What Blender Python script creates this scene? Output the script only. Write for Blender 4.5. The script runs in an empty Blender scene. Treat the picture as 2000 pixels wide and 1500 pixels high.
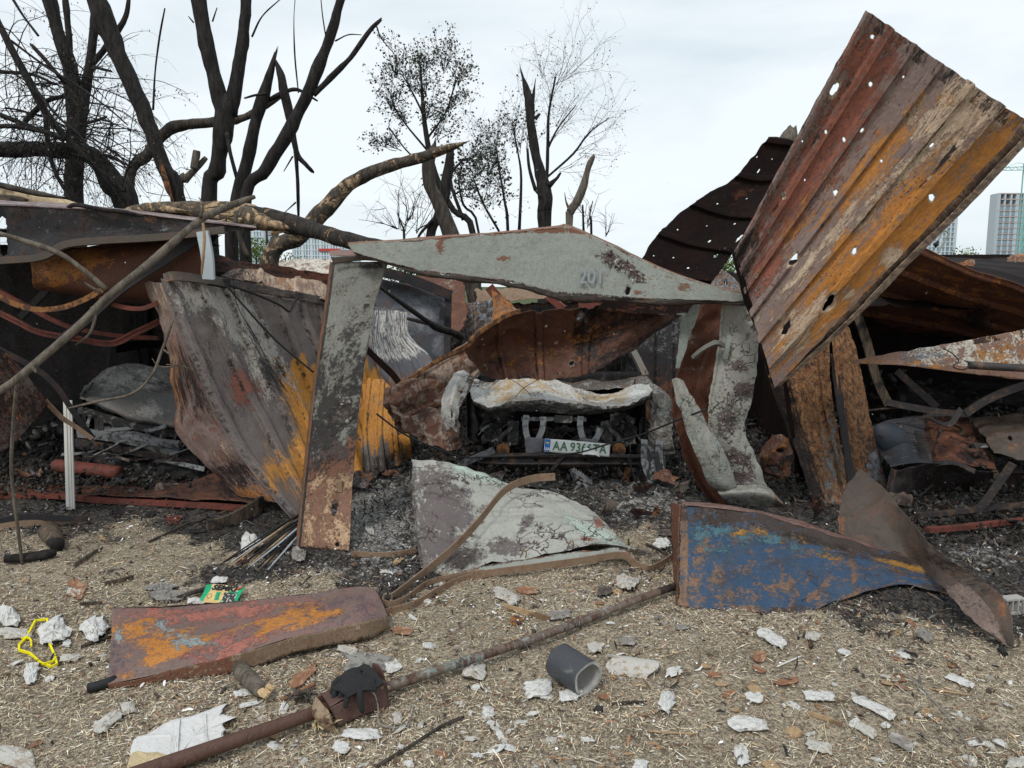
import bpy, math, random
import numpy as np
from mathutils import Vector, Matrix
R = math.radians
SC = bpy.context.scene
COL = SC.collection
# ---------------------------------------------------------------- camera, sky, sun, exposure
F = 1450.0; CAMZ = 1.6; TILT = math.atan(190.0 / F)
cam_d = bpy.data.cameras.new('camera'); cam = bpy.data.objects.new('camera', cam_d); COL.objects.link(cam)
cam_d.sensor_width = 36.0; cam_d.lens = 36.0 * F / 2000.0; cam_d.clip_start = .05; cam_d.clip_end = 20000
cam.location = (0, 0, CAMZ); cam.rotation_euler = (R(90) - TILT, 0, 0)
SC.camera = cam
SUN_EL, SUN_AZ = 52.0, 205.0      # azimuth the light comes from, clockwise from +Y
W = bpy.data.worlds.new('World'); SC.world = W; W.use_nodes = True
nt = W.node_tree; nt.nodes.clear()
def wn(t, **k):
    n = nt.nodes.new(t)
    for a, b in k.items(): setattr(n, a, b)
    return n
wo = wn('ShaderNodeOutputWorld'); wb = wn('ShaderNodeBackground'); sky = wn('ShaderNodeTexSky')
sky.sky_type = 'NISHITA'; sky.sun_disc = False; sky.sun_elevation = R(SUN_EL); sky.sun_rotation = R(SUN_AZ)
tc = wn('ShaderNodeTexCoord'); mp = wn('ShaderNodeMapping'); mp.inputs['Scale'].default_value = (1, 1, 3.2)
n1 = wn('ShaderNodeTexNoise'); n1.inputs['Scale'].default_value = 1.7; n1.inputs['Detail'].default_value = 7; n1.inputs['Roughness'].default_value = .52; n1.inputs['Distortion'].default_value = .3
r1 = wn('ShaderNodeValToRGB'); r1.color_ramp.elements[0].position = .34; r1.color_ramp.elements[1].position = .58
r1.color_ramp.elements[0].color = (5.7, 6.6, 7.2, 1); r1.color_ramp.elements[1].color = (8.2, 8.75, 9.0, 1)
mx = wn('ShaderNodeMix', data_type='RGBA'); mx.inputs['Factor'].default_value = .90
L = nt.links.new
L(tc.outputs['Generated'], mp.inputs['Vector']); L(mp.outputs[0], n1.inputs['Vector']); L(n1.outputs[0], r1.inputs[0])
L(sky.outputs[0], mx.inputs['A']); L(r1.outputs[0], mx.inputs['B']); L(mx.outputs['Result'], wb.inputs['Color'])
wb.inputs['Strength'].default_value = .1; L(wb.outputs[0], wo.inputs[0])
sl = bpy.data.lights.new('sun', 'SUN'); sl.energy = 1.5; sl.angle = R(11); sl.color = (1, .965, .92)
so = bpy.data.objects.new('sun', sl); COL.objects.link(so)
_az, _el = R(SUN_AZ), R(SUN_EL)
sd = Vector((math.sin(_az) * math.cos(_el), math.cos(_az) * math.cos(_el), math.sin(_el)))
so.rotation_euler = sd.to_track_quat('Z', 'Y').to_euler(); so.location = sd * 30
vs = SC.view_settings; vs.view_transform = 'Standard'; vs.look = 'None'; vs.exposure = 0.25; vs.gamma = 1.0; vs.use_curve_mapping = False
SC.render.engine = 'CYCLES'
# ---------------------------------------------------------------- geometry helpers
rng = np.random.default_rng(7); random.seed(7)
CT, ST = math.cos(TILT), math.sin(TILT)
def P(px, py, Y):
    """world point at forward distance Y that stands at photo pixel (px, py)"""
    x = (px - 1000) / F; u = -(py - 750) / F
    t = Y / (CT + ST * u)
    return np.array((x * t, Y, CAMZ + t * (-ST + CT * u)))
def px_of(p):
    p = np.asarray(p); z = p[..., 2] - CAMZ; y = p[..., 1]
    f = y * CT - z * ST; u = y * ST + z * CT
    f = np.maximum(f, .05)
    return 1000 + F * p[..., 0] / f, 750 - F * u / f
def _h(i, j, k, s):
    n = (i * 73856093) ^ (j * 19349663) ^ (k * 83492791) ^ (s * 2654435)
    n = (n ^ (n >> 13)) * 1274126177; n = n & 0x7fffffff
    n = (n ^ (n >> 15)) * 60493; n = n & 0x7fffffff
    return (n % 65536) / 32768.0 - 1.0
def vn(p, seed=0):
    p = np.asarray(p, float); sh = p.shape[:-1]; p = p.reshape(-1, 3)
    i = np.floor(p).astype(np.int64); f = p - i; f = f * f * (3 - 2 * f); o = 0
    for dx in (0, 1):
        for dy in (0, 1):
            for dz in (0, 1):
                w = (f[:, 0] if dx else 1 - f[:, 0]) * (f[:, 1] if dy else 1 - f[:, 1]) * (f[:, 2] if dz else 1 - f[:, 2])
                o = o + w * _h(i[:, 0] + dx, i[:, 1] + dy, i[:, 2] + dz, seed + 1)
    return o.reshape(sh)
def fbm(p, sc=1, oct=3, seed=0):
    p = np.asarray(p, float) * sc; o = 0; a = 1
    for k in range(oct): o = o + a * vn(p, seed + k * 7); p = p * 2.03 + 11.3; a *= .5
    return o
def cat(a, t, smooth=True):
    """a (n, ...) sampled at t in 0..1 along axis 0"""
    n = a.shape[0]; s = np.clip(t, 0, 1) * (n - 1); i = np.minimum(s.astype(int), n - 2); f = s - i
    g = lambda k: a[np.clip(k, 0, n - 1)]
    f = f.reshape((-1,) + (1,) * (a.ndim - 1))
    if not smooth or n == 2: return g(i) * (1 - f) + g(i + 1) * f
    p1, p2 = g(i), g(i + 1)
    ii = i.reshape(f.shape)
    p0 = np.where(ii - 1 < 0, 2 * p1 - p2, g(i - 1)); p3 = np.where(ii + 2 > n - 1, 2 * p2 - p1, g(i + 2))
    return .5 * (2 * p1 + (p2 - p0) * f + (2 * p0 - 5 * p1 + 4 * p2 - p3) * f ** 2 + (3 * p1 - p0 - 3 * p2 + p3) * f ** 3)
def ground_h(x, y):
    x = np.asarray(x, float); y = np.asarray(y, float); p = np.stack([x, y, x * 0], -1)
    h = .022 * fbm(p, 1.1, 3, 3) + .007 * fbm(p, 9, 2, 5)
    return h + .05 * np.clip((y - 4.6) / 2, 0, 1) * (1 + .7 * fbm(p, 2.2, 3, 9))
def G(px, py, dz=0.0):
    z = 0.0
    for _ in range(6):
        x = (px - 1000) / F; u = -(py - 750) / F
        k = -ST + CT * u; t = (z - CAMZ) / k; X = x * t; Y = t * (CT + ST * u)
        z = float(ground_h(X, Y))
    return np.array((X, Y, z + dz))
# ---------------------------------------------------------------- objects
def thing(name, label, cat_, loc, group=None):
    o = bpy.data.objects.new(name, None); COL.objects.link(o); o.location = Vector([float(c) for c in loc]); o.empty_display_size = .2
    o['label'] = label; o['category'] = cat_
    if group: o['group'] = group
    return o
def tag(o, label=None, cat_=None, group=None, kind=None):
    if label: o['label'] = label
    if cat_: o['category'] = cat_
    if group: o['group'] = group
    if kind: o['kind'] = kind
    return o
def wloc(o):
    v = Vector((0, 0, 0))
    while o is not None: v = v + o.location; o = o.parent
    return v
def link(name, me, mat, parent=None, loc=(0, 0, 0)):
    o = bpy.data.objects.new(name, me); COL.objects.link(o)
    if mat is not None and not me.materials: me.materials.append(mat)
    l = Vector([float(c) for c in loc])
    if parent is not None: o.parent = parent; l = l - wloc(parent)
    o.location = l
    return o
def fastmesh(name, V, faces, smooth=False, attr=None, uv=None):
    """V (n,3); faces list of tuples or (m,4)/(m,3) int array; attr (n,4)"""
    me = bpy.data.meshes.new(name)
    V = np.asarray(V, np.float32)
    if isinstance(faces, np.ndarray):
        k = faces.shape[1]; m = len(faces)
        me.vertices.add(len(V)); me.vertices.foreach_set('co', V.ravel())
        me.loops.add(m * k); me.loops.foreach_set('vertex_index', faces.astype(np.int32).ravel())
        me.polygons.add(m); me.polygons.foreach_set('loop_start', np.arange(0, m * k, k, dtype=np.int32))
        me.polygons.foreach_set('loop_total', np.full(m, k, np.int32))
        me.update(calc_edges=True)
    else:
        me.from_pydata([tuple(v) for v in V.tolist()], [], faces); me.update()
    if smooth: me.polygons.foreach_set('use_smooth', np.ones(len(me.polygons), bool))
    if attr is None: attr = np.zeros((len(V), 4))
    if attr is not None:
        a = me.color_attributes.new('mask', 'FLOAT_COLOR', 'POINT'); a.data.foreach_set('color', np.asarray(attr, np.float32).ravel())
    if uv is not None:
        l = me.uv_layers.new(name='UVMap'); vi = np.empty(len(me.loops), np.int32); me.loops.foreach_get('vertex_index', vi)
        l.data.foreach_set('uv', np.asarray(uv, np.float32)[vi].ravel())
    me.validate()
    return me
def mesh_obj(name, V, faces, mat, parent=None, **k):
    V = np.asarray(V, float); c = V.mean(0).copy(); c[2] = V[:, 2].min()
    return link(name, fastmesh(name, V - c, faces, **k), mat, parent, c)
class MB:
    """collects simple shapes into one mesh"""
    def __init__(s): s.v = []; s.f = []
    def add(s, V, Fc):
        o = len(s.v); s.v += [tuple(float(c) for c in v) for v in V]; s.f += [tuple(i + o for i in f) for f in Fc]; return s
    def box(s, c, d, rot=0, tilt=None):
        c = np.array(c, float); h = np.array(d, float) / 2; V = []
        for x in (-1, 1):
            for y in (-1, 1):
                for z in (-1, 1): V.append((x * h[0], y * h[1], z * h[2]))
        M = Matrix.Rotation(rot, 3, 'Z')
        if tilt is not None: M = M @ Matrix.Rotation(tilt[0], 3, 'X') @ Matrix.Rotation(tilt[1], 3, 'Y')
        V = [np.array(M @ Vector(v)) + c for v in V]
        return s.add(V, [(0, 1, 3, 2), (4, 6, 7, 5), (0, 4, 5, 1), (2, 3, 7, 6), (0, 2, 6, 4), (1, 5, 7, 3)])
    def tube(s, pts, rad, n=8, cap=True, jag=0, bark=0, seed=0, sub=1, spl=True):
        V, Fc = tube_geo(pts, rad, n, cap, jag, bark, seed, sub, spl); return s.add(V, Fc)
    def bar(s, pts, w, t, up=(0, 0, 1), sub=6, twist=0, L_=False, spl=True):
        V, Fc = bar_geo(pts, w, t, up, sub, twist, L_, spl); return s.add(V, Fc)
    def build(s, name, mat, parent=None, smooth=False, **k):
        return mesh_obj(name, s.v, s.f, mat, parent, smooth=smooth, **k)
def path(pts, sub, spl=True):
    a = np.array(pts, float)
    if sub <= 1 or len(a) < 2: return a
    return cat(a, np.linspace(0, 1, (len(a) - 1) * sub + 1), spl)
def frames(a, up=None):
    t = np.gradient(a, axis=0); t /= np.linalg.norm(t, axis=1)[:, None] + 1e-9
    N = []; n = None
    for k in range(len(a)):
        if n is None:
            r = np.array(up if up is not None else (0.13, .3, 1.0)); 
            if abs(np.dot(r / np.linalg.norm(r), t[0])) > .95: r = np.array((1., .2, 0))
            n = r - np.dot(r, t[0]) * t[0]
        elif up is not None:
            r = np.array(up, float); q = r - np.dot(r, t[k]) * t[k]
            n = q if np.linalg.norm(q) > .25 else n - np.dot(n, t[k]) * t[k]
        else: n = n - np.dot(n, t[k]) * t[k]
        n = n / (np.linalg.norm(n) + 1e-9); N.append(n)
    N = np.array(N); return t, N, np.cross(t, N)
def tube_geo(pts, rad, n=8, cap=True, jag=0, bark=0, seed=0, sub=1, spl=True):
    pts = np.array(pts, float); rad = np.array(rad if np.ndim(rad) else [rad] * len(pts), float)
    if sub > 1: rad = cat(rad[:, None], np.linspace(0, 1, (len(pts) - 1) * sub + 1), spl)[:, 0]; pts = path(pts, sub, spl)
    t, A, B = frames(pts); an = np.linspace(0, 2 * math.pi, n, endpoint=False)
    D = A[:, None] * np.cos(an)[None, :, None] + B[:, None] * np.sin(an)[None, :, None]
    r = rad[:, None] * np.ones(n)
    if bark:
        q = pts[:, None] + D * rad[:, None, None]
        r = r * (1 + bark * fbm(q * np.array((1, 1, .45)), 9, 3, seed) + bark * 1.2 * fbm(q, 3.2, 2, seed + 5))
    V = pts[:, None] + D * r[..., None]
    if jag:
        g = np.random.default_rng(seed + 3)
        for e, sgn in ((-1, 1),):
            V[e] += t[e] * (g.random(n)[:, None] ** 2 * jag) - D[e] * r[e][:, None] * .25
    m = len(pts); V = V.reshape(-1, 3); Fc = []
    for i in range(m - 1):
        for j in range(n):
            k = (j + 1) % n; Fc.append((i * n + j, i * n + k, (i + 1) * n + k, (i + 1) * n + j))
    V = list(V)
    if cap:
        for e, pt, off in ((0, pts[0], 0), (m - 1, pts[-1] - t[-1] * (jag * .15), (m - 1) * n)):
            V.append(pt); c = len(V) - 1
            for j in range(n):
                k = (j + 1) % n; Fc.append((c, off + k, off + j) if e == 0 else (c, off + j, off + k))
    return V, Fc
def bar_geo(pts, w, t, up=(0, 0, 1), sub=6, twist=0, L_=False, spl=True):
    a = path(pts, sub, spl); T, N, B = frames(a, up)
    if twist:
        ang = np.linspace(0, twist, len(a))[:, None]; N, B = N * np.cos(ang) + B * np.sin(ang), B * np.cos(ang) - N * np.sin(ang)
    if L_: prof = [(-w / 2, 0), (w / 2, 0), (w / 2, t), (-w / 2 + t, t), (-w / 2 + t, w), (-w / 2, w)]
    else: prof = [(-w / 2, -t / 2), (w / 2, -t / 2), (w / 2, t / 2), (-w / 2, t / 2)]
    n = len(prof); V = []
    for k in range(len(a)):
        for (p, q) in prof: V.append(a[k] + N[k] * p + B[k] * q)
    Fc = []
    for i in range(len(a) - 1):
        for j in range(n):
            k = (j + 1) % n; Fc.append((i * n + j, i * n + k, (i + 1) * n + k, (i + 1) * n + j))
    e = (len(a) - 1) * n
    if L_: Fc += [(3, 2, 1, 0), (5, 4, 3, 0), (e, e + 1, e + 2, e + 3), (e, e + 3, e + 4, e + 5)]
    else: Fc += [(3, 2, 1, 0), (e, e + 1, e + 2, e + 3)]
    return V, Fc
def blob(x, y, cx, cy, rx, ry=None, ang=0):
    ry = ry or rx; c, s = math.cos(R(ang)), math.sin(R(ang)); dx, dy = x - cx, y - cy
    a = (dx * c + dy * s) / rx; b = (-dx * s + dy * c) / ry
    return np.clip(1 - .5 * np.sqrt(a * a + b * b), 0, 1)
def mxx(*a):
    o = a[0]
    for b in a[1:]: o = np.maximum(o, b)
    return o
def ss(x, a, b):
    t = np.clip((x - a) / (b - a), 0, 1); return t * t * (3 - 2 * t)
def sheet(name, ctrl, mat, nu=60, nv=60, parent=None, ribs=(), rib_ax='u', holes=(), noise=((.012, 2.5),), edge=.006, efreq=14, mask=None,
          thick=.003, smooth=True, seed=0, linear=False, world=False, rip=0, ribdark=.0, halo=None):
    """bent metal sheet through rows of (px, py, Y) control points; real thickness, ribs, dents, holes"""
    A = np.array([[c if world else PS(*c) for c in row] for row in ctrl], float)
    u = np.linspace(0, 1, nu); v = np.linspace(0, 1, nv)
    S = cat(A, v, not linear); S = cat(S.transpose(1, 0, 2), u, not linear).transpose(1, 0, 2)      # nv, nu, 3
    U, Vv = np.meshgrid(u, v)
    du = np.gradient(S, axis=1); dv = np.gradient(S, axis=0)
    lu = np.linalg.norm(du, axis=2).mean() * (nu - 1); lv = np.linalg.norm(dv, axis=2).mean() * (nv - 1)
    tu = du / (np.linalg.norm(du, axis=2)[..., None] + 1e-9); tv = dv / (np.linalg.norm(dv, axis=2)[..., None] + 1e-9)
    N = np.cross(tu, tv); N /= np.linalg.norm(N, axis=2)[..., None] + 1e-9
    N = np.where((N[..., 1:2].mean() > 0), -N, N)            # towards the camera
    d = np.zeros_like(U); rd = np.zeros_like(U)
    for (c, w, h) in ribs:
        q = U if rib_ax == 'u' else Vv; L_ = lu if rib_ax == 'u' else lv
        k = np.abs(q - c) * L_ / (w / 2); d += h * ss(1.25 - k, 0, .42); rd = np.maximum(rd, np.exp(-((k - 1.15) / .35) ** 2))
    for (a, s, *rr_) in noise:
        if rr_: q_ = S + .12 * np.stack([fbm(S, s * .7, 2, 5), fbm(S, s * .7, 2, 6), fbm(S, s * .7, 2, 7)], -1); d += a * ((1 - 2.2 * np.abs(vn(q_ * s, seed + 91))) + .45 * (1 - 2.2 * np.abs(vn(q_ * s * 2.3, seed + 17))))
        else: d += a * fbm(S, s, 3, seed + int(s * 10))
    e = np.minimum(np.minimum(U, 1 - U) * lu, np.minimum(Vv, 1 - Vv) * lv)
    fall = np.exp(-e / .02)
    M = np.ones((nv - 1, nu - 1), bool); hk = np.zeros_like(U)
    sh = np.zeros_like(S)
    for h in holes:
        hu, hv, r = h[:3]; asp = h[3] if len(h) > 3 else 1.0
        X = (U - hu) * lu; Y = (Vv - hv) * lv / asp; rr = np.sqrt(X * X + Y * Y) + 1e-9
        ang = np.arctan2(Y, X); rj = r * (1 + .14 * np.sin(ang * 2 + hu * 50) + .09 * np.sin(ang * 5 + hv * 70))
        cell = max(lu / nu, lv / nv)
        ins = rr < rj
        near = ins | (rr < rj + cell * .5)
        sh += np.where(ins & (rr > rj - cell * 1.2), (rj - rr) / rr, 0)[..., None] * (X[..., None] * tu + (Y * asp)[..., None] * tv) * .9
        core = rr < np.maximum(rj - cell * .25, r * .5)
        M &= ~(core[:-1, :-1] & core[1:, :-1] & core[:-1, 1:] & core[1:, 1:])
        cx = (core[:-1, :-1].astype(int) + core[1:, :-1] + core[:-1, 1:] + core[1:, 1:]) >= 2
        M &= ~cx
        d -= .6 * r * np.exp(-((rr / r - .9) / .5) ** 2) * (1 + .5 * np.sin(ang * 4 + hu * 30))
        if r > .0065: hk = np.maximum(hk, np.exp(-((rr / r - 1.2) / .55) ** 2))
    S = S + N * d[..., None] + sh
    S = S + (tu * (fbm(S, efreq, 2, seed + 31) * edge * fall)[..., None]) + (tv * (fbm(S, efreq, 2, seed + 77) * edge * fall)[..., None])
    if rip:
        g = fbm(S, 5, 3, seed + 55); lim = rip * (.5 + .5 * g); kill = e < np.clip(lim, 0, 9)
        M &= ~kill[:-1, :-1]
    idx = np.arange(nu * nv).reshape(nv, nu)
    Q = np.stack([idx[:-1, :-1], idx[:-1, 1:], idx[1:, 1:], idx[1:, :-1]], -1)[M]
    V = S.reshape(-1, 3)
    px, py = px_of(V)
    at = np.zeros((len(V), 4)); 
    if mask is not None:
        for k, mm in enumerate(mask(px, py, U.ravel(), Vv.ravel())): at[:, k] = mm
    if halo is not None: at[:, halo] = np.maximum(at[:, halo], .85 * hk.ravel())
    if ribdark: at[:, 3] = np.maximum(at[:, 3], ribdark * rd.ravel())  # dark lines along ribs: dirt and rib shading put into the mask
    used = np.zeros(len(V), bool); used[Q.ravel()] = True; re = np.cumsum(used) - 1
    o = mesh_obj(name, V[used], re[Q], mat, parent, smooth=smooth, attr=at[used], uv=np.stack([U.ravel() * lu, Vv.ravel() * lv], -1)[used])
    if thick:
        m = o.modifiers.new('thickness', 'SOLIDIFY'); m.thickness = thick; m.offset = 0; m.use_even_offset = False
    o['_s'] = 0; del o['_s']
    SURF[o.name] = (S, N, tu, tv, U, Vv)
    return o
SURF = {}
def PS(px, py, Y, zmin=.006):
    p = P(px, py, Y)
    if Y < 8:
        h = float(gz(p[0:1], p[1:2])[0])
        if p[2] < h + zmin * .6: p = GP(px, py, zmin)
    return p
# ---------------------------------------------------------------- materials
class MT:
    def __init__(s, name):
        s.m = bpy.data.materials.new(name); s.m.use_nodes = True; s.t = s.m.node_tree; s.t.nodes.clear()
        s.out = s.t.nodes.new('ShaderNodeOutputMaterial'); s.b = s.t.nodes.new('ShaderNodeBsdfPrincipled'); s.t.links.new(s.b.outputs[0], s.out.inputs[0])
        s.tc = s.t.nodes.new('ShaderNodeTexCoord'); s.obj = s.tc.outputs['Object']; s.uv = s.tc.outputs['UV']
    def n(s, t, ins=None, **k):
        q = s.t.nodes.new(t)
        for a, b in k.items(): setattr(q, a, b)
        for a, b in (ins or {}).items():
            if hasattr(b, 'links') or isinstance(b, bpy.types.NodeSocket): s.t.links.new(b, q.inputs[a])
            else: q.inputs[a].default_value = b
        return q
    def math(s, op, a, b=0.0, c=0.0, clamp=False):
        q = s.n('ShaderNodeMath', {0: a, 1: b, 2: c} if op in ('MULTIPLY_ADD', 'SMOOTHSTEP') else {0: a, 1: b}, operation=op); q.use_clamp = clamp; return q.outputs[0]
    def noise(s, sc, det=5, ro=.55, vec=None, dist=0, col=False):
        q = s.n('ShaderNodeTexNoise', {'Vector': vec or s.obj, 'Scale': sc, 'Detail': det, 'Roughness': ro, 'Distortion': dist}); return q.outputs[1 if col else 0]
    def vor(s, sc, feat='F1', vec=None, rnd=1.0):
        q = s.n('ShaderNodeTexVoronoi', {'Vector': vec or s.obj, 'Scale': sc, 'Randomness': rnd}, feature=feat); return q.outputs['Distance']
    def ramp(s, x, a, b):
        q = s.n('ShaderNodeMapRange', {'Value': x, 'From Min': a, 'From Max': b}); q.interpolation_type = 'SMOOTHSTEP'; return q.outputs[0]
    def mix(s, f, a, b, mode='MIX'):
        q = s.n('ShaderNodeMix', {'Factor': f}, data_type='RGBA', blend_type=mode)
        for k, v in (('A', a), ('B', b)):
            if isinstance(v, bpy.types.NodeSocket): s.t.links.new(v, q.inputs[k])
            else: q.inputs[k].default_value = (*v[:3], 1)
        return q.outputs['Result']
    def scale(s, col, f):
        q = s.n('ShaderNodeVectorMath', {0: col, 3: f}, operation='SCALE'); return q.outputs[0]
    def mapv(s, vec, sc=(1, 1, 1), rot=(0, 0, 0)):
        return s.n('ShaderNodeMapping', {'Vector': vec, 'Scale': sc, 'Rotation': rot}).outputs[0]
    def put(s, col, rough=.8, metal=0, bump=None, bd=.01, bs=1.0, spec=.4):
        for k, v in (('Base Color', col), ('Roughness', rough), ('Metallic', metal), ('Specular IOR Level', spec)):
            if isinstance(v, bpy.types.NodeSocket): s.t.links.new(v, s.b.inputs[k])
            elif k == 'Base Color': s.b.inputs[k].default_value = (*v[:3], 1)
            else: s.b.inputs[k].default_value = v
        if bump is not None:
            q = s.n('ShaderNodeBump', {'Height': bump, 'Distance': bd, 'Strength': bs}); s.t.links.new(q.outputs[0], s.b.inputs['Normal'])
        return s.m
def metal(name, base, cols=(), w=1.7, sc=7.0, streak=(1, 1, 1), rough=.72, met=.0, bump=.004, pits=.35, pitc=(.03, .018, .015), pitsc=26, var=.45, sharp=6.0, hueb=(.16, .07, .04), hue=.35, crack=0, spec=.35):
    """layered burnt sheet metal: mask channels 1-4 put a colour (old paint, rust, bare metal, soot, in places painted light and shade) where the mask sets it, broken up by noise"""
    m = MT(name)
    vec = m.mapv(m.uv, streak); v3 = m.obj
    big = m.noise(2.6, 4, .6, v3); fine = m.noise(60, 4, .65, v3); mid = m.noise(sc, 8, .68, v3, .4)
    st = m.noise(sc * 1.2, 7, .65, m.mapv(m.uv, (streak[0], streak[1], 1)), .3)
    vari = m.math('ADD', m.math('MULTIPLY', fine, var), m.math('MULTIPLY_ADD', big, var * 1.3, 1 - var * 1.15))
    grain = m.noise(sc * 3.3, 7, .72, m.mapv(m.uv, (streak[0] * 1.5, streak[1], 1)), .6); g2 = m.noise(190, 3, .6)
    c = m.mix(m.math('MULTIPLY', m.ramp(mid, .46, .66), hue), base, hueb); c = m.mix(m.math('MULTIPLY', m.ramp(grain, .48, .7), .55), c, tuple(q * .5 for q in base))
    at = m.n('ShaderNodeAttribute', attribute_name='mask', attribute_type='GEOMETRY'); sep = m.n('ShaderNodeSeparateColor', {0: at.outputs['Color']})
    chans = [sep.outputs[0], sep.outputs[1], sep.outputs[2], at.outputs['Alpha']]
    h = m.math('MULTIPLY', mid, .5)
    for k, cc in enumerate(cols):
        if cc is None: continue
        vv = m.mapv(m.uv, (streak[0] + k * .01, streak[1], 1)); nz = m.noise(sc * (1.0, 1.4, .8, .6)[k], 6, .7, vv, .5); nf = m.noise(sc * (6.5, 5, 7, 4)[k], 5, .7, vv, .3)
        nz = m.math('MULTIPLY_ADD', m.math('SUBTRACT', nf, .5), .75, nz)
        t = m.math('MULTIPLY_ADD', m.math('SUBTRACT', nz, .5), w * 1.6, chans[k])
        f = m.math('MULTIPLY_ADD', m.math('SUBTRACT', t, .5), sharp if k < 3 else sharp * .5, .5, clamp=True)
        f = m.math('MULTIPLY', f, m.ramp(chans[k], .02, .2))
        if k < 3: f = m.math('MULTIPLY', f, m.math('SUBTRACT', 1.0, m.math('MULTIPLY', m.ramp(nf, .58, .66), .6)))
        cv = m.mix(m.math('MULTIPLY', m.ramp(grain, .42, .66), .8), cc, tuple(q * .45 + hb * .30 for q, hb in zip(cc, hueb)))
        c = m.mix(f, c, cv); h = m.math('MULTIPLY_ADD', f, .35 if k in (1, 2) else .1, h)
    c = m.scale(c, m.math('MULTIPLY', vari, m.math('MULTIPLY_ADD', g2, .7, .65)))
    if pits:
        d = m.vor(pitsc, 'F1'); big2 = m.ramp(m.noise(5, 3, .6), .42, .62)
        p = m.math('MULTIPLY', m.ramp(d, .30, .18), m.math('MULTIPLY', big2, pits)); c = m.mix(p, c, pitc)
    if crack:
        e = m.vor(crack, 'DISTANCE_TO_EDGE', m.n('ShaderNodeVectorMath', {0: v3, 1: m.scale(m.noise(6, 3, .6, col=True), .25)}, operation='ADD').outputs[0]); 
        p = m.math('MULTIPLY', m.ramp(e, .045, .0), m.ramp(m.noise(3.5, 3, .5), .47, .6)); c = m.mix(p, c, (.05, .03, .025)); h = m.math('SUBTRACT', h, p)
    rr = m.math('MULTIPLY_ADD', mid, .35, rough - .18)
    return m.put(c, rr, met, m.math('MULTIPLY_ADD', fine, .35, h), bump * 2.2, .9, spec)
def plain(name, col, rough=.8, var=.35, sc=14, bump=.004, col2=None, f2=(.5, .62), met=0, vec=None, speck=None, spec=.3):
    m = MT(name); a = m.noise(sc, 6, .65); b = m.noise(sc * 5.3, 4, .6)
    c = m.mix(m.ramp(a, *f2), col, col2) if col2 else m.mix(0.0, col, col)
    if speck: c = m.mix(m.math('MULTIPLY', m.ramp(m.vor(speck[1]), speck[2], speck[2] * .6), 1.0), c, speck[0])
    c = m.scale(c, m.math('ADD', m.math('MULTIPLY_ADD', a, var * 1.4, 1 - var * 1.1), m.math('MULTIPLY', b, var * .8)))
    return m.put(c, rough, met, m.math('MULTIPLY_ADD', b, .5, a), bump, 1.0, spec)
# ---------------------------------------------------------------- the materials
def bark_mat(name, a, b, light=(.16, .14, .12)):
    m = MT(name); v = m.mapv(m.obj, (1, 1, .22))
    n = m.noise(22, 7, .68, v, .5); q = m.noise(4, 4, .6); sp = m.ramp(m.noise(46, 3, .6), .64, .70)
    c = m.mix(m.ramp(n, .35, .65), a, b); c = m.mix(m.math('MULTIPLY', sp, m.ramp(q, .45, .6)), c, light)
    return m.put(c, .88, 0, n, .02, 1.0, .25)
BARK = bark_mat('charred_bark', (.010, .009, .009), (.034, .030, .027), (.11, .10, .09))
BARK2 = bark_mat('scorched_bark', (.028, .024, .02), (.085, .07, .057), (.2, .18, .15))
BARK3 = bark_mat('grey_bark', (.07, .058, .045), (.17, .145, .115), (.25, .22, .18))
def peel_mat(name, a, b, w1, w2, lo=.53, hi=.56):
    m = MT(name); v = m.mapv(m.obj, (1, 1, 1)); n = m.noise(22, 7, .68, m.mapv(m.obj, (1, 1, .4)), .5); pk = m.ramp(m.noise(5.5, 8, .72, v, .8), lo, hi); wd = m.mix(m.ramp(m.noise(30, 6, .7, m.mapv(m.obj, (1, 1, .4))), .38, .62), w1, w2)
    c = m.mix(pk, m.mix(m.ramp(n, .35, .65), a, b), wd); return m.put(c, .85, 0, m.math('SUBTRACT', n, m.math('MULTIPLY', pk, .8)), .02, 1.0, .25)
PEEL = peel_mat('peeling_burnt_bark', (.03, .025, .021), (.10, .082, .065), (.42, .30, .18), (.18, .12, .075))
PEELT = peel_mat('shredded_bark_log', (.06, .047, .036), (.15, .12, .09), (.50, .36, .21), (.2, .13, .08), .46, .52)
SPLITR = peel_mat('red_split_wood', (.02, .016, .013), (.06, .04, .03), (.30, .13, .055), (.10, .045, .025), .42, .5)
def wood_mat(name, a, b, c3):
    m = MT(name); v = m.mapv(m.obj, (3, 3, .5)); n = m.noise(16, 7, .7, v, .4); q = m.noise(3.5, 5, .6)
    c = m.mix(m.ramp(n, .35, .65), a, b); c = m.mix(m.ramp(q, .50, .58), c, c3)
    return m.put(c, .8, 0, n, .012, 1.0, .25)
SPLINT = wood_mat('splintered_wood', (.5, .34, .18), (.66, .49, .29), (.11, .075, .05))
LOGW = wood_mat('stripped_wood', (.42, .32, .2), (.56, .44, .28), (.2, .14, .09))
ROTW = wood_mat('charred_plank', (.05, .04, .03), (.15, .11, .075), (.02, .018, .016))
CHIPW = wood_mat('broken_wood', (.36, .24, .13), (.48, .34, .2), (.2, .13, .08))
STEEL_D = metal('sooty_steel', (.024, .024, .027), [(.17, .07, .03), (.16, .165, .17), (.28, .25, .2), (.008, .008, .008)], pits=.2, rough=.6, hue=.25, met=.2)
STEEL_G = metal('grey_painted_steel', (.285, .305, .275), [(.19, .075, .04), (.10, .065, .058), (.42, .26, .14), (.03, .026, .024)], w=1.1, sc=11, pits=.22, pitsc=34, rough=.55, hue=.34, hueb=(.20, .18, .15), var=.26, sharp=12)
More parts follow.
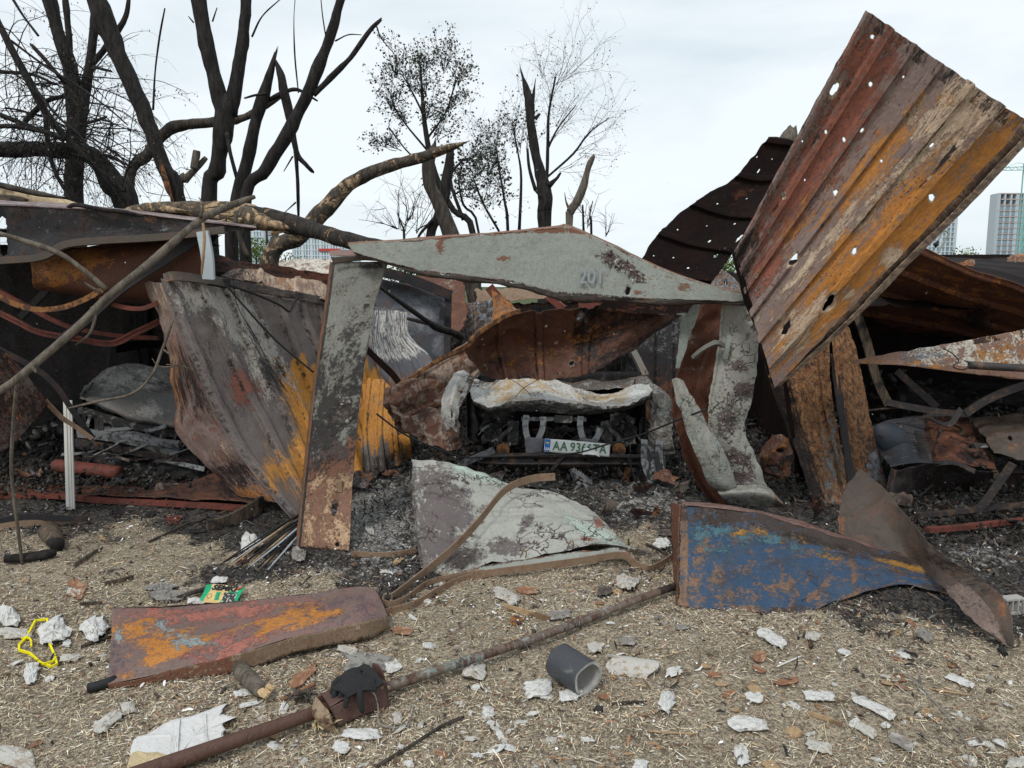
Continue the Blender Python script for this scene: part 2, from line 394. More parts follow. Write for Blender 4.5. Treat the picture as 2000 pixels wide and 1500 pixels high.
STEEL_Q = metal('dirty_grey_post', (.19, .19, .165), [(.19, .085, .05), (.085, .058, .052), (.42, .27, .16), (.022, .02, .019)], w=1.3, sc=10, pits=.8, pitsc=40, rough=.6, hue=.55, hueb=(.11, .085, .065), var=.35, sharp=8)
STEEL_P = metal('peeling_pale_paint', (.30, .295, .26), [(.20, .08, .045), (.10, .07, .07), (.34, .38, .34), (.03, .026, .024)], w=1.3, sc=9, pits=.4, pitsc=30, rough=.6, hue=.25, hueb=(.22, .19, .17), var=.3, crack=11)
RUST_B = metal('brown_burnt_sheet', (.235, .17, .15), [(.50, .205, .04), (.32, .115, .075), (.56, .42, .30), (.02, .015, .014)], w=1.5, sc=8, pits=.7, pitsc=48, streak=(3.4, .8, 1), hue=.3, hueb=(.12, .07, .055), rough=.62)
RUST_R = metal('red_brown_burnt_sheet', (.125, .05, .03), [(.36, .14, .03), (.30, .22, .17), (.09, .06, .05), (.012, .01, .01)], w=1.5, sc=7, pits=.4, pitsc=40, hue=.45, hueb=(.06, .028, .02), rough=.62)
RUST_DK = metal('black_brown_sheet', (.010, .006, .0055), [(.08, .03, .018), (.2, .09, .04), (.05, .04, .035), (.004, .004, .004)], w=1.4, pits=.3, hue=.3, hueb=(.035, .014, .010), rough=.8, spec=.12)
DOORM = metal('scorched_door_sheet', (.15, .125, .115), [(.54, .235, .035), (.44, .41, .37), (.26, .09, .06), (.022, .018, .017)], w=1.25, sc=9, pits=.35, pitsc=40, streak=(3, .9, 1), hue=.35, hueb=(.10, .07, .06), rough=.6)
TANM = metal('tan_flaking_rust', (.04, .034, .032), [(.37, .20, .095), (.30, .12, .05), (.30, .33, .36), (.012, .011, .011)], w=3.6, sc=22, sharp=12, pits=.5, pitc=(.025, .022, .022), pitsc=34, streak=(1.3, .8, 1), rough=.75)
PINKM = metal('mottled_red_panel', (.17, .115, .10), [(.48, .19, .03), (.36, .135, .10), (.28, .33, .33), (.09, .07, .08)], w=2.0, sc=9, sharp=5, pits=1.0, pitsc=50, pitc=(.10, .07, .075), rough=.5, hue=.5, hueb=(.25, .10, .09))
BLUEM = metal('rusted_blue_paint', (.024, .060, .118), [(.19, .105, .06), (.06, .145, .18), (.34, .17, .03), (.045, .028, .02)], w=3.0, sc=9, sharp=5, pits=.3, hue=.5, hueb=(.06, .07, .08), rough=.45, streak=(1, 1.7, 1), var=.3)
BACKM = metal('brown_sheet_back', (.078, .062, .050), [(.22, .10, .05), (.19, .14, .12), (.3, .3, .3), (.02, .017, .015)], w=1.2, sc=6, pits=.2, hue=.3, rough=.6)
LINT = metal('mottled_white_rust', (.24, .15, .12), [(.62, .58, .5), (.45, .2, .06), (.22, .26, .3), (.05, .03, .025)], w=3.0, sc=12, sharp=14, pits=.5, rough=.6, var=.3)
WHOOD = metal('burnt_white_hood', (.46, .45, .42), [(.40, .28, .15), (.15, .135, .12), (.60, .61, .60), (.025, .024, .024)], w=1.9, sc=9, pits=.8, pitsc=30, rough=.7, hue=.6, hueb=(.25, .23, .19), var=.4, sharp=4)
CHAR = plain('char', (.018, .017, .017), .85, .5, 9, .02, (.055, .052, .05), (.52, .68))
CHAR2 = plain('ashy_char', (.04, .038, .037), .8, .6, 12, .012, (.27, .26, .245), (.50, .68))
ALU = plain('burnt_aluminium', (.24, .245, .25), .6, .5, 20, .006, (.05, .048, .046), (.46, .62), .15)
BEAM = plain('burnt_bumper_beam', (.05, .045, .045), .5, .4, 14, .004, (.13, .08, .055), (.5, .65), .3)
ORUST = plain('orange_rust', (.27, .12, .04), .8, .6, 20, .006, (.07, .035, .022), (.42, .58))
RRUST = plain('red_primer_rust', (.16, .045, .032), .7, .45, 14, .003, (.075, .03, .022), (.45, .62))
TRUST = metal('tan_rusted_strip', (.235, .16, .105), [(.2, .085, .05), (.4, .3, .2), None, (.05, .04, .03)], w=1.6, sc=14, pits=.7, pitsc=60, hue=.6, hueb=(.17, .085, .05), rough=.75)
PIPEM = metal('weathered_pipe', (.15, .105, .08), [(.22, .25, .22), (.10, .05, .035), (.3, .3, .28), (.03, .025, .02)], w=1.6, sc=9, pits=.4, pitsc=50, hue=.4, hueb=(.09, .05, .035), rough=.6)
BLACKP = plain('black_rubber', (.018, .018, .019), .7, .3, 30, .002)
WHITEP = plain('white_plastic', (.62, .60, .55), .5, .15, 10, .001, (.45, .42, .36), (.6, .75))
GREYP = plain('light_grey_paint', (.42, .47, .5), .5, .25, 10, .002, (.3, .3, .28), (.6, .7))
YELP = plain('yellow_plastic', (.82, .72, .01), .4, .1, 10, .0008)
PLAST = plain('white_plaster', (.64, .635, .61), .95, .3, 30, .010, (.40, .37, .32), (.52, .64), speck=((.3, .29, .27), 90, .14))
PLAST2 = plain('dirty_plaster', (.50, .48, .44), .95, .25, 30, .008, (.33, .27, .2), (.5, .62))
FOAM = plain('foam_board', (.62, .61, .60), .9, .10, 55, .003, (.52, .50, .47), (.5, .7), speck=((.3, .29, .27), 34, .12))
FOAMY = plain('yellowed_foam_edge', (.52, .42, .25), .9, .3, 24, .006, (.34, .26, .15), (.5, .62))
CONC = plain('concrete_lump', (.24, .22, .2), .95, .35, 20, .01, (.36, .34, .31), (.5, .62))
STONED = plain('dark_stone', (.09, .075, .065), .85, .35, 20, .01, (.14, .12, .1), (.5, .6))
BRICKM = plain('reddish_fibre_board', (.26, .13, .075), .95, .35, 24, .006, (.34, .22, .14), (.5, .62))
TUBEO = plain('black_coated_pipe', (.055, .058, .064), .5, .35, 18, .002, (.13, .13, .13), (.58, .68))
TUBEI = plain('pale_cement_pipe', (.38, .37, .35), .9, .2, 18, .004, (.28, .27, .25), (.5, .65))
GLOVE = plain('black_knit', (.022, .022, .023), .95, .3, 160, .002)
CLOTHM = plain('grey_cloth', (.26, .25, .23), .95, .35, 30, .005, (.14, .13, .12), (.5, .6))
def tint_mat(name, rough=.9, sp=.2):
    m = MT(name); a = m.n('ShaderNodeAttribute', attribute_name='mask', attribute_type='GEOMETRY')
    return m.put(m.scale(a.outputs['Color'], m.math('MULTIPLY_ADD', m.noise(40, 3), .8, .6)), rough, spec=sp)
TINT = tint_mat('litter'); LEAFM = tint_mat('leaf', .8)
# ---------------------------------------------------------------- ground
YB = np.array([(-400, 1050), (0, 1095), (200, 1075), (330, 1080), (450, 1150), (650, 1160), (850, 1150), (1000, 1085), (1300, 1075), (1420, 1180), (1700, 1215), (1850, 1265), (2100, 1270), (2600, 1250)], float)
def charf(x, y):
    px, py = px_of(np.stack([x, y, np.asarray(x) * 0], -1))
    py = np.where(y < .6, 4000, py)
    b = np.interp(px, YB[:, 0], YB[:, 1])
    p = np.stack([x, y, x * 0], -1)
    return ss(b - py + 60 * fbm(p, 3.5, 3, 41), -35, 75)
def ashf(x, y):
    px, py = px_of(np.stack([x, y, np.asarray(x) * 0], -1))
    return np.clip(mxx(blob(px, py, 745, 1010, 95, 105) * 1.15, blob(px, py, 640, 1112, 110, 22) * .7, blob(px, py, 1260, 990, 140, 45) * .85, blob(px, py, 960, 935, 120, 30) * .7, blob(px, py, 1330, 960, 60, 40) * .6, blob(px, py, 1920, 1085, 130, 35) * .75, blob(px, py, 1700, 1060, 120, 60) * .5, blob(px, py, 560, 1060, 90, 30) * .5, blob(px, py, 250, 985, 200, 20) * .4), 0, 1)
def lines(*seg):
    o = []
    for a, b, n in seg: o += list(np.linspace(a, b, n, endpoint=False))
    return np.array(o + [seg[-1][1]])
gx = lines((-6000, -300, 6), (-300, -40, 8), (-40, -8, 16), (-8, -3.4, 60), (-3.4, 3.4, 300), (3.4, 8, 60), (8, 40, 16), (40, 300, 8), (300, 6000, 6))
gy = lines((-60, -6, 8), (-6, 1.6, 24), (1.6, 5.0, 190), (5.0, 12, 150), (12, 40, 24), (40, 300, 10), (300, 9000, 10))
GX, GY = np.meshgrid(gx, gy)
near = np.exp(-np.maximum(np.abs(GX) - 12, 0) / 6) * np.exp(-np.maximum(GY - 14, 0) / 6)
GZ = ground_h(GX, GY) * near
pp = np.stack([GX, GY, GX * 0], -1); ch = charf(GX.ravel(), GY.ravel()).reshape(GX.shape)
GZ = GZ + .012 * fbm(pp, 16, 3, 61) * near * (.35 + ch)
nx, ny = len(gx), len(gy); ii = np.arange(nx * ny).reshape(ny, nx)
Q = np.stack([ii[:-1, :-1], ii[:-1, 1:], ii[1:, 1:], ii[1:, :-1]], -1).reshape(-1, 4)
ga = np.zeros((nx * ny, 4)); ga[:, 0] = ch.ravel(); ga[:, 1] = ashf(GX.ravel(), GY.ravel()) * near.ravel()
ga[:, 2] = ss(GY.ravel(), 13, 20); ga[:, 3] = 1
m = MT('straw_littered_soil'); at = m.n('ShaderNodeAttribute', attribute_name='mask', attribute_type='GEOMETRY'); sp = m.n('ShaderNodeSeparateColor', {0: at.outputs['Color']})
a = m.noise(9, 7, .65); b = m.noise(70, 6, .7); f3 = m.noise(240, 3, .6); big = m.noise(1.6, 4, .6)
c = m.mix(m.ramp(b, .38, .64), (.10, .08, .06), (.40, .335, .245)); c = m.mix(m.ramp(f3, .53, .66), c, (.56, .48, .36))
c = m.mix(m.ramp(a, .55, .68), c, (.10, .075, .05)); c = m.scale(c, m.math('MULTIPLY_ADD', big, .9, .55))
cc = m.mix(m.ramp(b, .4, .66), (.024, .022, .021), (.11, .10, .092)); cc = m.mix(m.ramp(a, .56, .70), cc, (.10, .085, .07)); cc = m.mix(m.ramp(f3, .62, .72), cc, (.2, .19, .175))
c = m.mix(m.math('MULTIPLY', m.ramp(m.math('MULTIPLY_ADD', m.math('SUBTRACT', a, .5), 1.4, sp.outputs[0]), .3, .62), 1.0), c, cc)
ac = m.mix(m.ramp(b, .4, .62), (.10, .095, .09), (.42, .41, .39))
c = m.mix(m.ramp(m.math('MULTIPLY_ADD', m.math('SUBTRACT', m.noise(18, 8, .72), .5), 2.4, sp.outputs[1]), .55, .85), c, ac)
c = m.mix(sp.outputs[2], c, (.07, .085, .035))
m.put(c, .95, 0, m.math('MULTIPLY_ADD', b, .7, a), .012, 1.0, .15)
o = link('ground', fastmesh('ground', np.stack([GX, GY, GZ], -1).reshape(-1, 3), Q, smooth=True, attr=ga), m.m); o['kind'] = 'structure'
def gz(x, y):
    x = np.asarray(x, float); y = np.asarray(y, float)
    i = np.clip(np.searchsorted(gx, x) - 1, 0, nx - 2); j = np.clip(np.searchsorted(gy, y) - 1, 0, ny - 2)
    a = (x - gx[i]) / (gx[i + 1] - gx[i]); b = (y - gy[j]) / (gy[j + 1] - gy[j])
    return (GZ[j, i] * (1 - a) + GZ[j, i + 1] * a) * (1 - b) + (GZ[j + 1, i] * (1 - a) + GZ[j + 1, i + 1] * a) * b
def GP(px, py, z):
    x = (px - 1000) / F; u = -(py - 750) / F; k = -ST + CT * u; h = 0.0
    for _ in range(5):
        t = (z + h - CAMZ) / k; X, Y = x * t, t * (CT + ST * u); h = float(gz(np.array([X]), np.array([Y]))[0]) if Y < 12 else 0.0
    return np.array((X, Y, z + h))
def bits(name, x, y, L_, w, cols, mat, pitch=.35, lift=.003, seed=1, bend=.25):
    g = np.random.default_rng(seed); n = len(x); z = gz(x, y) + lift + g.random(n) * lift * 2
    a = g.random(n) * 2 * np.pi; t = (g.random(n) - .5) * 2 * pitch
    d = np.stack([np.cos(a) * np.cos(t), np.sin(a) * np.cos(t), np.sin(t)], -1)
    s = np.stack([-np.sin(a), np.cos(a), (g.random(n) - .5) * 1.2], -1)
    c = np.stack([x, y, z + np.abs(np.sin(t)) * L_ * .35], -1)
    l = (L_ / 2)[:, None]; ww = (w / 2)[:, None]
    mid = c + np.stack([g.normal(0, 1, n), g.normal(0, 1, n), np.abs(g.normal(0, 1, n))], -1) * (L_ * bend * .3)[:, None]
    V = np.stack([c - d * l - s * ww * .6, c - d * l + s * ww * .6, mid - s * ww, mid + s * ww, c + d * l - s * ww * .5, c + d * l + s * ww * .5], 1).reshape(-1, 3)
    b = (np.arange(n) * 6)[:, None]; Fq = np.stack([b + [0, 1, 3, 2], b + [2, 3, 5, 4]], 1).reshape(-1, 4)
    ci = cols[g.integers(0, len(cols), n)] * (.65 + .7 * g.random(n))[:, None]
    at = np.concatenate([ci, np.ones((n, 1))], 1).repeat(6, 0)
    o = link(name, fastmesh(name, V, Fq, attr=at), mat); o['kind'] = 'stuff'; return o
def area(n, seed, x0=-3.9, x1=3.9, y0=1.9, y1=5.6):
    g = np.random.default_rng(seed); return g.uniform(x0, x1, n), g.uniform(y0, y1, n), g
STRAW = np.array([(.70, .60, .43), (.60, .50, .34), (.48, .39, .26), (.74, .66, .51), (.34, .26, .18), (.52, .48, .36), (.62, .49, .32), (.33, .16, .10), (.10, .075, .055), (.74, .70, .62), (.07, .055, .045)])
x, y, g = area(26000, 21); k = g.random(len(x)) > charf(x, y) * 1.02; x, y = x[k], y[k]
bits('long_straw', x, y, g.gamma(3, .0085, len(x)) + .008, g.uniform(.0014, .0034, len(x)), STRAW, TINT, seed=22, bend=.05, pitch=.3)
x, y, g = area(300000, 11); ch_ = charf(x, y); k = g.random(len(x)) > ch_ * 1.05; dens = vn(np.stack([x * 2.3, y * 2.3, x * 0], -1), 4); k &= g.random(len(x)) < np.clip(.62 + .85 * dens, .14, 1); x, y = x[k], y[k]
bits('straw_litter', x, y, g.gamma(2.6, .0042, len(x)) + .003, g.uniform(.0012, .0034, len(x)), STRAW, TINT, seed=2, bend=.12)
DK = np.array([(.02, .019, .018), (.035, .032, .03), (.06, .05, .04), (.015, .014, .014), (.09, .06, .04), (.12, .115, .11)])
x, y, g = area(60000, 12, -4.5, 4.5, 2.2, 8.5); k = g.random(len(x)) < charf(x, y) * .95 + .05; x, y = x[k], y[k]
bits('charred_flakes', x, y, g.gamma(2.2, .010, len(x)) + .006, g.uniform(.003, .016, len(x)), DK, TINT, pitch=.7, lift=.005, seed=3)
x, y, g = area(5000, 13); k = g.random(len(x)) > charf(x, y) * .8; x, y = x[k], y[k]
BR = np.array([(.33, .18, .09), (.25, .13, .07), (.42, .27, .14), (.15, .08, .05), (.5, .38, .22), (.2, .15, .1)])
bits('bark_litter', x, y, g.gamma(2.2, .008, len(x)) + .005, g.uniform(.003, .010, len(x)), BR, TINT, pitch=.4, seed=5)
x, y, g = area(12000, 14, -4.2, 4.2, 2, 6.5); k = (g.random(len(x)) > charf(x, y) * .75) & (g.random(len(x)) < np.clip(.15 + 1.1 * vn(np.stack([x * 1.7, y * 1.7, x * 0], -1), 12), .06, 1)); x, y = x[k], y[k]; 
bits('white_crumbs', x, y, g.gamma(1.6, .0055, len(x)) + .004, g.uniform(.004, .012, len(x)), np.array([(.68, .68, .66), (.55, .54, .5), (.75, .75, .74)]), TINT, pitch=.5, lift=.005, seed=6)
x, y, g = area(5500, 15, -4.2, 4.2, 3.6, 7.5); k = g.random(len(x)) < ashf(x, y) * 1.2; x, y = x[k], y[k]
bits('pale_ash_flakes', x, y, g.gamma(1.8, .007, len(x)) + .004, g.uniform(.004, .014, len(x)), np.array([(.4, .39, .38), (.28, .27, .26), (.5, .5, .49)]), TINT, pitch=.6, lift=.006, seed=7)
# ---------------------------------------------------------------- far buildings
GLS = plain('window_glass', (.22, .30, .36), .15, .3, .3, .0, spec=.6)
WALLW = plain('pale_facade', (.60, .66, .70), .8, .08, .3, .0)
WALLG = plain('grey_concrete_frame', (.48, .53, .57), .85, .12, .3, .0)
REDB = plain('red_sign_band', (.5, .06, .05), .6, .1, 1, 0)
GREENC = plain('green_crane_paint', (.22, .50, .45), .6, .15, 1, 0)
PINKB = plain('terracotta_slab_edge', (.46, .38, .36), .8, .1, 1, 0)
def tower(name, label, px0, px1, pytop, Y, floors, cols, wall, band=None, dep=16, top_open=0, rot=0, group=None):
    a = P(px0, pytop, Y); b = P(px1, pytop, Y); w = b[0] - a[0]; H = a[2]; c = ((a[0] + b[0]) / 2, Y + dep / 2, 0)
    t = thing(name, label, 'building', c, group); fh = H / floors; rp = Matrix.Rotation(rot, 3, 'Z')
    core = MB().box((0, 0, (H - top_open * fh) / 2), (w - .8, dep - .8, H - top_open * fh - .1)); gl = MB(); fr = MB(); sl_ = MB()
    for k in range(floors + 1): sl_.box((0, 0, k * fh), (w + .3, dep + .3, .45))
    for i in range(cols + 1):
        x = -w / 2 + w * i / cols; fr.box((x, 0, H / 2), (.75 if i % 3 else 1.5, dep + .1, H))
    for j in range(5): fr.box((-w / 2, -dep / 2 + dep * j / 4, H / 2), (.5, .7, H)).box((w / 2, -dep / 2 + dep * j / 4, H / 2), (.5, .7, H))
    for k in range(floors - top_open): gl.box((0, 0, k * fh + fh * .5), (w - .25, dep - .25, fh * .62))
    for q, nm, mt_ in ((core, 'wall', wall), (gl, 'window_band', GLS), (fr, 'facade_pier', wall), (sl_, 'floor_slab', band or wall)):
        V = np.array([np.array(rp @ Vector(v)) + np.array(c) for v in q.v]); o = mesh_obj(nm, V, q.f, mt_, t)
        if nm != 'wall': o['kind'] = 'stuff'
    return t, H, w, c
tower('apartment_tower', 'unfinished grey tower with a bare top floor at the right edge behind the crane', 1952, 2050, 378, 330, 17, 8, WALLG, PINKB, 5, 2)
tower('apartment_tower', 'pale high rise half hidden behind the big tilted rusty sheet', 1815, 1868, 425, 360, 15, 6, WALLW, None, 5, 0, 0)
t, H, w, c = tower('hotel_building', 'white slab hotel with red sign seen between the black trunks on the left', 455, 512, 442, 420, 12, 9, WALLW, None, 18)
MB().box((c[0] - w * .1, c[1] - 9.6, H * .62), (w * .7, .4, 1.6)).build('sign', REDB, t)
MB().box((c[0] + w * .1, c[1], H + 1.2), (w * .4, 6, 2.4)).build('rooftop', WALLG, t)
t, H, w, c = tower('hotel_building', 'wide low white block with a red sign behind the fallen burnt trunk', 572, 690, 466, 420, 9, 20, WALLW, None, 18)
MB().box((c[0] + w * .1, c[1] - 9.6, H * .78), (w * .35, .4, 1.4)).build('sign', REDB, t)
# the crane
b0 = P(1988, 560, 300); tpz = P(1988, 318, 300)[2]; t = thing('tower_crane', 'green lattice tower crane beside the unfinished tower', 'crane', (b0[0], 300, 0))
mb = MB(); s_ = 1.1
for sx in (-s_, s_):
    for sy in (-s_, s_): mb.bar([(b0[0] + sx, 300 + sy, 0), (b0[0] + sx, 300 + sy, tpz)], .35, .35, (1, 0, 0), 1)
k = 0
while k * 2.4 < tpz - 2.4:
    z = k * 2.4; sg = 1 if k % 2 else -1
    mb.bar([(b0[0] - s_ * sg, 300 - s_, z), (b0[0] + s_ * sg, 300 - s_, z + 2.4)], .22, .22, (0, 1, 0), 1); k += 1
mb.build('mast', GREENC, t)
mb = MB(); j0 = P(1948, 333, 300); j1 = P(2060, 331, 300)
for dz in (0, 1.6): mb.bar([j0 + (0, 0, dz * .6), j1 + (0, 0, dz)], .25, .25, (0, 1, 0), 1)
for k in range(16):
    q = j0 + (j1 - j0) * k / 16; q2 = j0 + (j1 - j0) * (k + 1) / 16; mb.bar([q + (0, 0, 1.4 * (k % 2)), q2 + (0, 0, 1.4 * ((k + 1) % 2))], .16, .16, (0, 1, 0), 1)
mb.bar([P(1988, 318, 300), j0], .12, .12, (0, 1, 0), 1); mb.bar([P(1988, 318, 300), j1], .12, .12, (0, 1, 0), 1)
mb.build('jib', GREENC, t)
# ---------------------------------------------------------------- trees
def PT(p): return P(p[0], p[1], p[2]), p[3] * p[2] / F * (.82 if p[2] > 8.3 else .92)
def limb(name, pts, mat, parent, n=10, jag=0, bark=.15, seed=0, sub=6):
    q = [PT(p) for p in pts]; mb = MB(); mb.tube([a for a, _ in q], [r for _, r in q], n, True, jag, bark, seed, sub)
    return mb.build(name, mat, parent, smooth=True)
def grow(mb, p, d, L_, r, depth, g, droop=-.1, leaves=None, wig=.25, nb=3, lr=.04, spread=.8):
    pts = [np.array(p)]; d = d / np.linalg.norm(d); n = 5; dd = [d]
    for k in range(n):
        d = d + g.normal(0, wig, 3) * .6 + np.array((0, 0, droop)); d /= np.linalg.norm(d); pts.append(pts[-1] + d * L_ / n); dd.append(d)
    mb.tube(pts, np.linspace(r, r * .35, n + 1), 4 if r < .02 else 6, False)
    if depth > 0:
        for k in range(nb):
            i = 1 + int(g.integers(0, n)); q = dd[i] + g.normal(0, spread, 3); grow(mb, pts[i], q, L_ * g.uniform(.4, .72), r * .5, depth - 1, g, droop, leaves, wig, nb, lr, spread)
    elif leaves is not None:
        for k in range(lr): leaves.append(pts[1 + int(g.integers(0, n))] + g.normal(0, .03, 3))
def leafmesh(name, pts, size, cols, mat, parent, seed=0, asp=.45, droop=.3):
    g = np.random.default_rng(seed); pts = np.array(pts); n = len(pts); a = g.normal(0, 1, (n, 3)); a[:, 2] -= droop * 2; a /= np.linalg.norm(a, axis=1)[:, None]
    b = np.cross(a, g.normal(0, 1, (n, 3))); b /= np.linalg.norm(b, axis=1)[:, None]; s = size * g.uniform(.5, 1.25, n)[:, None]
    V = np.stack([pts, pts + a * s * .5 + b * s * asp, pts + a * s, pts + a * s * .5 - b * s * asp], 1).reshape(-1, 3)
    Fq = np.arange(n * 4).reshape(n, 4); c = cols[g.integers(0, len(cols), n)] * g.uniform(.6, 1.4, n)[:, None]
    o = mesh_obj(name, V, Fq, mat, parent, attr=np.concatenate([c, np.ones((n, 1))], 1).repeat(4, 0)); o['kind'] = 'stuff'; return o
def base_at(p): a = P(*p[:3]); return (a[0], a[1], 0)
def down(p):  # carries a trunk that is seen from the roofs up on to the ground
    a = P(*p[:3]); x, y = px_of(np.array((a[0], a[1], -.1))); return (float(x), float(y), p[2], p[3] * 1.1)
def tree(label, limbs, mat=BARK, trunk_base=True, cat_='tree', name='burnt_tree'):
    b = limbs[0][1][0]; t = thing(name, label, cat_, base_at(b))
    for k, (nm, pts, jag) in enumerate(limbs):
        if k == 0 and trunk_base: pts = [down(pts[0])] + pts
        limb(nm, pts, mat, t, 12 if k == 0 else 9, jag, seed=k * 13 + int(b[0]))
    return t
g = np.random.default_rng(5)
tA = tree('black trunk forking high up, furthest left among the burnt trees, behind the horizontal limb', [
    ('trunk', [(146, 400, 13, 19), (147, 300, 13, 18), (146, 215, 13, 19), (136, 130, 13, 16), (112, 60, 13, 15), (86, -40, 13, 14)], 0),
    ('limb', [(150, 280, 13, 15), (163, 200, 13, 12), (177, 115, 13, 10), (188, 30, 13, 10), (200, -30, 13, 9)], 0),
    ('limb', [(178, 128, 13, 6), (222, 72, 13, 7), (246, 30, 13, 5), (253, -20, 13, 4)], 0),
    ('limb', [(140, 150, 13, 6), (134, 60, 13, 7), (125, -20, 13, 6)], 0),
    ('limb', [(170, 240, 12.9, 4), (190, 235, 12.8, 3.5), (206, 229, 12.7, 3)], .05),
    ('limb', [(183, 130, 12.9, 4), (200, 135, 12.8, 4), (217, 139, 12.8, 3)], .05)])
mb = MB(); lv = []
for k in range(34):
    s = random.choice([(150, 260, 13), (165, 200, 13), (190, 250, 12.8), (150, 300, 13), (175, 150, 13), (140, 160, 13)])
    p = P(*s); grow(mb, p, np.array((g.uniform(-.6, 1), g.uniform(-.5, .5), g.uniform(-.2, .6))), g.uniform(.9, 1.7), .014, 2, g, -.16, lv, .22, 3, 3)
o = mb.build('twig', BARK, tA); o['kind'] = 'stuff'
LF = np.array([(.05, .045, .035), (.03, .028, .022), (.08, .07, .05)]); leafmesh('leaf', lv, .055, LF, LEAFM, tA, 3, .2, .9)
tB = tree('thick leaning burnt trunk with an orange split near its foot, broken off above', [
    ('trunk', [(348, 402, 11.5, 16), (322, 330, 11.5, 17), (294, 250, 11.5, 17), (264, 180, 11.5, 18), (224, 90, 11.5, 20), (196, 25, 11.5, 22), (176, -40, 11.5, 20)], 0),
    ('twig', [(299, 215, 11.5, 2.5), (303, 140, 11.4, 2), (312, 70, 11.4, 2), (322, 16, 11.4, 1.5)], 0)])
limb('split_wood', [(312, 312, 11.33, 4), (322, 345, 11.33, 7), (333, 380, 11.33, 7), (340, 402, 11.33, 6)], SPLITR, tB, 9, .1, .4, 4)
tC = tree('black trunk forking into a V, centre of the burnt group on the left', [
    ('trunk', [(408, 402, 11, 18), (422, 330, 11, 20), (436, 260, 11, 22), (442, 205, 11, 21), (446, 185, 11, 12)], 0),
    ('limb', [(438, 225, 11, 17), (418, 140, 11, 16), (398, 60, 11, 16), (382, -40, 11, 15)], 0),
    ('limb', [(450, 225, 11, 15), (466, 140, 11, 15), (477, 60, 11, 13), (482, -40, 11, 12)], 0),
    ('twig', [(492, 72, 11, 2), (512, 32, 10.9, 1.6), (550, -4, 10.8, 1.3)], 0),
    ('twig', [(415, 42, 11, 2), (424, 15, 10.9, 1)], 0), ('twig', [(378, 44, 11, 2), (368, 32, 10.9, 1)], 0),
    ('limb', [(443, 260, 10.8, 5), (450, 300, 10.7, 5), (462, 345, 10.7, 4), (473, 385, 10.7, 3)], 0)])
tD = tree('snapped burnt trunk with its torn top hanging down on the right', [
    ('trunk', [(452, 500, 10.4, 16), (462, 400, 10.4, 16), (484, 310, 10.4, 15), (505, 220, 10.4, 14), (526, 150, 10.4, 10), (537, 108, 10.4, 4)], .14),
    ('limb', [(538, 118, 10.4, 3), (550, 150, 10.4, 8), (560, 200, 10.4, 11), (570, 250, 10.4, 8), (580, 300, 10.4, 7), (598, 322, 10.4, 6), (610, 335, 10.4, 5)], .03),
    ('limb', [(577, 290, 10.4, 5), (581, 350, 10.4, 4.5), (583, 425, 10.4, 3)], 0),
    ('twig', [(578, 395, 10.4, 2), (556, 415, 10.4, 1)], 0), ('twig', [(572, 305, 10.3, 2), (554, 335, 10.3, 1)], 0),
    ('limb', [(510, 205, 10.5, 6), (545, 185, 10.4, 5), (580, 175, 10.4, 4), (620, 197, 10.3, 2)], 0),
    ('twig', [(520, 183, 10.3, 3), (498, 186, 10.2, 2.5), (477, 192, 10.2, 2)], 0)])
tE = tree('long slanting burnt trunk reaching up to the right, with one bare side limb', [
    ('trunk', [(478, 410, 10, 13), (520, 330, 10, 15), (570, 245, 10, 15), (608, 165, 10, 14), (640, 80, 10, 12), (660, 20, 10, 11), (676, -40, 10, 10)], 0),
    ('limb', [(612, 186, 10, 5), (650, 148, 10, 7), (685, 112, 10, 6), (722, 60, 10, 5), (742, 40, 10, 4)], .05),
    ('twig', [(735, 50, 10, 1.6), (745, 75, 9.9, 1.4), (770, 105, 9.9, 1)], 0), ('twig', [(655, 80, 10, 1.8), (680, 68, 9.9, 1.4), (706, 68, 9.8, 1)], 0),
    ('twig', [(636, 70, 10, 1.6), (630, 30, 9.9, 1.4), (626, -10, 9.9, 1)], 0), ('twig', [(583, 182, 10, 1.6), (576, 110, 9.9, 1.6), (574, 40, 9.9, 1.4), (577, -10, 9.9, 1)], 0)])
tF = tree('burnt trunk snapped over into a thick horizontal limb at the left edge', [
    ('trunk', [(248, 415, 9.5, 26), (222, 365, 9.5, 24), (196, 318, 9.5, 20), (160, 298, 9.5, 19), (90, 293, 9.5, 18), (0, 291, 9.5, 18), (-90, 285, 9.5, 17)], 0),
    ('limb', [(196, 302, 9.4, 4), (215, 306, 9.4, 4), (235, 315, 9.3, 3), (262, 330, 9.3, 2)], 0)])
tG = tree('grey curved limb arching behind the leaning trunk to the forked one', [
    ('trunk', [(250, 378, 12.5, 13), (290, 300, 12.5, 15), (320, 262, 12.5, 13), (350, 246, 12.5, 13), (410, 240, 12.5, 11), (470, 232, 12.5, 10), (520, 206, 12.5, 8), (560, 178, 12.5, 5)], 0)], BARK2)
tH = tree('small grey broken limb with a cut stub, between the leaning and the forked trunks', [
    ('trunk', [(352, 380, 11.8, 9), (362, 352, 11.8, 9), (380, 332, 11.8, 8), (403, 308, 11.8, 6)], 0), ('limb', [(379, 330, 11.7, 9), (382, 308, 11.7, 10), (384, 294, 11.7, 8)], 0)], BARK3)
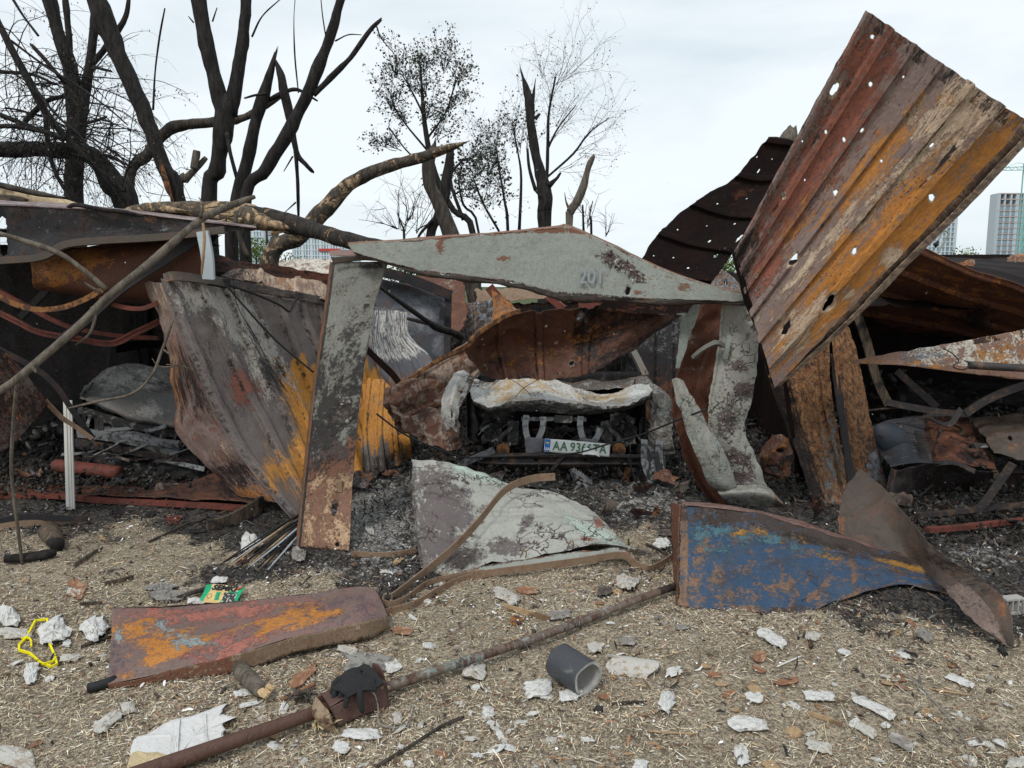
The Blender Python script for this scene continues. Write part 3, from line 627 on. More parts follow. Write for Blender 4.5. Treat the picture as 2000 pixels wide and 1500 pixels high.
# thin burnt branches and drooping twigs at the far left
tK = tree('bare sweeping branches and drooping twigs in front of the leftmost trunks', [
    ('trunk', [(252, 400, 8.8, 4), (240, 372, 8.8, 5), (196, 336, 8.8, 6), (133, 273, 8.8, 8), (91, 222, 8.8, 9), (60, 165, 8.8, 9), (22, 95, 8.8, 8), (-20, 10, 8.8, 8)], 0),
    ('branch', [(62, 165, 8.8, 4), (110, 225, 8.7, 3), (160, 270, 8.7, 3), (200, 330, 8.7, 2)], 0),
    ('branch', [(128, 165, 8.9, 4.5), (100, 130, 8.8, 4.5), (62, 88, 8.8, 4.5)], .03),
    ('branch', [(75, 70, 9, 3), (45, 30, 9, 3), (20, -10, 9, 3)], 0),
    ('branch', [(22, 80, 8.9, 3), (90, 130, 8.8, 3), (155, 170, 8.8, 2.5), (210, 210, 8.7, 2), (250, 245, 8.7, 1.2)], 0),
    ('branch', [(-20, 215, 8.6, 6), (40, 240, 8.6, 6), (100, 262, 8.6, 5), (125, 275, 8.6, 4)], 0),
    ('branch', [(-20, 246, 8.5, 5), (40, 248, 8.5, 5), (100, 262, 8.5, 4), (120, 270, 8.5, 3)], 0),
    ('branch', [(40, 250, 9.1, 6), (60, 225, 9.1, 7), (90, 198, 9.1, 6), (125, 188, 9.1, 5)], 0),
    ('branch', [(90, 225, 8.7, 6), (95, 290, 8.7, 5), (110, 340, 8.7, 5), (135, 385, 8.7, 4), (142, 405, 8.7, 3)], 0),
    ('branch', [(-20, 140, 8.9, 4), (60, 145, 8.9, 4), (108, 165, 8.9, 3)], 0)])
mb = MB(); lv = []
for k in range(100):
    s = random.choice([(30, 120), (60, 165), (100, 230), (40, 245), (130, 270), (90, 290), (10, 210), (180, 320), (20, 60), (70, 140), (110, 340), (220, 240), (210, 290), (10, 290), (60, 290), (250, 330)])
    p = P(s[0], s[1], 8.8 + g.uniform(-.3, .5)); grow(mb, p, np.array((g.uniform(-.8, .9), g.uniform(-.4, .4), g.uniform(-.5, .7))), g.uniform(.5, 1.15), .0075, 2, g, -.2, lv, .2, 3, 2)
o = mb.build('twig', BARK, tK); o['kind'] = 'stuff'; leafmesh('leaf', lv, .035, LF, LEAFM, tK, 4, .2, .9)
# centre: snags and scorched saplings
tree('curved grey snag with a split tip, left of the big leafy sapling', [('trunk', [(930, 590, 11, 19), (888, 480, 11, 18), (862, 410, 11, 17), (841, 365, 11, 15), (838, 320, 11, 14), (846, 292, 11, 9), (850, 277, 11, 3)], .12)], BARK2)
tree('dark split snag crossing behind the curved grey one', [('trunk', [(838, 490, 11.6, 9), (858, 420, 11.6, 11), (868, 380, 11.6, 12), (876, 330, 11.6, 11), (880, 296, 11.6, 8)], .15), ('limb', [(845, 430, 11.5, 5), (822, 455, 11.5, 4), (815, 470, 11.5, 3)], 0)])
tJ = tree('arching peeled trunk bowed over towards the snags, bark flaking off', [('trunk', [(524, 520, 8.6, 20), (590, 458, 8.6, 20), (645, 398, 8.6, 18), (690, 355, 8.6, 16), (750, 328, 8.6, 14), (820, 308, 8.6, 13), (868, 292, 8.6, 10), (905, 280, 8.6, 3)], .1)], PEEL)
for k, (pts) in enumerate([[(640, 392, 8.5, 3), (665, 368, 8.5, 9), (690, 348, 8.5, 3)], [(740, 328, 8.49, 2), (770, 319, 8.49, 6), (800, 308, 8.49, 2)], [(655, 395, 8.48, 2), (680, 372, 8.48, 5), (705, 352, 8.48, 2)], [(845, 298, 8.52, 3), (868, 290, 8.52, 8), (898, 281, 8.52, 2)]]):
    if k == 3: limb('bare_wood_patch', pts, PEELT, tJ, 9, .06, .5, k)
S3 = tree('tall dark snag with a splintered spike on top, behind the pale gate lintel', [
    ('trunk', [(1064, 448, 13, 17), (1064, 410, 13, 17), (1062, 372, 13, 17), (1056, 340, 13, 12), (1045, 300, 13, 11), (1037, 245, 13, 10), (1034, 205, 13, 11), (1028, 175, 13, 7), (1020, 147, 13, 2)], .25),
    ('limb', [(1038, 204, 13, 5), (1042, 185, 13, 3.5), (1045, 162, 13, 1)], .1), ('limb', [(1045, 232, 13, 6), (1055, 222, 13, 2)], 0),
    ('limb', [(1072, 362, 12.9, 7), (1086, 350, 12.9, 4), (1094, 339, 12.9, 3)], .03), ('limb', [(1060, 385, 12.9, 5), (1045, 372, 12.9, 2)], 0)])
tree('grey forked snag just right of the tall splintered one', [
    ('trunk', [(1112, 450, 12.5, 8), (1114, 415, 12.5, 9), (1128, 392, 12.5, 9), (1140, 360, 12.5, 8), (1150, 325, 12.5, 7), (1158, 308, 12.5, 5)], .06),
    ('limb', [(1113, 412, 12.5, 5), (1106, 395, 12.5, 3), (1103, 378, 12.5, 1)], .05)], BARK3)
def sapling(label, stems, n, L0, r0, Y, leaf=0, lsize=.12, spots=(), dmax=2, seed=1, nb=4, cols=None):
    g = np.random.default_rng(seed); t = thing('scorched_sapling', label, 'tree', base_at(stems[0][0]))
    for k, st in enumerate(stems): limb('trunk' if k == 0 else 'stem', ([down(st[0])] if k == 0 else []) + list(st), BARK, t, 6, 0, .04, k, 4)
    mb = MB(); lv = []
    for k in range(n):
        s = spots[k % len(spots)]; p = P(s[0] + g.uniform(-6, 6), s[1] + g.uniform(-6, 6), Y)
        grow(mb, p, np.array((s[2] + g.uniform(-.5, .5), g.uniform(-.6, .6), s[3] + g.uniform(-.4, .4))), L0 * g.uniform(.6, 1.2), r0, dmax, g, .02, lv, .2, nb, leaf)
    o = mb.build('twig', BARK, t); o['kind'] = 'stuff'
    if leaf: leafmesh('leaf', lv, lsize, cols, LEAFM, t, seed, .42, .3)
    return t
LF2 = np.array([(.09, .10, .07), (.06, .065, .05), (.13, .13, .10), (.05, .05, .04)])
sapling('leafy sapling with withered dark leaves standing above the arching trunk', [[(925, 462, 14, 8), (885, 410, 14, 7), (850, 340, 14, 7), (832, 260, 14, 6), (825, 190, 14, 4), (822, 140, 14, 2)],
    [(905, 430, 14, 5), (880, 350, 14, 4), (905, 310, 14, 3)], [(840, 300, 14, 3), (790, 240, 14, 2), (765, 200, 14, 2)], [(835, 270, 14, 3), (870, 220, 14, 2), (890, 160, 14, 2)], [(845, 330, 14, 3), (800, 300, 14, 2), (760, 250, 14, 2)], [(830, 230, 14, 3), (800, 170, 14, 2), (780, 140, 14, 1)]],
    130, .52, .007, 14, 4, .046, [(825, 240, .2, 1), (830, 190, -.4, 1), (822, 150, .3, 1), (790, 240, -.5, .8), (765, 210, -.2, 1), (870, 220, .6, .8), (890, 165, .2, 1), (780, 290, -.7, .4), (800, 170, -.3, 1), (905, 315, .8, .4), (890, 340, .7, -.1), (870, 140, .3, .8), (850, 270, .5, .8), (905, 380, .5, .1), (775, 150, -.1, 1)], 2, 3, 3, LF2)
LB = np.array([(.05, .05, .045), (.09, .09, .08)])
sapling('slender bare tree with fine pale twigs behind the tall snag', [[(1060, 440, 17, 4), (1068, 345, 17, 4), (1070, 280, 17, 4), (1072, 220, 17, 3), (1085, 150, 17, 2)], [(1070, 345, 17, 3), (1120, 300, 17, 3), (1150, 260, 17, 2), (1190, 230, 17, 1)], [(1070, 290, 17, 3), (1090, 250, 17, 2), (1125, 205, 17, 1)]],
    38, .95, .006, 17, 1, .035, [(1070, 280, .3, 1), (1072, 230, -.1, 1), (1082, 165, .3, 1), (1125, 297, .8, .4), (1150, 262, .9, .6), (1090, 250, .6, .9), (1075, 200, .5, 1), (1110, 150, .8, .5), (1095, 330, .7, .3), (1060, 150, 0, 1)], 2, 4, 4, LB)
sapling('thin bare sapling left of the tall snag', [[(992, 455, 16, 4), (985, 390, 16, 3), (975, 330, 16, 2), (968, 280, 16, 1.5)], [(1014, 455, 16, 4), (1018, 350, 16, 3), (1012, 300, 16, 2), (1003, 255, 16, 1.5)], [(1046, 372, 16, 5), (1034, 330, 16, 4), (1030, 290, 16, 3)]],
    40, .8, .006, 16, 1, .055, [(975, 330, -.2, 1), (968, 290, -.2, 1), (1012, 300, -.2, 1), (1003, 262, 0, 1), (985, 380, -.5, .6), (1030, 290, .1, 1)], 2, 5, 4, LB)
sapling('sparse forked sapling with curled leaves right of the leafy one', [[(935, 455, 15, 3), (905, 400, 15, 3), (895, 350, 15, 2)], [(975, 452, 15, 3), (945, 400, 15, 3), (925, 350, 15, 2)]], 30, .75, .007, 15, 3, .065, [(925, 350, .2, .8), (895, 350, -.2, .6), (945, 400, .6, .4), (905, 390, 0, .3), (950, 345, .3, .6)], 2, 6, 3, LF2)
sapling('low bare bush behind the left end of the pale lintel', [[(790, 480, 12, 3), (785, 440, 12, 2), (775, 415, 12, 1)]], 20, .6, .008, 12, 0, .1, [(790, 455, .3, .8), (775, 450, -.6, .6), (815, 455, .5, .7), (800, 430, .2, 1)], 2, 7, 3)
sapling('low bare twigs right of the grey forked snag', [[(1155, 460, 13, 3), (1152, 420, 13, 2), (1158, 392, 13, 1)], [(1140, 455, 13, 3), (1138, 400, 13, 2)]], 12, .5, .007, 13, 0, .1, [(1150, 440, .2, 1), (1180, 460, .3, 1), (1140, 420, -.2, 1)], 1, 8, 3)
GRN = np.array([(.10, .17, .035), (.07, .12, .03), (.16, .22, .06), (.05, .08, .025)])
for k, (lab, cx, cy, Y, s, n) in enumerate([('pale green bush below the white hotel', 500, 490, 60, 1.3, 1400), ('green bush seen under the left end of the lintel', 815, 530, 16, .5, 1800), ('green tree glimpsed between the black strip and the big sheet', 1416, 520, 40, .95, 1500), ('green shrub top showing above the burnt roofs at far right', 1885, 505, 40, .7, 800), ('yellow green bush in the gap left of the grey post', 560, 520, 40, .8, 900)]):
    c = P(cx, cy, Y); t = thing('green_bush', lab, 'bush', (c[0], Y, 0)); MB().tube([(c[0], Y, -.1), (c[0], Y, c[2])], [s * .09, s * .05], 7).build('trunk', BARK2, t)
    gg = np.random.default_rng(k + 20); q = gg.normal(0, 1, (n, 3)); q /= np.linalg.norm(q, axis=1)[:, None]; q *= (gg.random(n) ** .4)[:, None] * s * (1 + .45 * fbm(q, 1.4, 2, k))[:, None]
    leafmesh('leaf', q * (1.25, 1.25, .9) + c, s * .13, GRN, LEAFM, t, k, .4)
# old street lamp far behind
c = P(538, 462, 40); t = thing('street_lamp', 'dark bell shaped street lamp hanging beside the fallen trunk', 'street lamp', (c[0] - .45, 40, 0))
MB().tube([(c[0] - .45, 40, 0), (c[0] - .45, 40, c[2] + .9), (c[0] - .2, 40, c[2] + 1.25), (c[0], 40, c[2] + .9), (c[0], 40, c[2] + .3)], .06, 6, sub=3).build('pole', STEEL_D, t)
MB().tube([(c[0], 40, c[2] + .4), (c[0], 40, c[2] + .1), (c[0], 40, c[2] - .15), (c[0], 40, c[2] - .2)], [.07, .12, .3, .02], 12).build('lamp_shade', STEEL_D, t)
# ---------------------------------------------------------------- lumps, plates
import bmesh
_b = bmesh.new(); bmesh.ops.create_icosphere(_b, subdivisions=1, radius=1); _b.verts.ensure_lookup_table()
ICO = np.array([v.co[:] for v in _b.verts]); ICF = np.array([[v.index for v in f.verts] for f in _b.faces]); _b.free()
_b = bmesh.new(); bmesh.ops.create_icosphere(_b, subdivisions=2, radius=1)
ICO2 = np.array([v.co[:] for v in _b.verts]); ICF2 = np.array([[v.index for v in f.verts] for f in _b.faces]); _b.free()
def rotm(g, n):
    q = g.normal(0, 1, (n, 4)); q /= np.linalg.norm(q, axis=1)[:, None]; w, x, y, z = q.T
    return np.stack([1 - 2 * (y * y + z * z), 2 * (x * y - z * w), 2 * (x * z + y * w), 2 * (x * y + z * w), 1 - 2 * (x * x + z * z), 2 * (y * z - x * w), 2 * (x * z - y * w), 2 * (y * z + x * w), 1 - 2 * (x * x + y * y)], -1).reshape(n, 3, 3)
def rubble(name, boxes, n, size, cols, seed=0, flat=.4, lift=0, mat=None, kindt=True, pile=0):
    g = np.random.default_rng(seed); P_ = []
    for k in range(n):
        x0, x1, y0, y1, h = boxes[k % len(boxes)]; x = g.uniform(x0, x1); y = g.uniform(y0, y1)
        fx = 1 - abs(2 * (x - x0) / (x1 - x0) - 1) ** 2; P_.append((x, y, h * g.random() * fx + lift))
    P_ = np.array(P_); P_[:, 2] += gz(P_[:, 0], P_[:, 1]); s = g.uniform(*size, (n, 1, 1)) * g.uniform(.35, 1, (n, 1, 3)) ; s[..., 2] *= flat
    B = ICO[None] * (1 + .35 * g.normal(0, 1, (n, len(ICO), 1)).clip(-1.2, 1.2)) * s
    V = np.einsum('nij,nkj->nki', rotm(g, n), B) + P_[:, None]
    Fq = (ICF[None] + (np.arange(n) * len(ICO))[:, None, None]).reshape(-1, 3)
    c = cols[g.integers(0, len(cols), n)] * g.uniform(.6, 1.4, n)[:, None]
    o = mesh_obj(name, V.reshape(-1, 3), Fq, mat or TINT, attr=np.concatenate([c, np.ones((n, 1))], 1).repeat(len(ICO), 0))
    if kindt: o['kind'] = 'stuff'
    return o
DKR = np.array([(.02, .019, .018), (.035, .033, .032), (.06, .055, .05), (.07, .066, .06), (.05, .03, .02), (.10, .096, .09), (.025, .024, .023)])
def bars(t, items, mat, name='bar'):
    for (pts, w, th) in items:
        MB().bar([P(*p) for p in pts], w, th, (0, 0, 1), 6).build(name, mat, t)
def single(name, label, cat_, pts, w, th, mat, L_=False, up=(0, 0, 1), twist=0, group=None, world=False, sub=8):
    o = MB().bar([p if world else PS(*p, .015) for p in pts], w, th, up, sub, twist, L_).build(name, mat); return tag(o, label, cat_, group)
# ---------------------------------------------------------------- garage shells (dark insides)
def slab_thing(name, label, cat_, world_ctrl, mat, ribs=(), **k):
    o = sheet(name, world_ctrl, mat, world=True, ribs=ribs, **k); return tag(o, label, cat_)
RB = [(q, .06, .02) for q in np.linspace(.04, .96, 13)]
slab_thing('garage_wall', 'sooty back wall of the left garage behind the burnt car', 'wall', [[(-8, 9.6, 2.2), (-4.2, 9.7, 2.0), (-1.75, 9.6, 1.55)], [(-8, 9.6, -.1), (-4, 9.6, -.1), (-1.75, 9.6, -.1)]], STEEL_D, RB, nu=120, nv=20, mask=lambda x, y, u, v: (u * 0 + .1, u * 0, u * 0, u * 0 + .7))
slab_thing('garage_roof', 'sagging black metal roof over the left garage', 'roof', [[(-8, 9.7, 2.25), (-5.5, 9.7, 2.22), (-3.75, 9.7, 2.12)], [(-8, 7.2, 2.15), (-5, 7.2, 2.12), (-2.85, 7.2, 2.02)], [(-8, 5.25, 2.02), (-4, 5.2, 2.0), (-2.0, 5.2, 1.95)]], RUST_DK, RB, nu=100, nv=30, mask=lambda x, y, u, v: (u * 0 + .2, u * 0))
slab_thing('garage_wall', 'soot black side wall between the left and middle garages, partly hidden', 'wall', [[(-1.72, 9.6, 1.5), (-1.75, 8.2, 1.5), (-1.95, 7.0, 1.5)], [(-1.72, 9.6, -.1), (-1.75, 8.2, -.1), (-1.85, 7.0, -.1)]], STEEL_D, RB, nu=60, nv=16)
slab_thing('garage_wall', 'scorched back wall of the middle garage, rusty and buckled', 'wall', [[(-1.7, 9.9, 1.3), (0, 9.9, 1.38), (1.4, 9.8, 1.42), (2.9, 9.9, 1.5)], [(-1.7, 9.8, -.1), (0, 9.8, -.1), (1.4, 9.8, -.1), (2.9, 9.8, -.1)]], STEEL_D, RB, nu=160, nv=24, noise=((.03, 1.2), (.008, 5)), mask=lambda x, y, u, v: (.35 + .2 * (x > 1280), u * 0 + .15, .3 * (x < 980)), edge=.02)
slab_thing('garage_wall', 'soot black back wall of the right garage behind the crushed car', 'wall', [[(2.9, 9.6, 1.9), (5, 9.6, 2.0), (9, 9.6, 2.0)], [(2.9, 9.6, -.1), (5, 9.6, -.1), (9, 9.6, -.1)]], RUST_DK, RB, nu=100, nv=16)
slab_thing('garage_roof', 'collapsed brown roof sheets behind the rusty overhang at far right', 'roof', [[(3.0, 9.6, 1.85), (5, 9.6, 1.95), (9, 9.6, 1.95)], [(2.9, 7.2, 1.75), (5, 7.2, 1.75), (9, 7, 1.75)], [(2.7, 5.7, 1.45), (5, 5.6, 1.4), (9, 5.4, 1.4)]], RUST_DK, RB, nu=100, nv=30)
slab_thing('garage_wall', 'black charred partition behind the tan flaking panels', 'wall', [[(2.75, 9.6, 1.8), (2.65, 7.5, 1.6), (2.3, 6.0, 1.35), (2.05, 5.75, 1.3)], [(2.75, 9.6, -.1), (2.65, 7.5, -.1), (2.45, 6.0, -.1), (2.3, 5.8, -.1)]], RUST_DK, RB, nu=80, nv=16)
# pieces of sheet seen above / on the middle back wall
def S(name, label, ctrl, mat, cat_='metal sheet', **k): return tag(sheet(name, ctrl, mat, **k), label, cat_)
S('wall_sheet', 'black sheet flecked with tan ash standing behind the curled rusty sheet, left', [[(898, 594, 9.2), (930, 590, 9.2), (968, 586, 9.2)], [(905, 700, 9.1), (930, 705, 9.1), (968, 700, 9.1)]], TANM, nu=30, nv=30, ribs=[(.8, .05, .03)], mask=lambda x, y, u, v: (.36 * (1 - u), u * 0, .3 + u * 0))
S('wall_sheet', 'dark grey blue panel standing behind the burnt white hood, right side', [[(1238, 600, 8.4), (1290, 600, 8.4), (1345, 598, 8.4)], [(1235, 820, 8.2), (1290, 830, 8.2), (1345, 830, 8.2)]], STEEL_D, nu=40, nv=40, ribs=[(.45, .05, -.03), (.7, .04, .02)], mask=lambda x, y, u, v: (.55 * ss(v, .35, .8), .45 * (1 - ss(v, .2, .6)), .35 * ((u < .4) & (v < .3))))
S('burnt_door', 'dark smoke stained metal door with a frame, behind the white streaked sheet', [[(736, 542, 7.9), (800, 556, 8.0), (874, 582, 8.1)], [(732, 640, 7.8), (800, 640, 7.9), (874, 650, 8.0)], [(730, 740, 7.7), (800, 735, 7.8), (874, 740, 7.9)]], metal('smoky_door', (.085, .09, .10), [(.20, .08, .04), (.27, .28, .30), None, (.02, .02, .022)], pits=.1, rough=.4, met=.4, sc=3, w=1.0, sharp=1.6), nu=60, nv=60, holes=[(.5, .3, .02), (.2, .12, .018), (.42, .5, .016)], mask=lambda x, y, u, v: (u * 0, mxx(blob(x, y, 820, 610, 40, 30), blob(x, y, 860, 680, 12, 20)) * .8, u * 0, blob(x, y, 760, 560, 60, 14) * .9))
d_ = bpy.data.objects['burnt_door']
MB().bar([P(740, 530, 7.75), P(800, 545, 7.85), P(880, 577, 7.95)], .10, .12, (0, 0, 1), 3).build('door_frame', STEEL_D, d_)
MB().bar([P(876, 575, 7.95), P(874, 660, 7.9), P(873, 740, 7.8)], .05, .07, (0, 1, 0), 3).build('door_frame', STEEL_D, d_)
MB().bar([P(866, 600, 7.8), P(862, 625, 7.8)], .06, .05, (0, 1, 0), 1).build('lock', STEEL_D, d_)
S('red_brown_sheet', 'red brown roof sheet slumped behind the dark door, right of its top corner', [[(790, 538, 9.4), (840, 540, 9.4), (905, 548, 9.4)], [(800, 565, 9.2), (860, 600, 9.0), (912, 600, 9.1)], [(860, 650, 8.7), (880, 660, 8.7), (905, 640, 8.8)]], RUST_R, nu=40, nv=40, edge=.03, noise=((.03, 2), (.01, 7)), mask=lambda x, y, u, v: (u * 0 + .2, blob(x, y, 870, 560, 20, 20) * .5))
S('crumpled_roof_felt', 'pale tan crumpled roofing lying on top of the middle back wall', [[(930, 572, 9.95), (1000, 560, 10), (1090, 568, 10), (1180, 575, 10), (1290, 580, 10)], [(930, 590, 9.7), (1000, 588, 9.7), (1090, 585, 9.7), (1180, 590, 9.7), (1290, 596, 9.7)]], TRUST, nu=60, nv=16, noise=((.06, 2.2), (.02, 8)), edge=.03)
tag(rubble('charred_lump', [(-1.6, 1.6, 9.9, 12, .9), (-4.4, -1.9, 9.8, 12, 1.1), (2.8, 6, 9.8, 12, 1.4)], 900, (.08, .3), np.concatenate([DKR, np.array([(.12, .10, .07), (.10, .05, .035)])]), 8))
# left middle: burnt folded pieces right of the fascia
S('brown_sheet', 'dark brown folded sheet behind the top of the scorched ribbed sheet, topmost', [[(405, 484, 6.6), (470, 510, 6.8), (560, 522, 7.0), (650, 538, 7.2)], [(400, 520, 6.3), (470, 530, 6.5), (560, 548, 6.8), (650, 575, 7.0)]], RUST_DK, nu=60, nv=24, noise=((.04, 2), (.01, 8)), edge=.02, mask=lambda x, y, u, v: (.45 + .2 * u, .2 * u))
S('pinkish_sheet', 'pinkish tan bent sheet lying just above the lipped edge of the ribbed sheet', [[(455, 528, 6.1), (500, 527, 6.1), (545, 540, 6.2), (600, 545, 6.3), (650, 560, 6.4)], [(430, 540, 5.8), (500, 552, 5.9), (545, 565, 6.0), (600, 578, 6.1), (660, 596, 6.2)]], RUST_B, nu=60, nv=20, ribs=[(.3, .04, .02), (.66, .04, .02)], noise=((.02, 3),), edge=.012, mask=lambda x, y, u, v: (blob(x, y, 560, 550, 30, 20) * .6, .4 + u * 0, .55 + u * 0, .6 * (1 - ss(u, .1, .4))))
S('pink_roof_strip', 'pale pink weathered roof strip showing left of the pale gate post', [[(545, 512, 8), (600, 506, 8), (690, 508, 8)], [(545, 530, 7.8), (600, 532, 7.8), (690, 545, 7.8)]], LINT, nu=30, nv=12, mask=lambda x, y, u, v: (.7 + u * 0, u * 0))
# ---------------------------------------------------------------- left garage front
def zpath(*p): return [P(*q) for q in p]
t = thing('garage_fascia', 'sooty dark gable beam across the front of the left garage, with a light top edge', 'garage beam', P(240, 500, 5.0))
sheet('beam_face', [[(-60, 396, 4.95), (60, 402, 4.98), (200, 410, 5.0), (340, 425, 5.0), (470, 440, 5.0)], [(-60, 460, 4.97), (60, 455, 5.0), (200, 448, 5.02), (340, 445, 5.0), (470, 446, 5.0)], [(-60, 512, 4.95), (60, 505, 4.97), (150, 480, 5.0), (300, 465, 5.0), (470, 450, 5.0)]], STEEL_D, 90, 30, t, noise=((.008, 3), (.003, 12)), holes=[(.137, .38, .020, 3.4), (.137, .62, .019, 3.4), (.137, .82, .016, 3.0)], mask=lambda x, y, u, v: (blob(x, y, 300, 430, 60, 8) * .3, .08 + .12 * u, u * 0, .3 + 0 * u))
sheet('beam_top', [[(-60, 398, 4.94), (60, 403, 4.97), (200, 411, 4.99), (340, 426, 4.99), (500, 444, 4.98)], [(-60, 388, 5.25), (60, 394, 5.25), (200, 404, 5.25), (340, 420, 5.25), (500, 441, 5.2)]], metal('pinkish_grey_top', (.26, .22, .22), [(.15, .08, .07)], pits=.2), 60, 8, t, noise=((.004, 5),), mask=lambda x, y, u, v: (.4 + 0 * u,))
MB().bar([P(-60, 513, 4.93), P(20, 508, 4.93), P(85, 501, 4.93), P(130, 478, 4.95), P(200, 470, 4.95), P(320, 463, 4.96), P(440, 449, 4.98)], .045, .06, (0, 0, 1), 8).build('beam_lip', BACKM, t)
S('orange_red_sheet', 'sagging sheet under the sooty beam, orange at its left end and red at the right', [[(58, 508, 5.3), (150, 486, 5.35), (250, 471, 5.35), (390, 452, 5.35)], [(62, 535, 5.22), (150, 520, 5.22), (250, 505, 5.22), (392, 480, 5.25)], [(66, 560, 5.3), (150, 566, 5.25), (250, 580, 5.25), (392, 560, 5.3)], [(80, 566, 5.6), (150, 576, 5.6), (250, 592, 5.6), (392, 600, 5.6)]], RUST_R, nu=80, nv=50, noise=((.006, 3),), mask=lambda x, y, u, v: (mxx(blob(x, y, 110, 525, 60, 35), blob(x, y, 170, 505, 50, 20)) * .85, blob(x, y, 300, 500, 90, 25, -8) * .0, blob(x, y, 300, 474, 130, 5, -8) * .5, .8 * ss(v, .55, 1) * ss(u, .3, .7)))
single('angle_bar', 'dark flat bar running diagonally behind the grey branch at the left garage', 'metal bar', [(398, 456, 5.1), (320, 508, 5.1), (240, 560, 5.1), (165, 628, 5.15), (120, 665, 5.2)], .07, .02, STEEL_D)
single('grey_prop', 'small light grey upright piece under the right end of the sooty beam', 'metal post', [(396, 452, 4.93), (405, 500, 4.93), (408, 545, 4.95)], .075, .03, GREYP, up=(1, 0, 0))
single('curved_strap', 'orange rusty strap sagging across the dark left garage opening', 'metal bar', [(-40, 555, 5.0), (20, 590, 5.0), (70, 604, 5.0), (120, 601, 5.0), (165, 585, 5.0), (205, 562, 5.02)], .035, .01, ORUST)
single('red_angle_bar', 'dull red angle bar with a kink, lowest of the bars in the left garage opening', 'metal bar', [(-40, 590, 5.3), (35, 628, 5.3), (82, 650, 5.3), (150, 662, 5.3), (222, 672, 5.3), (270, 650, 5.32), (335, 618, 5.4)], .03, .045, RRUST, L_=True)
single('red_angle_bar', 'red bar crossing down from the left edge behind the orange strap', 'metal bar', [(-40, 545, 5.45), (40, 590, 5.45), (130, 635, 5.5), (230, 655, 5.5), (310, 660, 5.5)], .03, .03, RRUST, L_=True)
single('red_angle_bar', 'upper red bar curving below the sagging orange and red sheet', 'metal bar', [(195, 583, 5.15), (230, 597, 5.15), (270, 603, 5.15), (300, 595, 5.15), (330, 575, 5.2)], .03, .02, RRUST)
single('pipe_brace', 'grey strut hanging behind the orange strap in the left garage', 'metal bar', [(92, 566, 5.9), (60, 600, 5.9), (40, 620, 5.9)], .05, .03, STEEL_D)
for k, (lab, pts, w) in enumerate([('bent brown flat bar curving down beside the burnt car at left, upper one', [(-30, 665, 4.9), (10, 688, 4.9), (70, 720, 4.9), (110, 755, 4.95), (140, 800, 5.0), (165, 835, 5.05), (182, 856, 5.1)], .035), ('orange edged flat bar beside the white trim, lower one', [(88, 782, 4.9), (120, 815, 4.9), (150, 835, 4.95), (180, 857, 5.0)], .03)]):
    single('bent_flat_bar', lab, 'metal bar', pts, w, .012, TRUST if k else STEEL_D)
S('brown_diamond_sheet', 'brown speckled sheet hanging like a diamond at the left edge', [[(-40, 650, 4.75), (10, 688, 4.75), (55, 735, 4.75), (96, 788, 4.75)], [(-60, 780, 4.7), (-20, 800, 4.7), (20, 830, 4.7), (45, 850, 4.7)], [(-80, 870, 4.65), (-50, 885, 4.65), (-20, 890, 4.65), (8, 882, 4.65)]], RUST_DK, nu=50, nv=50, mask=lambda x, y, u, v: (.38 + 0 * u, .22 * (v < .4) + 0 * u, .5 + 0 * u, 0 * u))
# threshold rail and floor of the left garage
t = thing('threshold_rail', 'dark red steel threshold lying across the left garage entrance', 'metal beam', G(200, 985))
MB().bar([G(-60, 978, .03), G(100, 975, .03), G(200, 985, .03), G(350, 990, .03), G(515, 1003, .03)], .03, .06, (0, 0, 1), 8).build('rail', RRUST, t)
sheet('rail_plate', [[tuple(G(-60, 955, .05)), tuple(G(200, 960, .05)), tuple(G(330, 965, .06)), tuple(G(430, 938, .08)), tuple(G(500, 960, .06))], [tuple(G(-60, 976, .06)), tuple(G(200, 983, .06)), tuple(G(330, 988, .06)), tuple(G(430, 994, .06)), tuple(G(515, 1001, .06))]], RUST_R, 60, 14, t, world=True, noise=((.012, 4),), edge=.02, mask=lambda x, y, u, v: (u * 0, u * 0, .3 + 0 * u, .4 + 0 * u))
g = np.random.default_rng(9)
rubble('charred_rubble', [(-5, -1.9, 5.4, 9, .14), (-4.4, -2.2, 5.3, 6.2, .08), (-.6, 2.0, 5.6, 7.5, .18), (1.2, 2.4, 5.3, 9, .25), (2.3, 5.5, 5.0, 9, .25), (-1.5, 0, 5.6, 9, .16), (2.3, 4.4, 4.4, 5.6, .08)], 14000, (.006, .034), DKR * .85, 5, .25)
rubble('charred_debris', [(-5, -1.9, 6, 9.4, .45), (2.4, 6, 6.2, 9.4, .6), (-1.5, 1.6, 7.5, 9.6, .5)], 3600, (.025, .07), DKR, 6, .16)
tag(MB().tube([G(112, 930, .09), G(170, 938, .09), G(235, 945, .09)], [.055, .058, .055], 12, sub=4).build('gas_cylinder', RRUST, smooth=True), 'small red brown burnt gas cylinder lying in the left garage entrance', 'gas cylinder')
t = thing('white_trim', 'white grooved plastic trim strip standing upright in front of the left garage', 'trim strip', G(138, 995))
for dx, w in ((-.022, .022), (0.004, .018), (.024, .012)):
    a, b = P(127 + (dx + .022) * 260, 782, 5.35), G(133 + (dx + .022) * 250, 996)
    MB().bar([a, b], .012, w, (0, 1, 0), 4).build('flute', WHITEP, t)
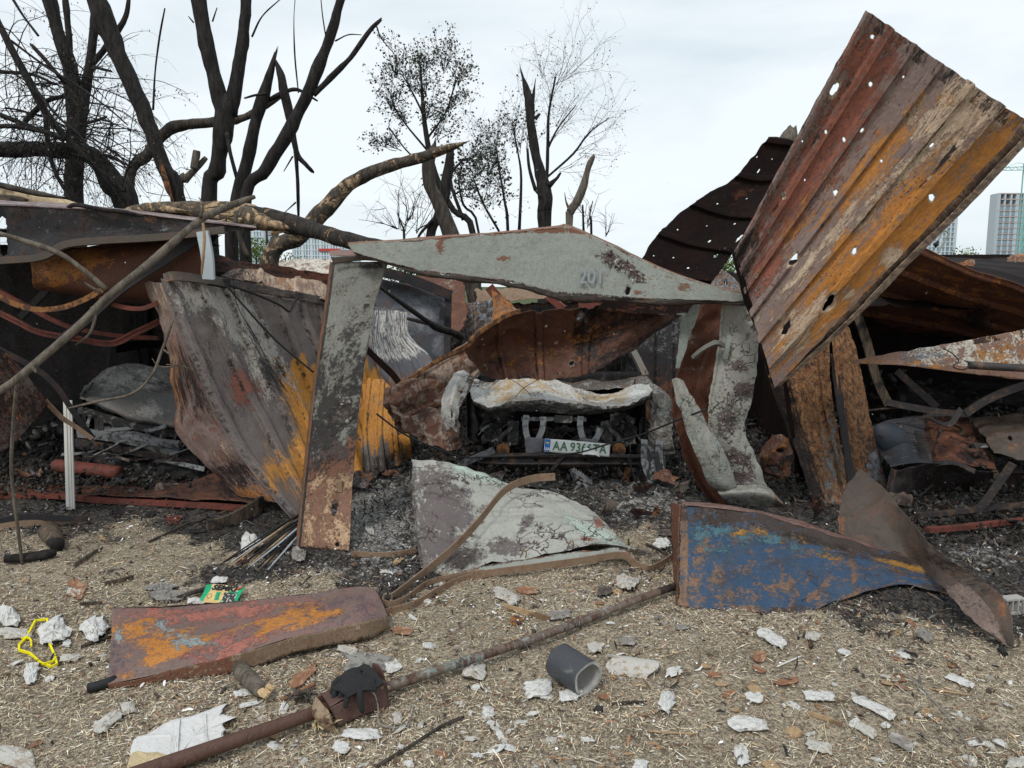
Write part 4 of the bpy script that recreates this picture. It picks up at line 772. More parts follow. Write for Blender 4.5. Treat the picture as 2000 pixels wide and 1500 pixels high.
# ---------------------------------------------------------------- left burnt car
t = thing('burnt_car', 'burnt out dark car with a buckled ash grey bonnet inside the left garage', 'car', P(260, 925, 6.2))
HOODM = metal('ash_grey_bonnet', (.20, .195, .185), [(.50, .48, .44), (.05, .045, .04), (.38, .36, .32), (.012, .012, .012)], w=2.0, sc=5, sharp=3, pits=.3, hue=.3)  # first layer is pale highlights painted into the bonnet colour
for k in range(30):
    x = g.uniform(160, 365); y = 810 + (x - 160) * .16 + g.uniform(0, 85); a = P(x, y, 6.0 - (x - 160) * .0005 + g.uniform(-.08, .12)); d = g.normal(0, 1, 3) * (.12, .05, .03); MB().bar([a - d, a + g.normal(0, .02, 3), a + d], g.uniform(.012, .05), .008, (0, 1, .3), 4, g.uniform(-1.5, 1.5)).build('mangled_part', [ALU, CHAR2, ALU, BEAM][k % 4], t)
sheet('bonnet', [[(180, 745, 6.9), (212, 722, 7.1), (260, 716, 7.2), (330, 722, 7.2), (400, 735, 7.2)], [(160, 762, 6.5), (215, 752, 6.7), (265, 755, 6.8), (335, 762, 6.8), (400, 770, 6.8)], [(154, 775, 6.25), (200, 785, 6.1), (265, 808, 6.0), (330, 820, 6.0), (395, 826, 6.0)], [(162, 783, 6.3), (200, 795, 6.15), (265, 820, 6.05), (330, 830, 6.05), (395, 838, 6.05)]], HOODM, 100, 80, t, noise=((.015, 3), (.008, 9), (.02, 3, 1)), edge=.01, mask=lambda x, y, u, v: (mxx(blob(x, y, 230, 740, 60, 20), blob(x, y, 290, 800, 25, 12)) * .9, u * 0, blob(x, y, 270, 798, 12, 8) * .7, blob(x, y, 320, 745, 60, 15) * .5))
for k, (pts, w, th, mm) in enumerate([([(158, 800, 6.3), (200, 815, 6.1), (270, 832, 6.0), (345, 845, 6.0)], .05, .05, CHAR2), ([(155, 845, 6.2), (200, 850, 6.05), (270, 862, 5.95), (350, 885, 5.95)], .07, .05, ALU), ([(152, 862, 6.2), (215, 872, 6.05), (290, 885, 5.95), (365, 905, 5.95)], .06, .06, BEAM), ([(170, 888, 6.2), (240, 905, 6.05), (330, 920, 6.0)], .06, .05, CHAR2), ([(190, 835, 6.15), (250, 846, 6.0), (330, 866, 6.0)], .04, .03, ALU), ([(260, 850, 5.92), (300, 862, 5.9), (350, 868, 5.9)], .05, .04, ALU), ([(200, 905, 6.1), (260, 918, 6.05), (345, 930, 6.0)], .05, .08, CHAR2)]):
    a = [P(*p) for p in pts]; MB().bar(a, w, th, (0, 0, 1), 10, .5).build('bumper_bar', mm, t)
for k in range(16):
    x = 165 + k * 12; y0 = 808 + k * 2.5; a = P(x, y0, 6.12 - .01 * k); b = P(x + g.uniform(-14, 14), y0 + g.uniform(30, 75), 6.1 - .008 * k)
    MB().bar([a, (a + b) / 2 + g.normal(0, .02, 3), b], g.uniform(.01, .035), .012, (1, 0, 0), 3, g.uniform(-1, 1)).build('bracket', [CHAR2, ALU, BEAM][k % 3], t)
sheet('front_panel', [[(165, 800, 6.5), (260, 825, 6.3), (390, 845, 6.2)], [(165, 920, 6.5), (260, 935, 6.3), (390, 945, 6.2)]], CHAR, 40, 20, t, noise=((.06, 4), (.03, 11)))
sheet('wing', [[(158, 770, 6.25), (190, 740, 7.0), (215, 725, 8.6)], [(160, 870, 6.25), (190, 850, 7.0), (215, 830, 8.6)]], CHAR2, 20, 20, t, noise=((.02, 4),))
sheet('cabin_roof', [[(220, 690, 8.9), (300, 680, 9.0), (400, 690, 9.0)], [(215, 672, 7.9), (300, 665, 7.9), (400, 668, 7.9)]], CHAR, 20, 12, t)
for x in (222, 390): MB().bar([P(x, 672, 7.9), P(x - 8, 725, 7.1)], .05, .05, (0, 1, 0), 1).build('pillar', CHAR, t)
# ---------------------------------------------------------------- big scorched ribbed sheet left of the pale post
t = thing('ribbed_side_wall', 'big leaning ribbed side sheet, grey above and bright orange rust below', 'metal sheet', G(640, 990))
sheet('ribbed_sheet', [[(312, 545, 5.0), (430, 562, 5.35), (560, 582, 5.9), (640, 592, 6.3), (700, 598, 6.6)],
    [(368, 690, 4.95), (490, 700, 5.4), (600, 700, 5.9), (670, 702, 6.3), (728, 705, 6.6)],
    [(450, 865, 4.95), (555, 830, 5.4), (640, 808, 5.9), (700, 797, 6.3), (758, 790, 6.6)],
    [(578, 1028, 4.9), (628, 1003, 5.2), (692, 962, 5.7), (748, 925, 6.2), (806, 886, 6.8)]], DOORM, 230, 120, t,
    ribs=[(.025, .05, .04), (.165, .06, .042), (.27, .05, .042), (.36, .035, .03), (.45, .05, .042), (.56, .05, .042), (.66, .05, .04), (.76, .05, .04), (.86, .05, .04)], noise=((.014, 1.3), (.004, 6), (.006, 4, 1)), edge=.008, ribdark=.5,
    mask=lambda x, y, u, v: (ss(y + 14 * np.sin(x * .11) + 10 * np.sin(x * .31), 688, 720) * ss(x - (y - 700) * .35, 500, 560) * (1 - .9 * ss(y + (x - 700) * .9, 905, 960)) + .75 * blob(x, y, 560, 920, 60, 40) * 1, .95 * mxx(blob(x, y, 455, 625, 110, 26, 58), blob(x, y, 395, 580, 60, 30), blob(x, y, 500, 640, 130, 16, 58), blob(x, y, 505, 735, 14, 50, -25)), mxx(blob(x, y, 470, 755, 26, 40, -20), blob(x, y, 480, 760, 30, 25)) * .8, mxx(.9 * ss(y + (x - 700) * .9, 930, 980) * (x > 640), .65 * blob(x, y, 520, 720, 22, 80, -30), .45 * blob(x, y, 410, 740, 40, 110, -25))))
sheet('folded_lip', [[(318, 534, 4.98), (345, 531, 5.0), (440, 543, 5.3), (560, 566, 5.85), (640, 582, 6.25)], [(325, 552, 4.93), (350, 548, 4.95), (440, 560, 5.27), (560, 582, 5.82), (640, 598, 6.2)]], BACKM, 80, 8, t, noise=((.004, 6),), mask=lambda x, y, u, v: (blob(x, y, 330, 555, 14, 12) * .9, .3 + 0 * u, u * 0, .45 * (x > 440)))
for x, y in ((442, 552), (585, 578)): MB().box(P(x, y, 5.3 if x < 500 else 5.88), (.06, .05, .05), .2).build('hinge', STEEL_D, t)
sheet('left_flank', [[(285, 553, 5.2), (300, 550, 5.15), (330, 556, 5.1)], [(318, 650, 5.2), (340, 655, 5.15), (372, 690, 5.08)], [(340, 770, 5.3), (370, 790, 5.2), (430, 820, 5.1)], [(347, 850, 5.35), (388, 848, 5.2), (480, 900, 5.1)], [(400, 905, 5.3), (440, 930, 5.2), (520, 950, 5.1)], [(455, 958, 5.3), (480, 972, 5.2), (545, 985, 5.05)]], RUST_B, 50, 120, t, noise=((.02, 3), (.006, 9)), edge=.012, mask=lambda x, y, u, v: (.75 * mxx(blob(x, y, 490, 965, 40, 18), blob(x, y, 340, 750, 20, 60)), .3 * (y > 650), mxx(.55 * blob(x, y, 310, 600, 30, 60), .5 * blob(x, y, 430, 880, 24, 26)), mxx(.8 * blob(x, y, 370, 740, 40, 60), .9 * blob(x, y, 455, 925, 40, 24))))
# wires on it
def wire(name, label, pts, r, mat, world=False, n=6, cat_='wire', sub=8, group=None):
    a = [p if world else P(*p) for p in pts]; o = MB().tube(a, r, n, sub=sub).build(name, mat, smooth=True); return tag(o, label, cat_, group)
wire('burnt_cable', 'charred black cable hanging diagonally down the ribbed side sheet', [(440, 555, 5.1), (470, 590, 5.12), (510, 635, 5.2), (550, 675, 5.3), (612, 727, 5.4)], .007, BLACKP)
wire('burnt_chain', 'charred chain drooping between the two hinges of the ribbed sheet', [(448, 557, 5.15), (500, 575, 5.3), (545, 595, 5.5), (565, 608, 5.6), (575, 590, 5.7), (582, 580, 5.75)], .009, BLACKP)
wire('thin_wire', 'thin dark wire running down the pale ribs left of the charred cable', [(455, 545, 5.1), (465, 600, 5.12), (500, 660, 5.25), (530, 720, 5.3), (560, 765, 5.4)], .003, BLACKP)
t = thing('streaked_sheet', 'curved dark sheet with white vertical drips and orange rust, right of the pale post', 'metal sheet', P(780, 720, 7.0))
STK = metal('streaked_panel', (.12, .12, .135), [(.46, .18, .04), (.68, .66, .62), (.2, .10, .07), (.02, .02, .02)], w=2.6, sc=6, sharp=14, streak=(9, .8, 1), pits=.3)
sheet('upper_sheet', [[(690, 592, 6.8), (730, 598, 6.9), (762, 604, 7.0), (797, 610, 7.1)], [(690, 650, 6.7), (726, 655, 6.8), (766, 662, 6.9), (800, 655, 7.0)], [(690, 720, 6.6), (740, 715, 6.7), (790, 715, 6.8), (840, 695, 6.9)], [(700, 790, 6.5), (760, 790, 6.5), (810, 780, 6.6), (850, 740, 6.7)]], STK, 90, 70, t, ribs=[(.3, .04, .025), (.55, .04, .025), (.8, .04, .02)], mask=lambda x, y, u, v: (.85 * (1 - ss(u, .2, .36)) + .5 * blob(x, y, 780, 770, 40, 30), .62 * ss(u, .18, .3) * (1 - ss(v, .55, .66)) * (y > 606), .35 * ss(v, .6, 1)))
sheet('lower_sheet', [[(700, 740, 6.45), (750, 745, 6.4), (790, 790, 6.3)], [(690, 830, 6.2), (745, 840, 6.1), (800, 860, 6.1)], [(690, 930, 5.8), (750, 920, 6.0), (806, 893, 6.3)]], DOORM, 120, 90, t, ribs=[(.22, .04, .022), (.48, .04, .022), (.74, .04, .022)], ribdark=.5, mask=lambda x, y, u, v: (.85 * (1 - ss(y + 16 * np.sin(x * .17) + 9 * np.sin(x * .5), 850, 895)) + .45 * (x > 770) - .25 * blob(x, y, 735, 760, 20, 40), .1 + 0 * u, 0 * u, ss(y, 872, 900) * .6 * (x < 770) + .35 * blob(x, y, 775, 850, 20, 40)))
MB().bar([P(716, 682, 6.5), P(745, 710, 6.4), P(770, 735, 6.35), P(790, 765, 6.3)], .06, .01, (0, 0, 1), 6).build('torn_edge', RUST_DK, t)
# ---------------------------------------------------------------- pale gate frame
t = thing('gate_post', 'leaning pale grey gate post, peeling and rusty brown towards its foot', 'gate post', G(633, 1072))
def pm(x, y, u, v): return (.98 * ss(y + .25 * (x - 640) + 14 * np.sin(x * .13), 845, 905), .95 * blob(x, y, 672, 808, 26, 18, -50) + .85 * ss(y + (x - 650) * -1.1, 830, 860) * (1 - ss(y, 880, 930)) * (x > 625), .5 * ss(y, 900, 940), mxx(.85 * blob(x, y, 630, 850, 26, 60), .8 * blob(x, y, 716, 598, 7, 10), .7 * blob(x, y, 665, 760, 10, 60), .6 * blob(x, y, 700, 520, 60, 8), .42 * ss(y, 560, 800) * (1 - ss(y, 870, 900)) + .25, .75 * (u < .06)))
PL = [(650, 510), (639, 600), (626, 690), (612, 790), (602, 890), (592, 980), (583, 1068)]; PR = [(758, 512), (733, 590), (720, 660), (706, 760), (697, 850), (688, 950), (682, 1074)]
YS = [4.85, 4.8, 4.75, 4.7, 4.65, 4.6, 4.56]
sheet('front_face', [[(a[0], a[1], y), (a[0] * .6 + b[0] * .4, (a[1] + b[1]) / 2, y - .012), (b[0], b[1], y)] for a, b, y in zip(PL, PR, YS)], STEEL_Q, 60, 200, t, noise=((.004, 4), (.0015, 14)), edge=.004, holes=[(.72, .885, .02, 1.7), (.8, .985, .012)], mask=pm)
sheet('left_flange', [[(a[0] - 6, a[1] + 2, y + .10), (a[0], a[1], y)] for a, y in zip(PL, YS)], BACKM, 6, 80, t, noise=((.003, 5),), mask=lambda x, y, u, v: (.6 + 0 * u, .3 + 0 * u))
sheet('right_flange', [[(b[0], b[1], y), (b[0] - 8, b[1], y + .12)] for b, y in zip(PR, YS)], STEEL_Q, 6, 80, t, noise=((.003, 5),), mask=lambda x, y, u, v: (.8 * ss(y, 780, 850), .3 + 0 * u))
sheet('cap_plate', [[(645, 500, 4.8), (700, 500, 4.8), (765, 508, 4.8)], [(642, 492, 5.05), (700, 488, 5.05), (775, 494, 5.05)]], metal('pink_brown_cap', (.19, .115, .10), [(.3, .15, .1)]), 30, 10, t, noise=((.006, 6),), mask=lambda x, y, u, v: (.4 + 0 * u,))
sheet('cap_front', [[(645, 500, 4.79), (700, 500, 4.79), (765, 508, 4.79)], [(651, 516, 4.80), (700, 508, 4.80), (752, 512, 4.80)]], BACKM, 20, 6, t)
MB().box(P(664, 950, 4.59), (.03, .02, .07), 0).build('hinge_stub', TRUST, t)
t = thing('gate_lintel', 'pale grey green peaked gate lintel spanning above the burnt white car', 'gate lintel', P(1070, 590, 4.75))
LT = [(680, 477), (780, 470), (900, 461), (1000, 453), (1085, 445), (1112, 443), (1180, 472), (1280, 520), (1370, 553), (1452, 573)]
LB_ = [(690, 492), (775, 517), (840, 531), (1000, 551), (1085, 572), (1112, 576), (1180, 579), (1250, 584), (1370, 586), (1452, 588)]
def lm(x, y, u, v): return (.7 * mxx(blob(x, y, 860, 480, 8, 22), blob(x, y, 1250, 572, 14, 7), blob(x, y, 985, 505, 10, 6), blob(x, y, 1090, 452, 70, 4), blob(x, y, 1340, 560, 20, 8), blob(x, y, 1445, 562, 10, 10)) + .35 * (v < .06) + .45 * (v > .95), mxx(blob(x, y, 1205, 512, 34, 12, 22), blob(x, y, 1243, 540, 16, 10, 30)) * .95, .3 * mxx(blob(x, y, 1270, 540, 70, 24, 25)), .42 * (v > .96))
LY = [4.72, 4.72, 4.74, 4.76, 4.78, 4.78, 4.78, 4.78, 4.78, 4.78]
sheet('lintel_face', [[(a[0], a[1], y) for a, y in zip(LT, LY)], [((a[0] + b[0]) / 2, (a[1] + b[1]) / 2, y) for a, b, y in zip(LT, LB_, LY)], [(b[0], b[1], y) for b, y in zip(LB_, LY)]], STEEL_G, 320, 60, t, noise=((.005, 2.5), (.0018, 12)), edge=.005, holes=[(.74, .82, .016, 1.6)], mask=lm)
sheet('lower_flange', [[(b[0], b[1], y) for b, y in zip(LB_, LY)], [(b[0] + 4, b[1] + (14 if 3 < k < 6 else 10) * (.6 if k == 0 else 1), y + .02) for k, (b, y) in enumerate(zip(LB_, LY))], [(b[0] + 6, b[1] + 4, y + .22) for b, y in zip(LB_, LY)]], BACKM, 200, 10, t, noise=((.014, 4), (.006, 11)), edge=.01, mask=lambda x, y, u, v: (.2 + 0 * u, 0 * u, 0 * u, .6 + 0 * u))
sheet('upper_flange', [[(b[0], b[1] + 1, y) for b, y in zip(LT, LY)], [(b[0], b[1] - 3, y + .10) for b, y in zip(LT, LY)]], TRUST, 160, 6, t, noise=((.004, 7),), mask=lambda x, y, u, v: (.6 + 0 * u,))
def textobj(name, body, mat, parent, loc, rot, size, ext=.0008, sx=1.0, bold=0):
    c = bpy.data.curves.new(name, 'FONT'); c.body = body; c.size = size; c.extrude = ext; c.offset = bold; c.resolution_u = 3; c.align_x = 'CENTER'; c.align_y = 'CENTER'
    o = bpy.data.objects.new(name, c); me = bpy.data.meshes.new_from_object(o); bpy.data.objects.remove(o)
    o = link(name, me, mat, parent, loc); o.rotation_euler = rot; o.scale = (sx, 1, 1); return o
SM = plain('smudged_paint', (.27, .29, .31), .7, .25, 30, 0)
c = P(1155, 541, 4.768); textobj('painted_number', '201', SM, t, c + (0, -.012, 0), (R(90), 0, 0), .13, .0008, .85, .002)
# paint flakes curling off
def flakes(parent, surf, reg, n, size, mat, seed=0, curl=.8, name='paint_flake', kindt=True):
    Sg, N, tu, tv, U, V = SURF[surf]; g = np.random.default_rng(seed); px, py = px_of(Sg); vs_, fs_ = [], []
    cand = np.argwhere(mxx(*[blob(px, py, *r) for r in reg]) > .52)
    if len(cand) == 0: return
    for k in range(n):
        i, j = cand[g.integers(0, len(cand))]; p = Sg[i, j]; a = g.uniform(0, 2 * np.pi); d = tu[i, j] * np.cos(a) + tv[i, j] * np.sin(a); e = np.cross(N[i, j], d); L_ = size * g.uniform(.5, 1.5); w = L_ * g.uniform(.25, .5); o = len(vs_); cu = curl * g.uniform(.3, 1.2)
        for q, (ww, hh) in enumerate(((1, 0), (1.0, .25), (.75, .55), (.15, .95))):
            s = q / 3; h = hh * L_ * cu * .7; vs_ += [p + d * L_ * s * (1 - .25 * hh) + e * w * ww * .5 + N[i, j] * (h + .002), p + d * L_ * s * (1 - .25 * hh) - e * w * ww * .5 + N[i, j] * (h + .0025)]
        for q in range(3): fs_.append((o + q * 2, o + q * 2 + 1, o + q * 2 + 3, o + q * 2 + 2))
    ob = mesh_obj(name, vs_, fs_, mat, parent, smooth=True); m_ = ob.modifiers.new('thickness', 'SOLIDIFY'); m_.thickness = .0012; m_.offset = 0
    if kindt: ob['kind'] = 'stuff'
    return ob
FLK = plain('curled_paint', (.10, .07, .07), .7, .4, 30, .001, (.33, .33, .30), (.48, .6))
flakes(t, 'lintel_face', [(1205, 512, 34, 12, 22), (1243, 540, 16, 12, 30)], 46, .035, FLK, 3)
flakes(bpy.data.objects['gate_post'], 'front_face', [(672, 770, 20, 60)], 7, .04, FLK, 5, .5)
# ---------------------------------------------------------------- tan crumpled sheets, curled rusty sheet, black strip
t = thing('crumpled_tan_sheet', 'crumpled reddish tan sheet lying between the orange ribs and the burnt white car', 'metal sheet', G(840, 880))
sheet('long_piece', [[(752, 765, 5.6), (800, 738, 5.8), (860, 702, 6.0), (935, 658, 6.2)], [(752, 790, 5.45), (812, 768, 5.65), (875, 730, 5.9), (940, 690, 6.1)], [(765, 815, 5.6), (825, 795, 5.7), (885, 765, 5.9), (932, 715, 6.1)], [(780, 850, 5.6), (840, 825, 5.7), (890, 795, 5.9), (925, 745, 6.1)]], RUST_R, 110, 80, t, ribs=[(.12, .04, .03), (.72, .05, .035)], rib_ax='v', noise=((.02, 3), (.008, 9), (.014, 4, 1)), edge=.015, mask=lambda x, y, u, v: (.25 + 0 * u, .45 + .3 * blob(x, y, 880, 725, 40, 20), .35 * blob(x, y, 880, 730, 30, 30)))
sheet('crumpled_end', [[(755, 795, 5.4), (800, 820, 5.5), (850, 800, 5.6), (895, 830, 5.7)], [(780, 830, 5.3), (820, 850, 5.4), (860, 835, 5.45), (897, 850, 5.6)], [(830, 860, 5.35), (845, 872, 5.3), (870, 882, 5.35), (896, 878, 5.5)]], RUST_R, 90, 80, t, noise=((.03, 4), (.01, 9), (.035, 5, 1)), edge=.02, mask=lambda x, y, u, v: (.1 + 0 * u, .5 + .25 * np.sin(u * 20), .3 + 0 * u))
t = thing('curled_rusty_sheet', 'curled dark brown rusty sheet full of shrapnel holes resting over the car', 'metal sheet', P(1090, 740, 5.7))
sheet('curled_sheet', [[(906, 682, 5.3), (938, 642, 5.4), (1000, 613, 5.5), (1090, 606, 5.6), (1190, 598, 5.6), (1262, 598, 5.5)], [(910, 694, 5.35), (946, 690, 5.65), (1000, 680, 5.8), (1090, 672, 5.85), (1185, 655, 5.8), (1292, 612, 5.6)], [(926, 716, 5.4), (958, 740, 5.6), (1010, 740, 5.7), (1090, 742, 5.75), (1185, 714, 5.7), (1335, 618, 5.5)]], RUST_R, 240, 130, t, ribs=[(.32, .05, .03), (.52, .05, .03), (.72, .05, .03)], ribdark=.5, halo=1, noise=((.012, 2.5), (.005, 9), (.016, 3.4, 1)), edge=.014,
    holes=[(.17, .78, .024, 1.3), (.33, .83, .013), (.36, .25, .010), (.52, .40, .009), (.59, .45, .012), (.48, .62, .010), (.66, .80, .016), (.6, .92, .012, .6), (.69, .12, .024), (.84, .5, .014), (.2, .3, .008), (.44, .78, .007), (.55, .2, .007), (.4, .5, .006), (.24, .6, .006), (.72, .6, .007)],
    mask=lambda x, y, u, v: (.35 * blob(x, y, 1010, 700, 60, 40) + .5 * blob(x, y, 1150, 660, 50, 30), .1 + 0 * u, .15 + 0 * u, mxx(.45 * (u > .66), .5 * blob(x, y, 940, 700, 40, 40), .35 * blob(x, y, 1060, 740, 120, 14))))
MB().bar([P(754, 768, 5.58), P(800, 740, 5.75), P(860, 702, 5.7), P(906, 680, 5.3), P(935, 650, 5.35), P(985, 618, 5.4), P(1015, 607, 5.45)], .03, .03, (0, 0, 1), 8).build('folded_rim', ORUST, t)
sheet('orange_tongue', [[(960, 566, 5.55), (985, 583, 5.55), (1018, 611, 5.5)], [(962, 600, 5.5), (975, 606, 5.5), (1000, 614, 5.48)], [(958, 632, 5.45), (968, 625, 5.45), (985, 618, 5.45)]], RUST_R, 20, 20, t, mask=lambda x, y, u, v: (.7 + 0 * u, .4 + 0 * u))
for (lab, a, b) in (('red brown bar sticking up from the curled rusty sheet', (955, 560, 5.6), (975, 585, 5.6)), ('short red bar propped behind the curled sheet, under the lintel peak', (1070, 578, 7.5), (1102, 604, 7.4)), ('short red bar lying under the lintel, left of the black strip', (1130, 598, 7.2), (1190, 590, 7.2))):
    single('red_bar', lab, 'metal bar', [a, b], .07, .03, RRUST)
S('black_strip', 'long black brown ribbed strip rising to the right behind the big tilted sheet', [[(1500, 266, 5.6), (1530, 269, 5.6), (1560, 276, 5.6)], [(1440, 342, 5.6), (1485, 350, 5.6), (1532, 345, 5.6)], [(1352, 398, 5.55), (1420, 420, 5.55), (1486, 425, 5.5)], [(1286, 456, 5.5), (1360, 480, 5.5), (1434, 492, 5.45)], [(1240, 522, 5.45), (1315, 540, 5.45), (1392, 548, 5.4)], [(1165, 604, 5.45), (1260, 614, 5.4), (1342, 612, 5.35)]], RUST_DK, nu=110, nv=300, rib_ax='v', ribs=[(.02, .05, .03), (.2, .05, .03), (.4, .05, .03), (.6, .05, .03), (.8, .05, .03)], noise=((.015, 2.2), (.004, 9)), edge=.012,
  holes=[(.93, .09, .010, 4.5), (.9, .23, .009, 5), (.93, .37, .010, 5), (.93, .52, .007, 6), (.35, .16, .010, 1.6), (.1, .1, .007), (.55, .3, .006), (.25, .36, .006), (.6, .56, .008, 1.6), (.82, .64, .010, 2), (.4, .48, .005), (.15, .55, .006), (.7, .44, .006), (.35, .7, .006), (.6, .74, .008), (.75, .9, .014, 1.5), (.12, .72, .005), (.5, .1, .005)],
  mask=lambda x, y, u, v: (.35 * blob(x, y, 1440, 380, 40, 40) + .25 * blob(x, y, 1300, 560, 40, 30) + .3 * (v > .8), 0 * u, 0 * u, .2 + 0 * u))
# ---------------------------------------------------------------- big tilted ribbed sheet, upper right
t = thing('big_tilted_sheet', 'huge tilted ribbed sheet with orange rust and bullet like holes, towering upper right', 'metal sheet', P(1520, 760, 4.6))
def bm_(x, y, u, v):
    R_ = mxx(blob(x, y, 1790, 420, 60, 230, 43), blob(x, y, 1640, 560, 46, 170, 42), blob(x, y, 1700, 330, 24, 120, 38) * .9, blob(x, y, 1930, 300, 26, 90, 42) * .95, blob(x, y, 1560, 430, 26, 110, 38) * .6, blob(x, y, 1850, 195, 18, 18) * .9, blob(x, y, 1640, 500, 20, 70, 40))
    G_ = mxx(blob(x, y, 1650, 230, 40, 190, 30), blob(x, y, 1560, 360, 36, 130, 35), blob(x, y, 1690, 120, 50, 60), blob(x, y, 1500, 520, 22, 60, 30)) * .95
    B_ = mxx(blob(x, y, 1870, 230, 60, 100, 42), blob(x, y, 1620, 470, 16, 190, 42) * .85, blob(x, y, 1560, 640, 30, 60, 40), blob(x, y, 1770, 330, 14, 190, 42) * .8, blob(x, y, 1960, 380, 18, 80, 42) * .8, blob(x, y, 1660, 575, 16, 16), blob(x, y, 1742, 505, 18, 26)) * .9
    return R_, G_, B_, mxx(.85 * blob(x, y, 1450, 490, 24, 60, 20), .5 * blob(x, y, 1490, 400, 14, 100, 35), .35 * (v < .05))  # left bottom corner dark: soot and shadow painted together
bc = []
TL, TR, BR_, BL = (1692, 19), (2008, 238), (1512, 758), (1434, 490)
for k, v in enumerate(np.linspace(0, 1, 5)):
    row = []
    for j, u in enumerate(np.linspace(0, 1, 7)):
        lx = TL[0] + (BL[0] - TL[0]) * v, TL[1] + (BL[1] - TL[1]) * v; rx = TR[0] + (BR_[0] - TR[0]) * v, TR[1] + (BR_[1] - TR[1]) * v
        if v > .8: lx = (lx[0], lx[1])
        x = lx[0] + (rx[0] - lx[0]) * u; y = lx[1] + (rx[1] - lx[1]) * u
        row.append((x, y, 3.95 + .62 * v + .05 * math.sin(u * 6) + .10 * u * (1 - v) * 0))
    bc.append(row)
sheet('ribbed_sheet', bc, RUST_B, 360, 400, t, ribs=[(.145, .045, .03), (.29, .045, .03), (.46, .045, .03), (.645, .045, .03), (.83, .045, .03), (.02, .03, .02)], noise=((.009, 1.2), (.0025, 8), (.0012, 30)), edge=.006, ribdark=.38, halo=2, mask=bm_,
    holes=[(.1, .065, .011), (.065, .30, .018, 2.2), (.225, .20, .011), (.14, .43, .009), (.27, .40, .009), (.33, .335, .008, 1.5), (.42, .54, .014), (.9, .33, .016), (.76, .60, .014), (.47, .78, .020, 1.5), (.86, .745, .030, 1.3), (.75, .90, .026, 1.2), (.12, .70, .012), (.17, .82, .010), (.53, .36, .007), (.7, .22, .007, 2), (.35, .11, .006), (.2, .6, .006), (.05, .52, .006), (.3, .93, .007), (.62, .93, .008)])
sheet('edge_flange', [[(1512, 758, 4.57), (1640, 640, 4.42), (1770, 505, 4.25), (1890, 385, 4.10), (2010, 256, 3.95)], [(1524, 752, 4.66), (1652, 640, 4.50), (1782, 510, 4.34), (1902, 390, 4.19), (2022, 262, 4.04)], [(1500, 735, 4.55), (1630, 615, 4.40), (1758, 482, 4.24), (1878, 362, 4.09), (1998, 236, 3.94)]], RUST_B, 120, 12, t, noise=((.004, 6),), mask=lambda x, y, u, v: (0 * u, .2 + 0 * u, .55 + 0 * u))
sheet('bottom_tab', [[(1436, 488, 4.57), (1470, 600, 4.56), (1515, 757, 4.56)], [(1424, 470, 4.66), (1456, 590, 4.66), (1502, 742, 4.66)]], RUST_DK, 40, 6, t, edge=.02)
tag(MB().tube([P(1440, 760, 7.6), P(1480, 560, 7.6), P(1515, 400, 7.55), P(1534, 300, 7.5), P(1540, 275, 7.5), P(1545, 252, 7.5)], [.13, .12, .11, .10, .09, .05], 9, jag=.08, bark=.1, sub=3).build('broken_snag', BARK3), 'grey broken snag whose tip peeks over the top of the black strip', 'snag')
# ---------------------------------------------------------------- crumpled right post
t = thing('crumpled_gate_post', 'crumpled right gate post, peeling grey paint beside brick red sheet', 'gate post', G(1440, 985))
sheet('red_sheet', [[(1375, 588, 5.1), (1412, 592, 5.15), (1452, 600, 5.1)], [(1345, 660, 5.1), (1385, 672, 5.2), (1425, 672, 5.1)], [(1318, 745, 5.1), (1360, 750, 5.2), (1400, 740, 5.05)], [(1322, 830, 5.1), (1365, 845, 5.2), (1398, 838, 5.0)], [(1340, 910, 5.15), (1370, 920, 5.2), (1420, 900, 5.05)], [(1392, 990, 5.2), (1410, 990, 5.2), (1440, 985, 5.1)]], RUST_R, 80, 160, t, noise=((.02, 3), (.006, 9), (.014, 4, 1)), edge=.012, mask=lambda x, y, u, v: (0 * u, mxx(blob(x, y, 1345, 660, 12, 14), blob(x, y, 1350, 720, 26, 5)) * .7, .0 * u, .5 * blob(x, y, 1390, 780, 8, 40)))
sheet('grey_strip', [[(1412, 596, 4.95), (1432, 594, 4.92), (1456, 598, 4.95)], [(1405, 650, 4.95), (1440, 652, 4.92), (1478, 640, 4.95)], [(1395, 720, 4.95), (1438, 722, 4.9), (1480, 710, 4.95)], [(1384, 780, 4.95), (1425, 785, 4.9), (1468, 785, 4.95)], [(1386, 840, 4.95), (1422, 845, 4.9), (1454, 840, 4.95)], [(1404, 895, 4.97), (1440, 898, 4.92), (1476, 892, 4.97)], [(1440, 962, 5.0), (1468, 962, 4.98), (1500, 958, 5.0)]], STEEL_P, 70, 160, t, ribs=[(.03, .02, .015)], noise=((.01, 4), (.003, 14)), edge=.01, holes=[(.93, .10, .022, 1.3), (.8, .2, .012, 1.5)], mask=lambda x, y, u, v: (.3 * blob(x, y, 1440, 950, 20, 20), mxx(blob(x, y, 1440, 715, 16, 12), blob(x, y, 1450, 760, 22, 14), blob(x, y, 1420, 820, 20, 24), blob(x, y, 1440, 895, 30, 16, 20), blob(x, y, 1450, 930, 22, 14)) * .95, .0 * u, mxx(blob(x, y, 1430, 800, 34, 60) * .55, blob(x, y, 1470, 640, 10, 12) * .8)))
flakes(t, 'grey_strip', [(1440, 740, 26, 50), (1430, 830, 26, 40), (1445, 905, 26, 30)], 60, .035, FLK, 8)
